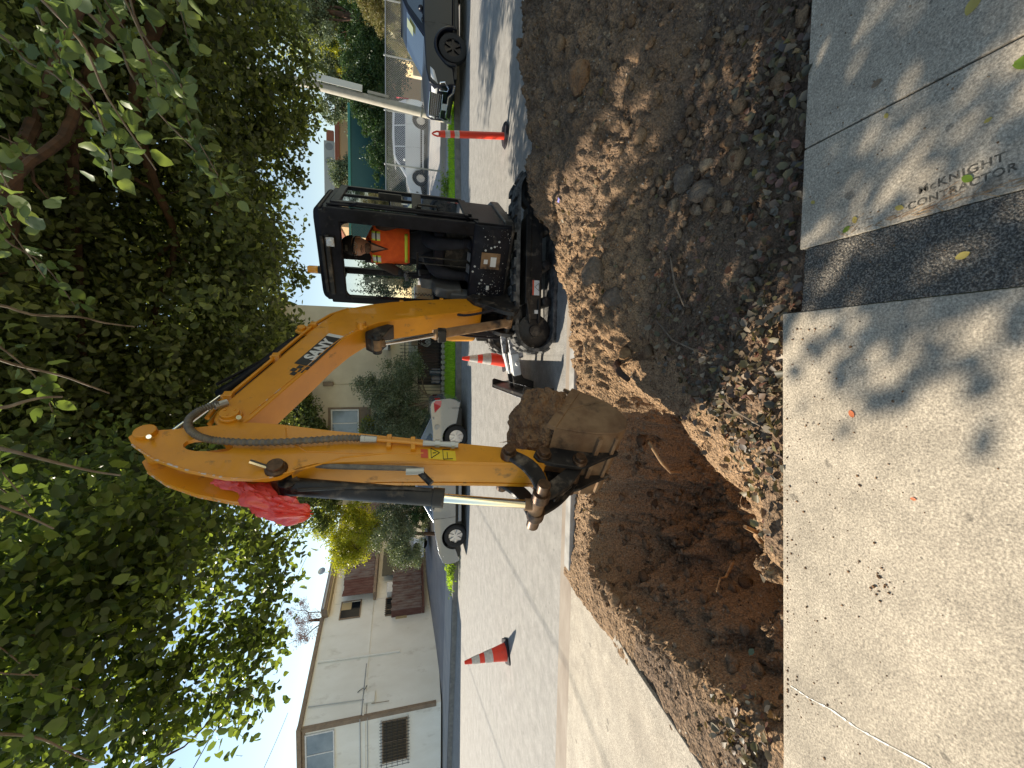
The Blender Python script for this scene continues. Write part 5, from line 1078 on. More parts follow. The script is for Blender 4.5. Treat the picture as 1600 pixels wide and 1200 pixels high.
# head
hc = Vector((.255, .305, 2.10))
def hf(p):
    q = p.copy(); # x front
    if q.z < -.2: q.x *= 1-.12*(-q.z-.2); q.y *= 1-.30*(-q.z-.2)
    if q.x > .75 and abs(q.y) < .25 and -.35 < q.z < .12: q.x += .16*(1-abs(q.y)/.25)*(1-abs(q.z+.15)/.3 if abs(q.z+.15) < .3 else 0)   # nose
    if q.x > .6 and abs(abs(q.y)-.36) < .18 and .0 < q.z < .25: q.x -= .06                                                          # eye sockets
    if q.x > .5 and q.z < -.78: q.x += .05
    return q
mb = MB(); mb.sphere(hc, (.098, .078, .122), 36, 28, hf); head = mb.build('head', M['skin'], per, ang=80)
HS = Matrix.Translation(hc+Vector((0, 0, .02))) @ Matrix.Diagonal((1.14, 1.16, 1.16, 1)) @ Matrix.Translation(-hc); head.matrix_local = HS
for s2 in (-1, 1):
    mb = MB(); mb.sphere(hc+Vector((-.005, s2*.080, -.005)), (.020, .010, .032), 10, 8); mb.build('ear', M['skin'], head)
    mb = MB(); mb.sphere(hc+Vector((.082, s2*.030, .018)), (.012, .014, .009), 10, 8); mb.build('eye', M['eye'], head)
    mb = MB(); mb.sphere(hc+Vector((.0925, s2*.030, .018)), (.004, .005, .005), 8, 6); mb.build('pupil', M['ink'], head)
    mb = MB(); ring_ = [(hc.x+.106-.25*abs(.034*math.cos(t)), hc.y+s2*.034+.026*math.cos(t), hc.z+.012+.019*math.sin(t)) for t in [2*PI*k/18 for k in range(19)]]; mb.tube(ring_, .0022, 6, caps=False); mb.tube([(hc.x+.09, hc.y+s2*.060, hc.z+.016), (hc.x, hc.y+s2*.083, hc.z+.014)], .002, 6); mb.build('glasses', M['galv'], head)
mb = MB(); mb.tube([(hc.x+.108, hc.y-.010, hc.z+.014), (hc.x+.108, hc.y+.010, hc.z+.014)], .002, 6); mb.build('glasses_bridge', M['galv'], head)
mb = MB(); mb.tube([(hc.x+.076, hc.y-.026, hc.z-.055), (hc.x+.090, hc.y, hc.z-.052), (hc.x+.076, hc.y+.026, hc.z-.055)], [.003, .006, .003], 8); mb.build('mouth', M['lips'], head)
def bf(p):
    q = p.copy()
    return q
mb = MB(); mb.tube([(hc.x+.078, hc.y-.034, hc.z-.043), (hc.x+.099, hc.y, hc.z-.036), (hc.x+.078, hc.y+.034, hc.z-.043)], [.004, .007, .004], 8)
mb.sphere(hc+Vector((.045, 0, -.088)), (.044, .048, .034), 14, 10); mb.build('beard', mat('dark_beard', (.07, .04, .03), .95, col2=(.2, .12, .08), scale=60), head)
# cap with peak
def cf(p): q = p.copy(); q.z = max(q.z, -.02); return q
mb = MB(); mb.sphere(hc+Vector((-.008, 0, .045)), (.106, .088, .102), 28, 16, cf); cap = mb.build('cap', M['cap'], head, ang=80)
mb = MB(); V = []
for j in range(5):
    for i in range(13):
        a_ = -1.15+2.3*i/12; rr_ = .092+.016*j*math.cos(a_*.8); V.append((hc.x-.008+rr_*math.cos(a_)*1.05, hc.y+rr_*math.sin(a_)*.86, hc.z+.048-.006*j-.012*abs(a_)))
F = [(j*13+i, j*13+i+1, (j+1)*13+i+1, (j+1)*13+i) for j in range(4) for i in range(12)]
o = mb.add(V, F).build('cap_peak', M['cap'], head, ang=80); so2 = o.modifiers.new('s', 'SOLIDIFY'); so2.thickness = .004
mb = MB()
for i in range(5): mb.box(hc.x+.090-.003*abs(i-2), hc.x+.094-.003*abs(i-2), hc.y-.026+.0115*i, hc.y-.019+.0115*i, hc.z+.075, hc.z+.098)
mb.build('cap_badge', M['grey'], head)
# gloved hands closed on the two joysticks: palm, four curled fingers, thumb
def hand(org, s2):
    org = Vector(org)
    nodes = [((0, 0, 0), .030), ((.035, 0, -.004), (.042, .024)), ((.07, 0, -.006), (.040, .021))]; E_ = [(0, 1), (1, 2)]
    nodes = [(tuple(org+Vector(p)), r_) for p, r_ in nodes]
    skin_obj('hand', nodes, E_, M['glove'], per)
    for k in range(4):
        yy_ = (-.029+.0195*k); L_ = (.026, .030, .028, .021)[k]
        P = [(.062, yy_, .0), (.062+L_, yy_*1.05, .004), (.068+L_*1.25, yy_*1.05, -.018), (.058+L_*.9, yy_, -.034)]
        skin_obj('finger', [(tuple(org+Vector(p)), r_) for p, r_ in zip(P, (.0105, .0095, .0088, .0075))], [(0, 1), (1, 2), (2, 3)], M['glove'], per, 1)
    P = [(.018, -s2*.026, -.006), (.040, -s2*.048, -.014), (.062, -s2*.046, -.026)]
    skin_obj('thumb', [(tuple(org+Vector(p)), r_) for p, r_ in zip(P, (.013, .011, .009))], [(0, 1), (1, 2)], M['glove'], per, 1)
hand((.225, .012, 1.625), -1); hand((.245, .598, 1.64), 1)
# boots
for y in (.12, .485):
    mb = MB(); mb.sphere((.50, y, .925), (.115, .048, .045), 18, 10, lambda p: Vector((p.x, p.y, max(p.z, -.75)))); mb.tube([(.44, y, .92), (.44, y, 1.02)], .052, 12); mb.build('boot', M['cap'], per)
# ================================================================== STREET OBJECTS
def cone(name, label, loc, rz, h=.72, tilt=(0, 0)):
    t = thing(name, label, 'traffic cone', loc, rz, 'orange traffic cones on the road'); t.rotation_euler.x = tilt[0]; t.rotation_euler.y = tilt[1]
    rb, rt_ = .135, .028; rad_ = lambda z: rb+(rt_-rb)*z/h
    mb = MB(); mb.lathe([(rb+.012, .02), (rb, .03), (rad_(h*.3), h*.3), (rad_(h*.6), h*.6), (rt_, h-.01), (rt_*.75, h), (rt_*.6, h-.03)], (0, 0, 0), (0, 0, 1), 32); mb.build('cone_body', M['coneor'], t)
    for a, b in ((.36, .55), (.66, .84)):
        mb = MB(); mb.lathe([(rad_(h*a)+.0005, h*a), (rad_(h*a)+.003, h*a+.002), (rad_(h*b)+.003, h*b-.002), (rad_(h*b)+.0005, h*b)], (0, 0, 0), (0, 0, 1), 32); mb.build('reflective_band', M['reflect'], t)
    mb = MB(); s_ = .19; mb.prism([(-s_, -s_+.03), (-s_+.03, -s_), (s_-.03, -s_), (s_, -s_+.03), (s_, s_-.03), (s_-.03, s_), (-s_+.03, s_), (-s_, s_-.03)], lambda x, y: (x, y, .003), lambda x, y: (x*.96, y*.96, .032)); mb.build('rubber_base', M['cap'], t, bevel=.006)
    return t
cone('traffic_cone', 'orange cone with two silver bands standing alone on the sunny road', (-4.90, 6.02, 0), .6, tilt=(0, R(-4)))
cone('traffic_cone', 'orange cone with silver bands behind the excavator blade', (-.02, 6.45, 0), .3, .74)
t = thing('delineator_post', 'tall orange tubular delineator post with two silver bands on black base', 'delineator post', (3.74, 6.68, 0)); t.rotation_euler.y = R(-7)
mb = MB(); mb.lathe([(.062, .02), (.055, .04), (.052, .95), (.050, 1.08), (.042, 1.12), (.036, 1.13), (.030, 1.10)], (0, 0, 0), (0, 0, 1), 28); mb.build('post', M['coneor'], t)
mb = MB(); mb.tube([(-.032, 0, 1.10), (-.036, 0, 1.16), (-.018, 0, 1.215), (.0, 0, 1.235), (.018, 0, 1.215), (.036, 0, 1.16), (.032, 0, 1.10)], [.014, .013, .013, .013, .013, .013, .014], 10); mb.build('handle', M['coneor'], t)
for a, b in ((.80, .88), (.95, 1.03)):
    mb = MB(); mb.lathe([(.053, a), (.056, a+.002), (.055, b-.002), (.052, b)], (0, 0, 0), (0, 0, 1), 28); mb.build('reflective_band', M['reflect'], t)
mb = MB(); mb.prism([(.22*math.cos(k*PI/4+.4), .22*math.sin(k*PI/4+.4)) for k in range(8)], lambda x, y: (x, y, .004), lambda x, y: (x*.85, y*.85, .045)); mb.build('rubber_base', M['cap'], t, bevel=.01)
# utility pole at the kerb
t = thing('utility_pole', 'pale leaning utility pole at the far kerb with a long metal sign bracket', 'pole', (8.07, 14.0, .1)); t.rotation_euler.y = R(4.4)
mb = MB(); mb.tube([(0, 0, 0), (0, 0, 3.0), (0, 0, 7.5)], [.145, .125, .10], 20); mb.build('shaft', M['pole'], t)
mb = MB(); mb.box(-.10, .10, -.26, -.22, 2.95, 4.55); mb.box(-.02, .02, -.22, -.10, 3.1, 3.16); mb.box(-.02, .02, -.22, -.10, 4.3, 4.36)
mb.v = [(x+.16, y+.05, z) for x, y, z in mb.v]; mb.build('sign_back', M['galv'], t, bevel=.01)
mb = MB(); mb.box(-.16, .16, -.16, .14, .0, .05); mb.tube([(0, 0, 1.1), (0, 0, 1.13)], .175, 20); mb.build('strap', M['galv'], t)
mb = MB(); mb.box(.10, .18, -.16, -.10, 2.15, 2.80); mb.build('conduit_box', M['pole'], t, bevel=.01)
# ------------------------------------------------------------------ VEHICLES
def wheel(parent, x, y, r_, w_, side_, nsp, rimmat, rimr=.66):
    t = bpy.data.objects.new('wheel', None); C.objects.link(t); t.parent = parent; t.location = (x, y, r_)
    mb = MB(); mb.lathe([(r_*.60, -w_/2+.01), (r_*.86, -w_/2), (r_*.97, -w_/2+.02), (r_, -w_*.25), (r_, w_*.25), (r_*.97, w_/2-.02), (r_*.86, w_/2), (r_*.60, w_/2-.01)], (0, 0, 0), (0, 1, 0), 36, True); mb.build('tyre', M['tyre'], t)
    mb = MB(); ys = side_*(w_/2-.03); rr = r_*rimr
    mb.lathe([(rr*.90, ys-side_*.05), (rr*.93, ys), (rr, ys+side_*.012), (rr*1.01, ys-side_*.04)], (0, 0, 0), (0, 1, 0), 36)
    mb.lathe([(0, ys+side_*.008), (rr*.2, ys+side_*.006), (rr*.24, ys-side_*.02)], (0, 0, 0), (0, 1, 0), 20)
    for k in range(nsp):
        a = 2*PI*k/nsp; c, s_ = math.cos(a), math.sin(a); p = lambda rad_, tt, dy: (rad_*c-tt*s_, ys+dy, rad_*s_+tt*c)
        w1, w2 = rr*.10, rr*.135
        mb.hexa([p(rr*.15, -w1, -.03*side_), p(rr*.15, w1, -.03*side_), p(rr*.15, w1, .004*side_), p(rr*.15, -w1, .004*side_), p(rr*.93, -w2, -.03*side_), p(rr*.93, w2, -.03*side_), p(rr*.93, w2, -.002*side_), p(rr*.93, -w2, -.002*side_)])
    mb.build('rim', rimmat, t, smooth=True, ang=30)
    mb = MB(); mb.lathe([(0, ys-side_*.06), (rr*.92, ys-side_*.06)], (0, 0, 0), (0, 1, 0), 28); mb.build('brake_disc', M['ink'], t)
    return t
def car(name, label, cat, loc, rz, S):
    t = thing(name, label, cat, loc, rz, S.get('group')); L2 = S['L']/2; W = S['W']/2; wr = S['wr']; wf, wb = S['wf'], S['wb']; paint = M[S['paint']]
    top = S['top']; z0 = S['z0']
    def arch(xc):
        R_ = wr+.055; return [(xc+R_*math.cos(a), wr+R_*math.sin(a)) for a in [k*PI/14 for k in range(15)] if wr+R_*math.sin(a) > z0-.001]
    prof = [(-L2+.06, z0)]+[(x, z) for x, z in reversed(arch(wb))]+[(x, z) for x, z in reversed(arch(wf))]+[(L2-.08, z0)]+top
    # body side curvature: slices across the width
    prof = [(x, max(z, z0)) for x, z in prof]
    def sec(y_frac):
        def f(x, z):
            yy_ = W*y_frac
            return (x, yy_, z)
        return f
    ny_ = [(-1, .0), (-.93, 1)]
    mb = MB(); n_ = len(prof)
    zs_ = [z for x, z in prof]; zmax = max(zs_)
    def ring(y, inset):
        out_ = []
        for x, z in prof:
            cx_ = x*(1-inset*.010); cz_ = z-(inset*.02 if z > .45*zmax else 0)
            bul = 0
            out_.append((cx_, y, cz_))
        return out_
    def yof(z, s_): # tumblehome below the belt line
        k = (z-z0)/(zmax-z0); return s_*W*(1-.035*(1-min(1, k*2.2))-.05*max(0, k-.62)/.38-.0)
    def endtaper(x): e = max(0, abs(x)-(L2-.75))/.75; return 1-S.get('taper', .10)*e*e
    R0 = [(x, yof(z, -1)*endtaper(x), z) for x, z in prof]; R1 = [(x, yof(z, 1)*endtaper(x), z) for x, z in prof]
    mb.add(R0+R1, [tuple(range(n_-1, -1, -1)), tuple(range(n_, 2*n_))]+[(i, (i+1) % n_, n_+(i+1) % n_, n_+i) for i in range(n_)])
    body = mb.build('body', paint, t, bevel=.045, seg=4, ang=50)
    mb = MB(); mb.box(-L2+.25, L2-.25, -W+.10, W-.10, z0-.02, z0+.35); mb.box(-L2+.12, L2-.12, -W+.22, W-.22, z0+.02, z0+.3); mb.build('underbody', M['ink'], t)
    # cabin
    cb = S['cabin']; Wb, Wt = W*.93, W*.72; zb = min(z for x, z in cb)-.02; zt = max(z for x, z in cb)
    yc_ = lambda z, s_, l=0: s_*(Wb+(Wt-Wb)*(z-zb)/(zt-zb)+l)
    A = [(x, yc_(z, -1), z) for x, z in cb]; B = [(x, yc_(z, 1), z) for x, z in cb]; n_ = len(cb)
    mb = MB(); mb.add(A+B, [tuple(range(n_-1, -1, -1)), tuple(range(n_, 2*n_))]+[(i, (i+1) % n_, n_+(i+1) % n_, n_+i) for i in range(n_)]); cab = mb.build('cabin', paint, t, bevel=.03, seg=3)
    for win in S['windows']:
        for s_ in (-1, 1):
            mb = MB(); P = [(x, yc_(z, s_, .004*s_*s_), z) for x, z in win]; P = [(x, y+s_*.003, z) for x, y, z in P]; mb.add(P, [tuple(range(len(P)))]); mb.build('side_window', M['carglass'], cab, smooth=False)
    for (xa, za, xb, zb_) in S['screens']:
        d = Vector((xb-xa, 0, zb_-za)).normalized(); nn = Vector((-d.z, 0, d.x)); nn = nn if nn.z > 0 else -nn; o_ = nn*.006
        mb = MB(); mb.quad((xa+o_.x, yc_(za, -1)*.93, za+o_.z), (xa+o_.x, yc_(za, 1)*.93, za+o_.z), (xb+o_.x, yc_(zb_, 1)*.93, zb_+o_.z), (xb+o_.x, yc_(zb_, -1)*.93, zb_+o_.z)); mb.build('windscreen', M['carglass'], cab, smooth=False)
    for xw, in ((wf,), (wb,)):
        for s_ in (-1, 1): wheel(t, xw, s_*(W-.13), wr, .22, s_, S['spokes'], M[S.get('rim', 'alloy')], S.get('rimr', .66))
    # black wheel-arch liners, door shut lines, handles, mirrors
    for s_ in (-1, 1):
        for x in S['doors']:
            mb = MB(); P = [(x+dx, z) for dx, z in ((0, z0+.08), (.01, zmax*.62), (.05, zmax-.06))]
            mb.tube([(px_, yof(z, s_)+s_*.0035, z) for px_, z in P], .0045, 5); mb.build('door_seam', M['ink'], body)
        for x in S['handles']:
            mb = MB(); z = zmax*.80; mb.tube([(x-.09, yof(z, s_)+s_*.004, z), (x-.07, yof(z, s_)+s_*.03, z), (x+.07, yof(z, s_)+s_*.03, z+.004), (x+.09, yof(z, s_)+s_*.004, z)], .011, 8); mb.build('door_handle', paint, body)
        xm, zm = S['mirror']; mb = MB(); mb.sphere((xm, s_*(W+.09), zm), (.06, .10, .07), 14, 8); mb.tube([(xm, s_*(W-.06), zm-.05), (xm, s_*(W+.03), zm-.03)], .02, 8); mb.build('mirror', paint, t)
        mb = MB(); mb.prism([(wf-wr-.3, z0-.01), (wf-wr-.12, z0-.01), (wf-wr-.12, z0+.06), (wf-wr-.3, z0+.06)], lambda x, z: (x, s_*(W-.02), z), lambda x, z: (x, s_*(W-.0), z)) if False else mb.box(wb+wr+.1, wf-wr-.1, s_*(W*.95), s_*(W*.97+.005), z0-.03, z0+.06); mb.build('sill', M['ink'] if S.get('darksill') else paint, t, bevel=.01)
    return t, body, yof, W, L2, zmax
# silver sedan
SED = dict(L=4.80, W=1.80, wr=.33, wf=1.53, wb=-1.33, z0=.20, paint='silver', spokes=7, rimr=.68, doors=(.95, -.10, -1.02), handles=(.12, -.92), mirror=(.62, 1.0), taper=.16,
           top=[(2.38, .34), (2.40, .52), (2.33, .68), (2.0, .80), (1.3, .93), (.9, .97), (-1.5, .99), (-1.9, 1.03), (-2.18, 1.05), (-2.30, 1.02), (-2.36, .92), (-2.375, .78), (-2.40, .68), (-2.41, .5), (-2.37, .34), (-2.30, .24)],
           cabin=[(1.15, .93), (.35, 1.38), (.1, 1.44), (-.6, 1.455), (-1.05, 1.40), (-1.95, 1.0), (-1.9, .93)],
           windows=[[(.86, 1.0), (.40, 1.32), (.16, 1.375), (-.28, 1.39), (-.30, 1.0)], [(-.36, 1.0), (-.34, 1.39), (-.7, 1.39), (-1.0, 1.33), (-1.45, 1.06), (-1.4, 1.0)]],
           screens=[(1.10, .965, .36, 1.375), (-1.10, 1.375, -1.88, 1.035)])
SC = (-3.57, 11.72, -.02)
t, body, yof, W, L2, zm = car('parked_sedan', 'silver four-door sedan parked along the far kerb behind the excavator arm', 'car', SC, PI, SED)
for s_ in (-1, 1):
    def bs(x, z, l=.006): e_ = max(0, abs(x)-(L2-.75))/.75; return (x, yof(z, s_)*(1-.16*e_*e_)+s_*l, z)
    mb = MB(); mb.add([bs(-2.02, .93), bs(-2.28, .95), bs(-2.345, .90), bs(-2.35, .74), bs(-2.20, .76), (-2.40, s_*W*.60, .92), (-2.405, s_*W*.60, .78)], [(0, 1, 2, 3, 4), (2, 5, 6, 3)]); o = mb.build('tail_light', M['red'], body, smooth=False)
    mb = MB(); mb.add([(2.02, s_*(W*.88), .74), (2.28, s_*(W*.76), .67), (2.37, s_*(W*.52), .62), (2.36, s_*W*.5, .53), (2.31, s_*(W*.78), .56), (2.10, s_*(W*.90), .66)], [(0, 1, 4, 5), (1, 2, 3, 4)]); o = mb.build('headlight', M['lamp'], body); q = o.modifiers.new('s', 'SOLIDIFY'); q.thickness = .05; q.offset = 0
mb = MB(); r_ = .075; mb.prism([(-1.62+r_*math.cos(a)*(1.0), .86+r_*math.sin(a)) for a in [k*PI/8+PI/8 for k in range(16)]], lambda x, z: (x, W*.962, z), lambda x, z: (x, W*.968, z)); mb.build('fuel_flap', M['silver'], body, bevel=.003)
# grey people carrier behind the chain-link fence
VAN = dict(L=4.9, W=1.92, wr=.35, wf=1.47, wb=-1.38, z0=.22, paint='whitecar', spokes=7, rimr=.66, doors=(.98, -.02, -1.15), handles=(.15, -.25), mirror=(.72, 1.15), taper=.13,
           top=[(2.42, .4), (2.44, .62), (2.36, .82), (1.7, 1.04), (1.2, 1.10), (-2.2, 1.14), (-2.38, 1.08), (-2.42, .8), (-2.44, .5), (-2.40, .36)],
           cabin=[(1.55, 1.04), (.62, 1.60), (.35, 1.70), (-.5, 1.76), (-1.7, 1.74), (-2.15, 1.66), (-2.36, 1.10), (-2.3, 1.04)],
           windows=[[(1.18, 1.12), (.62, 1.52), (.38, 1.60), (.0, 1.62), (.0, 1.12)], [(-.06, 1.12), (-.06, 1.63), (-1.02, 1.65), (-1.04, 1.12)], [(-1.10, 1.12), (-1.08, 1.65), (-1.75, 1.62), (-2.0, 1.5), (-2.05, 1.14)]],
           screens=[(1.50, 1.08, .66, 1.60), (-2.17, 1.62, -2.34, 1.16)])
t, body, yof, W, L2, zm = car('parked_minivan', 'pale grey minivan parked behind the chain-link fence', 'minivan', (10.65, 22.3, .68), PI, VAN)
for s_ in (-1, 1):
    mb = MB(); mb.add([(2.0, s_*W*.91, .90), (2.34, s_*W*.76, .80), (2.36, s_*W*.72, .66), (2.12, s_*W*.92, .72)], [(0, 1, 2, 3)]); o = mb.build('headlight', M['lamp'], body); q = o.modifiers.new('s', 'SOLIDIFY'); q.thickness = .05; q.offset = 0
    mb = MB(); mb.add([(-2.36, s_*W*.90, 1.55), (-2.42, s_*W*.70, 1.52), (-2.45, s_*W*.72, .95), (-2.36, s_*W*.95, .95)], [(0, 1, 2, 3)]); o = mb.build('tail_light', M['red'], body); q = o.modifiers.new('s', 'SOLIDIFY'); q.thickness = .04; q.offset = 0
# white car nosing out of the driveway behind the sedan, and a dark one under the green screen
S2 = dict(SED); S2['paint'] = 'whitecar'
t, body, yof, W, L2, zm = car('driveway_car', 'white car parked in the driveway by the slatted balconies', 'car', (-8.15, 20.9, .70), R(-118), S2)
mb = MB(); mb.box(2.36, 2.41, -.45, .45, .42, .62); mb.build('grille', M['ink'], body, bevel=.01)
for s_ in (-1, 1):
    mb = MB(); mb.box(2.28, 2.36, s_*.78, s_*.50, .60, .70); mb.build('headlight', M['lamp'], body, bevel=.02)
S3 = dict(SED); S3['paint'] = 'bluecar'
car('dark_car', 'dark blue car half hidden in front of the green screen', 'car', (10.4, 25.0, .72), PI, S3)
# charcoal SUV
SUV = dict(L=4.95, W=1.98, wr=.40, wf=1.42, wb=-1.45, z0=.30, paint='charcoal', spokes=6, rimr=.62, rim='darkalloy', doors=(.85, -.12, -1.12), handles=(.02, -.95), mirror=(.68, 1.30), taper=.12, darksill=True,
           top=[(2.40, .42), (2.46, .60), (2.47, .90), (2.40, 1.06), (2.1, 1.14), (1.0, 1.22), (-2.2, 1.24), (-2.42, 1.15), (-2.46, .8), (-2.44, .5)],
           cabin=[(1.28, 1.14), (.50, 1.68), (.25, 1.80), (-.5, 1.86), (-1.8, 1.82), (-2.12, 1.75), (-2.36, 1.20), (-2.3, 1.14)],
           windows=[[(.92, 1.24), (.42, 1.62), (.22, 1.71), (-.24, 1.735), (-.24, 1.24)], [(-.30, 1.24), (-.30, 1.735), (-1.15, 1.73), (-1.20, 1.24)], [(-1.27, 1.24), (-1.24, 1.73), (-1.8, 1.70), (-2.05, 1.30), (-2.0, 1.25)]],
           screens=[(1.24, 1.185, .54, 1.665), (-2.14, 1.70, -2.34, 1.26)])
t, body, yof, W, L2, zm = car('parked_suv', 'charcoal SUV with bright grille parked facing left at the far kerb', 'SUV', (10.18, 12.72, -.01), PI, SUV)
# fender flares, grille, lights (front = +x)
for s_ in (-1, 1):
    for xw in (SUV['wf'], SUV['wb']):
        mb = MB(); P = [(xw+.50*math.cos(a), s_*(W*.975+.012), .40+.49*math.sin(a)) for a in [-.15+k*(PI+.3)/16 for k in range(17)]]; mb.tube(P, .042, 8); mb.build('wheel_arch_trim', M['charcoal'], body)
    mb = MB(); mb.add([(2.05, s_*W*.955, 1.03), (2.36, s_*W*.86, .99), (2.485, s_*W*.60, .97), (2.50, s_*W*.58, .82), (2.42, s_*W*.86, .80), (2.14, s_*W*.97, .92)], [(0, 1, 4, 5), (1, 2, 3, 4)]); o = mb.build('headlight', M['lamp'], body); q = o.modifiers.new('s', 'SOLIDIFY'); q.thickness = .05; q.offset = 0
    mb = MB(); ring_ = [(2.46, s_*.66, .74), (2.40, s_*.90, .74), (2.38, s_*.92, .62), (2.45, s_*.80, .50), (2.47, s_*.70, .52), (2.46, s_*.66, .74)]; mb.tube(ring_, .022, 8); mb.build('fog_lamp_trim', M['chromeplast'], body)
    mb = MB(); mb.add([(2.465, s_*.68, .72), (2.41, s_*.89, .72), (2.39, s_*.90, .62), (2.455, s_*.79, .53), (2.475, s_*.71, .55)], [(0, 1, 2, 3, 4)]); o = mb.build('fog_lamp', M['ink'], body); q = o.modifiers.new('s', 'SOLIDIFY'); q.thickness = .03; q.offset = 0
    mb = MB(); mb.tube([(2.49, s_*.10, .47), (2.49, s_*.50, .47), (2.46, s_*.66, .36), (2.40, s_*.86, .34)], .035, 8); mb.build('bumper_trim', M['chromeplast'], body, bevel=0)
mb = MB(); mb.box(2.44, 2.488, -.56, .56, .66, 1.0); gr_ = mb.build('grille', M['ink'], body, bevel=.02)
mb = MB()
for z in (.70, .76, .82, .88, .94): 
    for k in range(-6, 7): mb.box(2.485, 2.497, k*.082-.03, k*.082+.03, z-.011, z+.011)
mb.build('grille_mesh', M['chromeplast'], gr_, bevel=.003)['kind'] = 'stuff'
mb = MB(); mb.tube([(2.50, -.58, .65), (2.505, 0, .64), (2.50, .58, .65)], .014, 8); mb.tube([(2.49, -.60, 1.01), (2.505, 0, 1.02), (2.49, .60, 1.01)], .018, 8); mb.build('grille_trim', M['chromeplast'], gr_)
mb = MB(); mb.box(2.45, 2.49, -.62, .62, .36, .44); mb.build('lower_grille', M['ink'], body, bevel=.01)
mb = MB(); mb.box(2.505, 2.515, -.16, .16, .47, .63); mb.build('number_plate', M['sticker'], body, bevel=.004)
mb = MB(); mb.add([(.62, .30, 1.64), (.62, .62, 1.64), (.86, .62, 1.475), (.86, .30, 1.475)], [(0, 1, 2, 3)]); mb.v = [(x+.015, y, z+.02) for x, y, z in mb.v]; mb.build('parking_card', M['leafO'], body)
mb = MB(); mb.tube([(.2, -.72, 1.83), (-1.9, -.72, 1.85)], .018, 8); mb.build('roof_rail', M['charcoal'], t); mb = MB(); mb.tube([(.2, .72, 1.83), (-1.9, .72, 1.85)], .018, 8); mb.build('roof_rail', M['charcoal'], t)

# ================================================================== BUILDINGS
# cream two-storey block on the left, its long wall running away from the street
A0 = Vector((-15.08, 14.27, 0)); angA = math.atan2(20.55-14.27, -12.60+15.08)
A = thing('apartment_building', 'cream two-storey stucco building on the left with slatted balconies', 'building', A0, angA)
toA = Matrix.Rotation(-angA, 4, 'Z') @ Matrix.Translation(-A0)                       # world metres into the block's frame
YF = 15.72
fp_ = [toA @ Vector(p) for p in ((-14.50, YF, 0), (-27, YF, 0), (-27, 32, 0))]
poly = [(fp_[0].x, 0.0), (15.5, 0.0), (15.5, 7.5), (fp_[2].x, fp_[2].y), (fp_[1].x, fp_[1].y)]
mb = MB(); mb.prism(poly, lambda x, y: (x, y, .3), lambda x, y: (x, y, 5.62)); wallA = mb.build('wall', M['stuccoA'], A)
def fac(mb): return mb.xf(toA)
mb = MB(); mb.box(1.5, 6.1, -.12, 6, 5.62, 5.78); mb.box(6.1, 15.8, -.55, 8.1, 5.46, 5.74); mb.build('roof', M['trim'], A, bevel=.02)
mb = MB(); mb.box(-27.1, -14.40, YF-.12, 31, 5.63, 5.80); fac(mb).build('front_roof', M['trim'], A, bevel=.02)
mb = MB(); mb.box(6.12, 15.75, -.50, 0, 5.40, 5.455); mb.build('soffit', M['soffit'], A)
mb = MB(); mb.tube([(6.15, -.60, 5.62), (15.8, -.60, 5.60)], .055, 8); mb.build('roof_gutter', M['galv'], A)
mb = MB(); mb.box(1.62, 15.5, -.035, 0, 3.36, 3.42); mb.build('floor_band', M['stuccoA'], A, bevel=.006)
mb = MB(); mb.box(-14.62, -14.46, YF-.05, YF+.10, .5, 5.60); mb.box(-27, -14.62, YF-.04, YF, 5.50, 5.62); fac(mb).build('corner_trim', M['trim'], A, bevel=.005)
def window(parent, x0_, x1_, z0_, z1_, glass='win', rails=(.5,), name='window', fr='white', y=-.02, tf=None):
    mb = MB(); f = .05
    mb.box(x0_-f, x1_+f, y-.03, y+.02, z1_, z1_+f); mb.box(x0_-f, x1_+f, y-.05, y+.02, z0_-f, z0_); mb.box(x0_-f, x0_, y-.03, y+.02, z0_, z1_); mb.box(x1_, x1_+f, y-.03, y+.02, z0_, z1_)
    for r_ in rails: mb.box(x0_+(x1_-x0_)*r_-.02, x0_+(x1_-x0_)*r_+.02, y-.025, y+.01, z0_, z1_)
    if tf: mb.xf(tf)
    o = mb.build(name, M[fr], parent, bevel=.005)
    mb = MB(); mb.box(x0_, x1_, y-.004, y, z0_, z1_)
    if tf: mb.xf(tf)
    mb.build('pane', M[glass], o, smooth=False); return o
window(A, -16.45, -14.78, 4.50, 5.46, rails=(.5,), y=YF-.02, tf=toA)
window(A, -20.5, -18.2, 4.50, 5.46, rails=(.5,), y=YF-.02, tf=toA)
window(A, -20.5, -18.6, 1.72, 2.66, rails=(.5,), y=YF-.02, tf=toA)
o = window(A, -16.6, -14.9, 1.72, 2.62, glass='windark', rails=(.5,), fr='trim', y=YF-.02, tf=toA)
def grille(parent, x0_, x1_, z0_, z1_, nv, nh, y=-.14, yb=0, tf=None):
    mb = MB()
    for i in range(nv+1): x = x0_+(x1_-x0_)*i/nv; mb.tube([(x, y, z0_-.06), (x, y, z1_+.06)], .010, 6)
    for i in range(nh+1): z = z0_+(z1_-z0_)*i/nh; mb.tube([(x0_-.04, y, z), (x1_+.04, y, z)], .010, 6)
    for x in (x0_, x1_):
        for z in (z0_, z1_): mb.tube([(x, y, z), (x, yb, z)], .012, 6)
    if tf: mb.xf(tf)
    mb.build('security_bars', M['iron'], parent)
grille(o, -16.75, -14.8, 1.64, 2.70, 14, 5, YF-.14, YF, toA)
mb = MB(); mb.box(-27, -14.62, YF-.03, YF, 3.30, 3.36); fac(mb).build('facade_band', M['stuccoA'], A, bevel=.005)
mb = MB(); mb.tube([(-27, YF-.04, 3.50), (-14.5, YF-.04, 3.50)], .018, 8); mb.tube([(-27, YF-.04, 3.22), (-14.5, YF-.04, 3.22)], .012, 8); fac(mb).build('conduit', M['galv'], A)
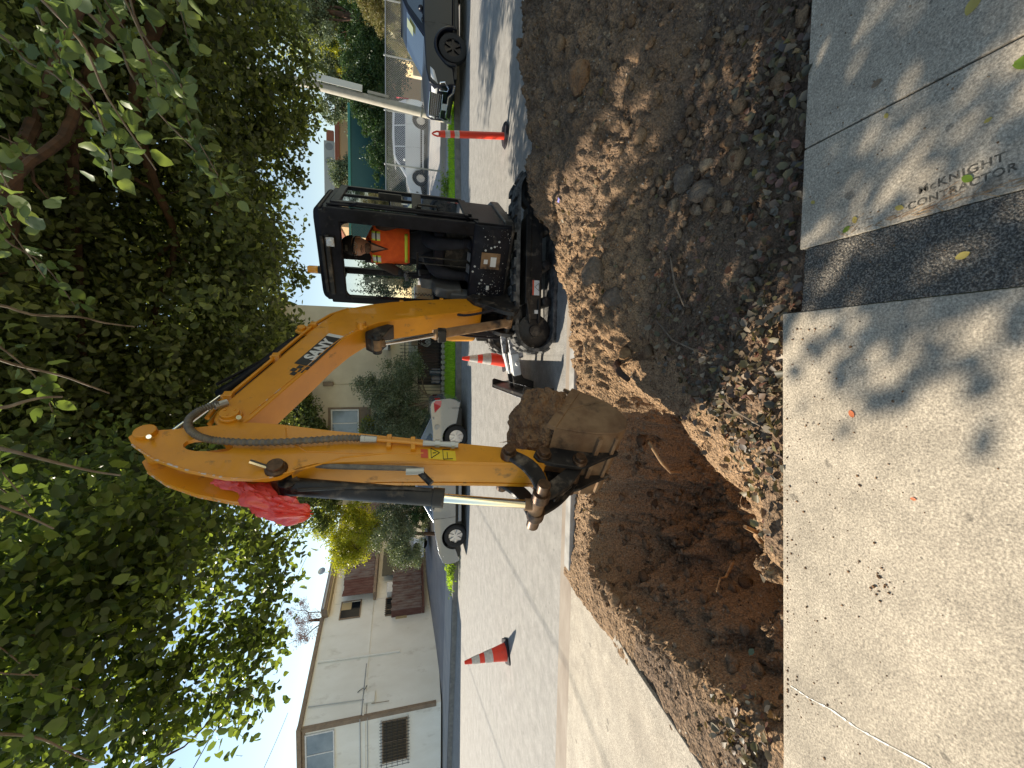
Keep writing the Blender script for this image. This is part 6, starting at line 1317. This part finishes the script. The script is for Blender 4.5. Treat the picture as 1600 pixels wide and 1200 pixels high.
o = window(A, 5.92, 6.78, 4.0, 4.88, glass='windark', rails=(), fr='trim')
mb = MB(); mb.box(6.36, 6.78, -.03, -.024, 4.42, 4.88); mb.build('blind', M['soffit'], o)
def conduit(pts, r_=.03, m_='stuccoA', nm='conduit'):
    mb = MB(); mb.tube(pts, r_, 8); mb.build(nm, M[m_], A)
conduit([(4.01, -.05, 5.5), (3.95, -.05, 3.6), (3.90, -.05, 2.0)], .045); conduit([(2.30, -.04, 5.55), (2.18, -.04, 3.4), (2.18, -.04, 3.0)], .02, 'galv')
conduit([(1.65, -.045, 3.46), (2.2, -.045, 3.46), (3.6, -.045, 3.44)], .018, 'galv'); conduit([(1.65, -.05, 3.28), (2.1, -.05, 3.28), (2.3, -.05, 3.05)], .012, 'trim'); conduit([(1.95, -.04, 2.4), (1.98, -.04, 3.1)], .012, 'trim')
conduit([(2.5, -.03, 3.7), (2.62, -.05, 3.5), (2.55, -.03, 3.42), (2.7, -.05, 3.34)], .015, 'iron', 'cable_loop')
mb = MB(); mb.box(2.02, 2.42, -.11, 0, 2.98, 3.40); mb.build('meter_box', M['stuccoA'], A, bevel=.01)
mb = MB(); mb.box(5.50, 5.66, -.04, 0, 1.72, 2.26); mb.build('vent', M['soffit'], A, bevel=.01)
# board-screened balconies
def boards(x0_, x1_, z0_, z1_, y, mk, redend=0):
    r_ = random.Random(int(x0_*100)); mb = MB(); n_ = int((x1_-x0_)/.145); W_ = (x1_-x0_)/n_
    for i in range(n_):
        mb.box(x0_+i*W_+.006, x0_+(i+1)*W_-.006, y-.022-r_.uniform(0, .008), y, z0_+r_.uniform(-.03, .03), z1_+r_.uniform(-.03, .03))
    return mb
o = boards(5.62, 14.8, .98, 2.46, -.50, 'slat').build('balcony_screen', M['slat'], A)
mb = MB(); mb.box(5.62, 5.70, -.49, 0, .98, 2.46); mb.box(5.62, 14.8, -.49, 0, .85, .97); mb.build('screen_end', M['slatred'], A)
o = boards(7.7, 14.8, 3.42, 4.92, -.50, 'slat').build('balcony_screen', M['slat'], A)
o = boards(6.75, 7.69, 3.40, 4.86, -.51, 'slatred').build('balcony_screen', M['slatred'], A)
mb = MB(); mb.box(6.70, 14.9, -.60, 0, 3.26, 3.40); mb.build('balcony_floor', M['trim'], A, bevel=.01)
mb = MB(); mb.box(6.75, 14.9, -.03, -.01, 3.42, 5.3); mb.box(6.75, 14.9, -.03, -.01, .9, 3.25); mb.build('balcony_wall', M['stuccoA'], A)
mb = MB(); mb.box(7.75, 9.6, -.46, -.43, 2.46, 3.02); mb.build('bamboo_blind', M['shade'], A)
o = window(A, 5.78, 6.66, 2.1, 2.72, glass='windark', rails=(.3,), fr='trim'); grille(o, 5.78, 6.62, 2.15, 2.74, 8, 3, -.08)
mb = MB(); mb.box(6.7, 7.3, -.50, -.1, 2.30, 2.72); mb.build('air_conditioner', M['white'], A, bevel=.02)
# satellite dish on the eave
t = thing('satellite_dish', 'grey satellite dish on the eave of the cream building', 'satellite dish', A0+Vector((math.cos(angA)*8.4+math.sin(angA)*.55, math.sin(angA)*8.4-math.cos(angA)*.55, 5.78)), angA); t.scale = (.68, .68, .68)
mb = MB(); mb.lathe([(0, .0), (.10, .008), (.20, .03), (.28, .065), (.275, .075), (.19, .045), (.10, .02), (0, .012)], (-.10, -.12, .42), (-.2, -1, .25), 24); mb.build('reflector', M['galv'], t)
mb = MB(); mb.tube([(0, .15, -.15), (0, .15, .15), (-.09, -.02, .38)], .02, 8); mb.tube([(-.10, -.10, .18), (-.16, -.45, .42)], .01, 6); mb.sphere((-.16, -.46, .43), .035, 8, 6); mb.build('arm', M['galv'], t)
# beige house in the middle
B = thing('beige_house', 'beige stucco house with number 14 behind the green verge', 'building', (0, 15.5, 0))
mb = MB(); mb.box(-1.1, 1.75, 0, 8, .1, 6.0); mb.box(-5.6, -1.1, -.06, 8, .1, 6.0); mb.build('wall', M['stuccoB'], B)
mb = MB(); mb.box(-5.9, 2.0, -.4, 8.3, 6.0, 6.2); mb.build('roof', M['trim'], B, bevel=.02)
mb = MB(); mb.box(.20, 1.30, -.30, 0, 2.28, 2.36); mb.box(.22, 1.28, -.28, 0, 2.36, 2.42); mb.build('door_canopy', M['trim'], B, bevel=.01)
mb = MB(); mb.box(.22, 1.28, -.30, -.26, 2.28, 2.56); mb.build('canopy_fascia', M['white'], B, bevel=.005)
mb = MB(); mb.box(-2.10, 2.4, -.01, .0, .36, 1.28); mb.build('dark_recess', M['windark'], B)
mb = MB(); mb.box(-.35, 1.9, -.02, 0, 1.28, 1.62); mb.build('pale_band', M['signgrey'], B, smooth=False); mb = MB(); mb.box(.40, .82, -.06, 0, 1.30, 1.52); mb.build('vent', M['trim'], B, bevel=.01)
o = window(B, -2.95, -2.05, 3.45, 4.32, rails=(.48,), fr='white', y=-.09)
mb = MB(); mb.box(-3.1, -1.93, -.085, -.06, 3.0, 4.47); mb.build('window_surround', M['trim'], B)
mb = MB(); mb.box(-1.14, -.98, -.12, -.0, 4.28, 4.62); mb.build('wall_lamp', M['trim'], B, bevel=.02)
textobj('house_number', '14', .36, frame((1, 0, 0), (0, 0, 1), Vector((-1.32, -.075, 2.72))), M['ink'], B, bold=.012, extr=.008)
# iron fence in front of the house
def ironfence(name, label, x0_, x1_, y, z0_, z1_):
    t = thing(name, label, 'fence', (0, 0, 0)); mb = MB(); n_ = int((x1_-x0_)/.13)
    for i in range(n_+1): x = x0_+i*.13; mb.tube([(x, y, z0_), (x, y, z1_)], .009, 5); mb.tube([(x, y, z1_), (x, y, z1_+.05), (x, y, z1_+.09)], [.016, .014, .001], 5)
    mb.build('pickets', M['iron'], t); mb = MB()
    for z in (z0_+.06, z1_-.10): mb.box(x0_-.02, x1_+.02, y-.015, y+.015, z-.015, z+.015)
    mb.build('rail', M['iron'], t)
    mb = MB()
    for k in range(3):
        for s_ in (-1, 1): mb.tube([(.55+s_*(.03+.09*(1+k*.5)*math.sin(a)*math.exp(-a*.12)), y-.02, .95+.3*math.cos(a)*math.exp(-a*.25)*(1 if k == 1 else .7)) for a in [j*.35 for j in range(18)]], .008, 4)
    mb.build('scrollwork', M['galv'], t); return t
ironfence('iron_fence', 'black iron picket fence with scrollwork in front of the beige house', -2.2, 1.95, 15.1, .36, 1.85)
mb = MB(); mb.box(-1.05, -.45, 15.18, 15.34, .38, .78); mb.tube([(-.62, 15.2, .4), (-.62, 15.2, .85)], .12, 12)
tag(mb.build('garden_crate', M['bluecar'], bevel=.02), 'dark blue bin behind the iron fence', 'bin')
# scalloped edging along the lawn
t = thing('lawn_edging', 'low scalloped concrete edging at the back of the green verge', 'edging')
for k in range(22):
    mb = MB(); x = -2.4+k*.2; mb.lathe([(.085, -.02), (.085, .02)], (x, 14.85, .36), (0, 1, 0), 14); mb.build('scallop', M['kerb'], t)
# green screen, peach building with sign board
t = thing('green_canopy', 'large dark green sheet canopy with bright edge beyond the hedge', 'canopy', (0, 0, 0))
mb = MB(); mb.box(7.2, 14.9, 26.0, 26.06, 1.3, 5.0); mb.build('sheet', M['green'], t); mb = MB(); mb.box(7.15, 14.95, 25.93, 26.0, 5.0, 5.14); mb.build('edge_trim', M['greenlt'], t, bevel=.01)
for x in (8.3, 11.5, 14.8): mb = MB(); mb.tube([(x, 26.12, .6), (x, 26.12, 5.1)], .05, 10); mb.build('post', M['greenlt'], t)
D = thing('peach_shop', 'peach-walled low building with rust band and grey sign board', 'building', (0, 32, 0))
mb = MB(); mb.box(9.5, 21, 0, 8, .5, 6.55); mb.build('wall', M['orange'], D); mb = MB(); mb.box(9.4, 21.1, -.12, 8.1, 6.55, 6.85); mb.build('fascia', M['orangered'], D, bevel=.02)
mb = MB(); mb.box(10.2, 15.4, -.30, -.14, 6.85, 7.55); sg = mb.build('sign_board', M['signgrey'], D, bevel=.02)
for x in (15.0, 14.0): mb = MB(); mb.lathe([(0, .0), (.26, .0), (.28, .03)], (x, -.31, 7.2), (0, 1, 0), 24); mb.build('sign_disc', M['signgrey2'], sg)
mb = MB(); mb.box(15.4, 16.2, -.2, 0, 6.9, 7.4); mb.build('sign_end', M['orangered'], D, bevel=.02)
window(D, 12.4, 13.4, 3.9, 5.4, glass='windark', rails=(.5,), y=-.03); window(D, 16.6, 18.0, 3.9, 5.4, glass='windark', rails=(.5,), y=-.03)
# chain-link fence
CF = thing('chain_link_fence', 'galvanised chain-link fence behind the utility pole and SUV', 'fence', (0, 0, 0)); yF = 15.6; zF0, zF1 = .42, 2.42; xa, xb = 5.2, 13.4
for x in (5.25, 7.05, 8.95, 10.85, 12.75): mb = MB(); mb.tube([(x, yF, .2), (x, yF, zF1+.03)], .028, 10); mb.sphere((x, yF, zF1+.04), .034, 10, 6); mb.build('post', M['galv'], CF)
mb = MB(); mb.tube([(xa, yF, zF1), (xb, yF, zF1)], .022, 8); mb.build('top_rail', M['galv'], CF)
H_ = zF1-zF0; st2 = .075; pairs = []
k = xa-H_
while k < xb:
    a0, a1 = max(k, xa), min(k+H_, xb)
    if a1 > a0: pairs.append(((a0, yF-.004, zF0+(a0-k)), (a1, yF-.004, zF0+(a1-k)))); pairs.append(((a0, yF+.004, zF1-(a0-k)), (a1, yF+.004, zF1-(a1-k))))
    k += st2
mb = MB()
for a_, b_ in pairs: mb.tube([a_, b_], .0034, 3, caps=False)
mb.build('wire_mesh', M['galv'], CF, smooth=False)
mb = MB(); mb.box(5.2, 13.4, 15.5, 15.75, .1, .46); tag(mb.build('retaining_wall', M['pathfar'], bevel=.02), 'low pale concrete wall under the chain-link fence', 'wall')
mb = MB(); mb.box(11.4, 17.5, 17.2, 17.4, .3, 1.45); tag(mb.build('garden_wall', M['stuccoB'], bevel=.02), 'plain tan wall behind the fence beside the SUV', 'wall')
# overhead cables
def cable(name, label, a, b, sag, r_=.012):
    P = [Vector(a).lerp(Vector(b), i/24)-Vector((0, 0, sag*4*(i/24)*(1-i/24))) for i in range(25)]
    tag(MB().tube(P, r_, 6).build(name, M['iron']), label, 'cable', 'overhead cables crossing the street on the left')
cable('overhead_cable', 'lower overhead cable in the gap between leaves and the cream building roof', (-11.6, 24, 7.3), (-9.6, -3, 7.3), .35, .010)
cable('overhead_cable', 'middle overhead cable crossing above the cream building', (-18.3, 21, 7.6), (-11.2, 2.5, 7.0), .3, .010)
cable('overhead_cable', 'highest and farthest overhead cable at the left', (-30, 26, 10.5), (-12.5, 3.0, 9.4), .5, .012)

# ================================================================== VEGETATION
def tree(name, label, cat, base, trunk_pts, trunk_r, limbs, crown, leafmat_, size, seed=1, width=.55, up=.5, group=None, kindmat='bark', extra=None):
    t = thing(name, label, cat, base, 0, group); b = Vector(base)
    mb = MB(); mb.tube(smoothpath([Vector(p)-b for p in trunk_pts], 4), list(np.interp(np.linspace(0, 1, (len(trunk_pts)-1)*4+1), np.linspace(0, 1, len(trunk_r)), trunk_r)), 14); mb.build('trunk', M[kindmat], t)
    for i, (a, e, r0, r1) in enumerate(limbs):
        mb = MB(); P = branch_path(Vector(a)-b, Vector(e)-b, .1, .10, 7, seed*13+i); mb.tube(smoothpath(P, 2), list(np.linspace(r0, r1, 15)), 8)
        r_ = random.Random(seed*7+i)
        for k in range(6):
            p = P[r_.randint(2, 6)]; q = p+Vector((r_.uniform(-1, 1), r_.uniform(-1, 1), r_.uniform(-.5, .9)))*(.35+.10*(Vector(a)-Vector(e)).length)
            mb.tube([p, p.lerp(q, .5)+Vector((0, 0, .05)), q], [r1*1.1+.003, r1*.6+.002, .002], 5)
        mb.build('branch', M[kindmat], t)
    P = clumps(crown[0], crown[1], crown[2], seed)-np.array(b)
    leaves('crown', P, size, leafmat_, t, up_bias=up, width=width, seed=seed)
    return t
# main fig tree: trunk right of the picture, limbs reach over the machine
lobes = [(3.6, 6.9, 5.4, 2.9, 2.0, 2.0, 190), (.9, 6.8, 5.4, 2.6, 1.9, 2.0, 210), (-1.4, 6.4, 5.6, 2.2, 1.7, 2.2, 190), (5.6, 6.0, 4.9, 2.0, 1.9, 1.7, 120), (2.2, 5.2, 5.9, 2.5, 1.2, 1.0, 90), (-.5, 4.7, 5.8, 2.0, 1.0, 1.1, 80), (.5, 8.4, 4.7, 3.2, .8, 1.2, 110), (4.6, 8.8, 4.6, 2.4, .9, 1.3, 100), (1.2, 12.3, 6.7, 3.0, 1.5, .8, 80), (-2.5, 5.8, 4.9, 1.1, .7, .6, 40)]  # last two lobes added for their shade on the road and spoil heap
tree('fig_tree', 'large dark-leaved street tree overhead whose canopy hangs over the excavator', 'tree', (6.3, 3.6, .1), [(6.3, 3.6, .1), (6.25, 3.9, 1.5), (6.0, 4.5, 2.9), (5.4, 5.2, 4.0), (4.6, 5.9, 4.9)], [.32, .24, .15, .10, .07],
     [((6.0, 4.5, 2.9), (2.2, 5.0, 5.1), .11, .03), ((5.4, 5.2, 4.0), (1.0, 6.8, 5.0), .11, .03), ((5.0, 5.6, 4.5), (-1.8, 5.6, 5.6), .09, .02), ((2.2, 5.0, 5.1), (-2.2, 4.8, 5.6), .06, .02), ((5.4, 5.2, 4.0), (4.2, 8.5, 5.2), .11, .03), ((1.0, 6.8, 5.0), (-2.4, 7.2, 5.4), .05, .02), ((2.5, 5.2, 4.9), (-.2, 3.6, 5.0), .05, .015), ((3.4, 6.0, 4.6), (1.2, 7.6, 3.9), .04, .012)],
     (lobes, 150, .50), M['leafA'], .095, 3, width=.62)
# second tree on the left side
sc7 = .74
lobL = [(x*sc7, y*sc7, 1.58+(z-1.58)*sc7, a*sc7, b_*sc7, c*sc7, n) for x, y, z, a, b_, c, n in [(-2.9, 4.6, 4.9, 1.1, .9, 1.1, 66), (-2.1, 4.7, 4.2, .9, .9, .85, 46), (-3.9, 4.9, 4.3, .55, .6, .45, 16), (-2.2, 5.6, 5.0, 1.2, .9, 1.2, 56), (-4.5, 5.0, 5.4, .45, .5, .35, 8), (-1.9, 3.9, 4.5, .9, .6, .7, 26), (-3.6, 5.7, 3.75, .6, .6, .4, 14), (-3.0, 5.8, 3.4, .7, .7, .4, 16), (-4.3, 5.2, 3.6, .35, .4, .25, 6), (-4.7, 4.15, 4.45, .38, .22, .25, 4), (-5.1, 4.5, 4.7, .3, .2, .2, 2)]]  # last two lobes added out of view to dapple the left slab
tree('street_tree', 'lighter green broad-leaved tree hanging over the left end of the street', 'tree', (-8.2, .8, .1), [(-8.2, .8, .1), (-8.1, 1.0, 1.8), (-7.6, 1.5, 3.6), (-6.6, 2.3, 5.0)], [.22, .18, .14, .10],
     [((-6.6, 2.3, 5.0), (-2.6, 3.2, 4.4), .07, .02), ((-3.4, 3.0, 4.5), (-1.7, 3.5, 3.7), .02, .006), ((-3.6, 3.0, 4.55), (-2.6, 4.2, 3.3), .018, .005), ((-3.9, 2.9, 4.6), (-3.1, 3.7, 3.2), .016, .005)],
     (lobL, 62, .32), leafmat('street_leaves', [(.03, .045, .02), (.055, .085, .03), (.09, .13, .04), (.16, .21, .055), (.045, .07, .03), (.22, .28, .06)], .48), .074, 5, width=.68)
# near hanging sprays with large leaves: each a bough of the tree behind the photographer
NB = thing('overhanging_bough', 'near boughs with large pale green leaves hanging into the top right corner', 'tree branch', (3.2, .6, 3.4))
nbv = Vector((3.2, .6, 3.4))
def spray(a, b, n, size, seed, r0=.012, side_=.09):
    r_ = random.Random(seed); P = smoothpath([p-nbv for p in branch_path(a, b, -.02, .12, 6, seed)], 4)
    MB().tube(P, list(np.linspace(r0, .0025, len(P))), 7).build('twig', M['twig'], NB)
    pts = []; dirs = []
    for k in range(n):
        i = r_.randint(4, len(P)-1); d = (P[min(i+1, len(P)-1)]-P[i-1]).normalized(); s_ = Vector((r_.uniform(-1, 1), r_.uniform(-1, 1), r_.uniform(-1, .5))).normalized()
        pts.append(P[i]+s_*r_.uniform(.0, side_)); dirs.append(d*.4+s_)
    return pts, dirs
PP = []; DD = []
rs_ = random.Random(31); NS = [((2.9, 1.9, 3.6), (1.55, 2.25, 3.02), 60), ((2.7, 2.3, 3.5), (1.35, 2.5, 2.78), 60), ((2.6, 1.5, 3.1), (1.50, 1.65, 2.62), 50), ((2.3, 1.2, 2.9), (1.25, 1.45, 2.55), 40), ((2.9, 2.4, 3.3), (1.75, 2.75, 2.80), 50), ((2.0, 1.8, 3.5), (.55, 2.0, 3.05), 40), ((1.8, 2.0, 3.6), (.35, 2.45, 3.30), 36), ((2.9, 2.9, 3.6), (1.7, 3.2, 3.2), 50), ((2.2, 1.2, 2.75), (1.55, 1.3, 2.38), 30)]
for q in range(16):
    y_ = rs_.uniform(1.7, 3.0); u_ = rs_.uniform(.30, .98); v_ = rs_.uniform(.36, .74)          # a fan of boughs sinking from the crown above right
    e_ = (u_*y_, y_, 1.58+v_*y_); NS.append(((e_[0]+rs_.uniform(.5, 1.1), y_+rs_.uniform(-.5, .2), e_[2]+rs_.uniform(.35, .7)), e_, rs_.randint(26, 46)))
for k, (a, b, n) in enumerate(NS):
    p, d = spray(a, b, int(n*1.7), .06, 70+k, r0=.007); PP += p; DD += d
leaves('foliage', np.array([p[:] for p in PP]), .058, M['leafN'], NB, up_bias=.35, width=.80, dirs=np.array([d[:] for d in DD]), seed=4, fold=.12, fine=True)
PP = []; DD = []
NB2 = thing('overhanging_bough', 'near dark leafy boughs hanging at the top centre with bare twigs', 'tree branch', (.5, 1.2, 3.9)); nbv = Vector((.5, 1.2, 3.9)); NB_, NB = NB, NB2
for k, (a, b, n) in enumerate([((.9, 2.2, 4.0), (-.35, 2.8, 3.55), 60), ((.6, 2.0, 3.9), (-.8, 2.5, 3.45), 50), ((.4, 2.6, 4.2), (-1.2, 3.2, 3.9), 60), ((1.4, 2.6, 4.1), (.3, 3.3, 3.75), 70), ((-.5, 2.2, 4.0), (-1.9, 2.7, 3.6), 60), ((-.8, 2.6, 4.2), (-2.3, 3.1, 3.65), 60), ((-.9, 2.0, 3.9), (-1.6, 2.35, 3.35), 40), ((-1.2, 3.0, 4.3), (-2.6, 3.6, 3.9), 50), ((-1.6, 2.2, 3.9), (-2.35, 2.6, 3.3), 22)]):
    p, d = spray(a, b, n, .06, 170+k, side_=.12); PP += p; DD += d
leaves('foliage', np.array([p[:] for p in PP]), .070, leafmat('bough_leaves', [(.05, .08, .03), (.09, .13, .045), (.14, .19, .06), (.2, .25, .08)], .45), NB2, up_bias=.35, width=.68, dirs=np.array([d[:] for d in DD]), seed=6, fold=.12, fine=True)
for k, (a, b, r_) in enumerate([((-.30, 2.1, 3.6), (-.62, 2.35, 2.98), .012), ((-.45, 2.1, 3.65), (-.85, 2.3, 3.22), .009), ((.1, 2.0, 3.5), (-.22, 2.5, 3.10), .008), ((.2, 2.2, 3.7), (.15, 2.9, 3.2), .009), ((-.25, 1.9, 3.3), (-.20, 2.1, 3.02), .009)]):
    P = smoothpath([p-nbv for p in branch_path(a, b, -.02, .10, 6, 300+k)], 3); MB().tube(P, list(np.linspace(r_, .004, len(P))), 8).build('bare_twig', M['twig'], NB2)
# bright sunlit leaves at the right edge
BL = thing('sunlit_sprig', 'sprig of large bright green lobed leaves at the right edge above the SUV', 'tree branch', (4.4, 3.6, 3.0))
P = smoothpath([Vector(p)-Vector((4.4, 3.6, 3.0)) for p in [(4.9, 3.9, 3.5), (4.2, 4.0, 2.95), (3.95, 4.05, 2.75), (3.75, 4.1, 2.55)]], 5); MB().tube(P, list(np.linspace(.012, .004, len(P))), 7).build('twig', M['twig'], BL)
rr_ = np.random.default_rng(8); pts_ = np.array([P[rr_.integers(4, len(P))][:] for _ in range(40)])+rr_.normal(size=(40, 3))*.06; leaves('foliage', pts_, .14, M['leafB'], BL, up_bias=.5, width=.7, seed=8, fold=.12, fine=True)
# trees and shrubs across the street
tree('olive_tree', 'grey-green olive tree in front of the beige house', 'tree', (-1.55, 14.3, .3), [(-1.55, 14.3, .3), (-1.6, 14.3, .7), (-1.75, 14.35, 1.3), (-1.8, 14.3, 2.0)], [.09, .08, .06, .04],
     [((-1.6, 14.3, .7), (-.6, 14.2, 1.6), .05, .01), ((-1.7, 14.3, .9), (-2.7, 14.4, 2.0), .05, .01), ((-1.75, 14.35, 1.2), (-1.5, 14.3, 3.0), .04, .01), ((-1.6, 14.3, .8), (-.3, 14.3, 1.2), .035, .008)],
     ([(-1.5, 14.3, 2.1, .95, .7, .9, 75), (-2.5, 14.4, 1.8, 1.0, .7, 1.0, 75), (-.65, 14.2, 1.9, .6, .5, .65, 28), (-1.1, 14.3, 2.9, .6, .4, .5, 22), (-2.9, 14.4, 2.7, .8, .5, .6, 30), (-.2, 14.2, 1.4, .4, .4, .35, 9)], 150, .30), M['leafO'], .075, 11, width=.28, kindmat='twig')
tree('bright_shrub', 'yellow-green leafy shrub against the beige house window', 'shrub', (-3.6, 14.9, .3), [(-3.6, 14.9, .3), (-3.5, 14.9, 1.4), (-3.3, 14.9, 2.4)], [.05, .04, .02], [],
     ([(-3.3, 14.9, 2.7, .6, .3, .55, 26), (-2.7, 14.95, 3.05, .35, .25, .3, 9), (-3.9, 14.9, 2.0, .8, .4, .9, 30)], 120, .26), M['leafY'], .08, 12)
tree('grey_shrub', 'tall grey-green bush beside the slatted balconies', 'shrub', (-6.7, 14.6, .4), [(-6.7, 14.6, .4), (-6.6, 14.6, 1.4), (-6.4, 14.6, 2.4)], [.08, .06, .03],
     [((-6.6, 14.6, 1.4), (-7.4, 14.6, 2.5), .03, .006)], ([(-6.3, 14.6, 1.9, 1.0, .8, 1.2, 80), (-7.2, 14.6, 1.75, .75, .6, .65, 40), (-5.2, 14.8, 1.8, .9, .6, 1.3, 60)], 170, .30), M['leafO'], .065, 13, width=.32)
tree('yellow_tree', 'yellow-green small-leaved tree in front of the slatted balconies', 'tree', (-6.3, 16.0, .5), [(-6.3, 16, .5), (-6.4, 16, 2.0), (-6.9, 16, 3.2)], [.10, .08, .05],
     [((-6.4, 16, 2.0), (-8.2, 16, 4.0), .05, .01), ((-6.8, 16, 3.0), (-5.6, 16, 4.6), .04, .01)], ([(-6.6, 16, 4.0, 1.1, .8, 1.2, 80), (-7.8, 16, 3.9, .75, .6, .75, 45), (-5.4, 16, 3.8, .9, .7, 1.0, 50), (-6.8, 15.8, 2.9, .8, .5, .5, 22)], 130, .30), M['leafY'], .07, 14)
tree('green_tree', 'dark green broad-leaved tree rising over the beige house roof', 'tree', (-3.9, 15.2, .4), [(-3.9, 15.2, .4), (-4.0, 15.1, 2.4), (-3.9, 15, 4.4)], [.14, .12, .08],
     [((-4.0, 15.1, 2.4), (-2.5, 14.9, 4.9), .05, .01), ((-4.0, 15.1, 3.2), (-5.4, 15, 4.9), .05, .01)], ([(-3.6, 15, 4.95, 1.2, .7, .6, 60), (-2.4, 14.9, 5.1, .8, .5, .55, 28), (-5.3, 15, 4.9, 1.1, .7, .8, 55), (-1.6, 14.9, 5.3, .6, .4, .4, 14)], 120, .34), M['leafA'], .10, 15)
tree('dark_shrub', 'dense dark green shrub behind the silver sedan', 'shrub', (-4.7, 14.2, .3), [(-4.7, 14.2, .3), (-4.7, 14.2, .9)], [.06, .04], [], ([(-4.3, 14.2, .95, .9, .5, .6, 50), (-5.3, 14.3, 1.0, .8, .5, .8, 50)], 170, .28), M['leafD'], .06, 16)
tree('laurel_hedge', 'dark green hedge between the minivan and the green canopy', 'hedge', (12.5, 24.0, .7), [(12.5, 24, .7), (12.5, 24, 2.4)], [.12, .08], [],
     ([(8.4, 24.2, 2.4, 1.5, .7, 1.4, 60), (6.0, 22.5, 2.0, 1.6, .7, 1.3, 50), (4.2, 21.5, 2.6, 1.2, .7, 1.5, 50), (11.0, 24.2, 2.5, 1.8, .7, 1.5, 80), (13.6, 24.2, 2.9, 1.8, .7, 1.7, 90), (16.4, 24, 3.2, 2.2, .8, 2.1, 120), (19.0, 23.5, 3.2, 2.0, .8, 2.2, 90), (14.6, 24, 4.4, 1.0, .6, .8, 26)], 190, .42), M['leafD'], .10, 17)
tree('clipped_bush', 'tan and yellow clipped conical bush behind the SUV', 'bush', (12.4, 16.4, .5), [(12.4, 16.4, .5), (12.4, 16.4, 2.0)], [.1, .05], [],
     ([(12.5, 16.4, 1.5, 1.0, .7, 1.1, 110), (13.2, 16.4, 2.5, 1.0, .6, .9, 80), (14.0, 16.5, 3.3, .9, .5, .7, 50)], 260, .24), M['leafT'], .05, 18)
for k, (x, y, z, r_, mk, lb) in enumerate([(20.5, 26.5, 5.5, 2.6, 'leafD', 'dark tall tree behind the hedge at the right edge'), (17.0, 28.5, 6.2, 2.2, 'leafO', 'greyish feathery tree behind the sign bracket of the pole'), (22.5, 31, 8.3, 3.0, 'leafY', 'sunlit yellow-green tree high behind the hedge'), (12.6, 30.0, 5.9, 1.1, 'leafO', 'small hazy tree above the green canopy'), (19.0, 25, 7.8, 1.8, 'leafO', 'pale feathery crown above the hedge right of the pole')]):
    tree('background_tree', lb, 'tree', (x, y, .8), [(x, y, .8), (x+.1, y, z*.55), (x, y, z)], [.22, .16, .07], [((x+.1, y, z*.55), (x-r_*.6, y, z+.4), .07, .02), ((x+.1, y, z*.6), (x+r_*.6, y, z+.6), .07, .02)],
         ([(x, y, z, r_, r_*.7, r_*.95, int(46*r_)), (x-r_*.5, y, z-r_*.6, r_*.7, r_*.5, r_*.5, int(16*r_)), (x+r_*.4, y, z-r_*.9, r_*.6, r_*.4, r_*.6, int(14*r_))], 150, .42), M[mk], .11, 30+k, group='trees behind the hedge and canopy')
tree('bare_bush', 'reddish bare-twigged tree top behind the cream building', 'tree', (-17.5, 27, .8), [(-17.5, 27, .8), (-17.5, 27, 6), (-17.4, 27, 8)], [.2, .14, .06], [((-17.5, 27, 6), (-16.4, 27, 9.0), .05, .01), ((-17.5, 27, 6), (-18.8, 27, 9.2), .05, .01)], ([(-17.5, 27, 8.4, 1.5, 1, 1.1, 50)], 60, .35), mat('pinkleaf', (.30, .20, .17), .8), .07, 40)
# low weeds at the far kerb left of the sedan and by the pole
def weeds(name, label, cx, cy, cz, rx, ry, rz_, n, size, mk, seed):
    r_ = np.random.default_rng(seed); P = np.stack([r_.normal(cx, rx, n), r_.normal(cy, ry, n), cz+np.abs(r_.normal(0, rz_, n))], 1); tag(leaves(name, P, size, M[mk], up_bias=.3, width=.3, seed=seed), label, 'weeds', kind='stuff')
weeds('weeds', 'bright green weeds at the kerb in front of the silver sedan', -6.6, 12.5, .2, .45, .12, .09, 700, .12, 'leafB', 61)
weeds('weeds', 'leafy weeds at the foot of the chain-link fence beside the cab', 6.1, 14.7, .2, .28, .15, .16, 420, .10, 'leafB', 62)
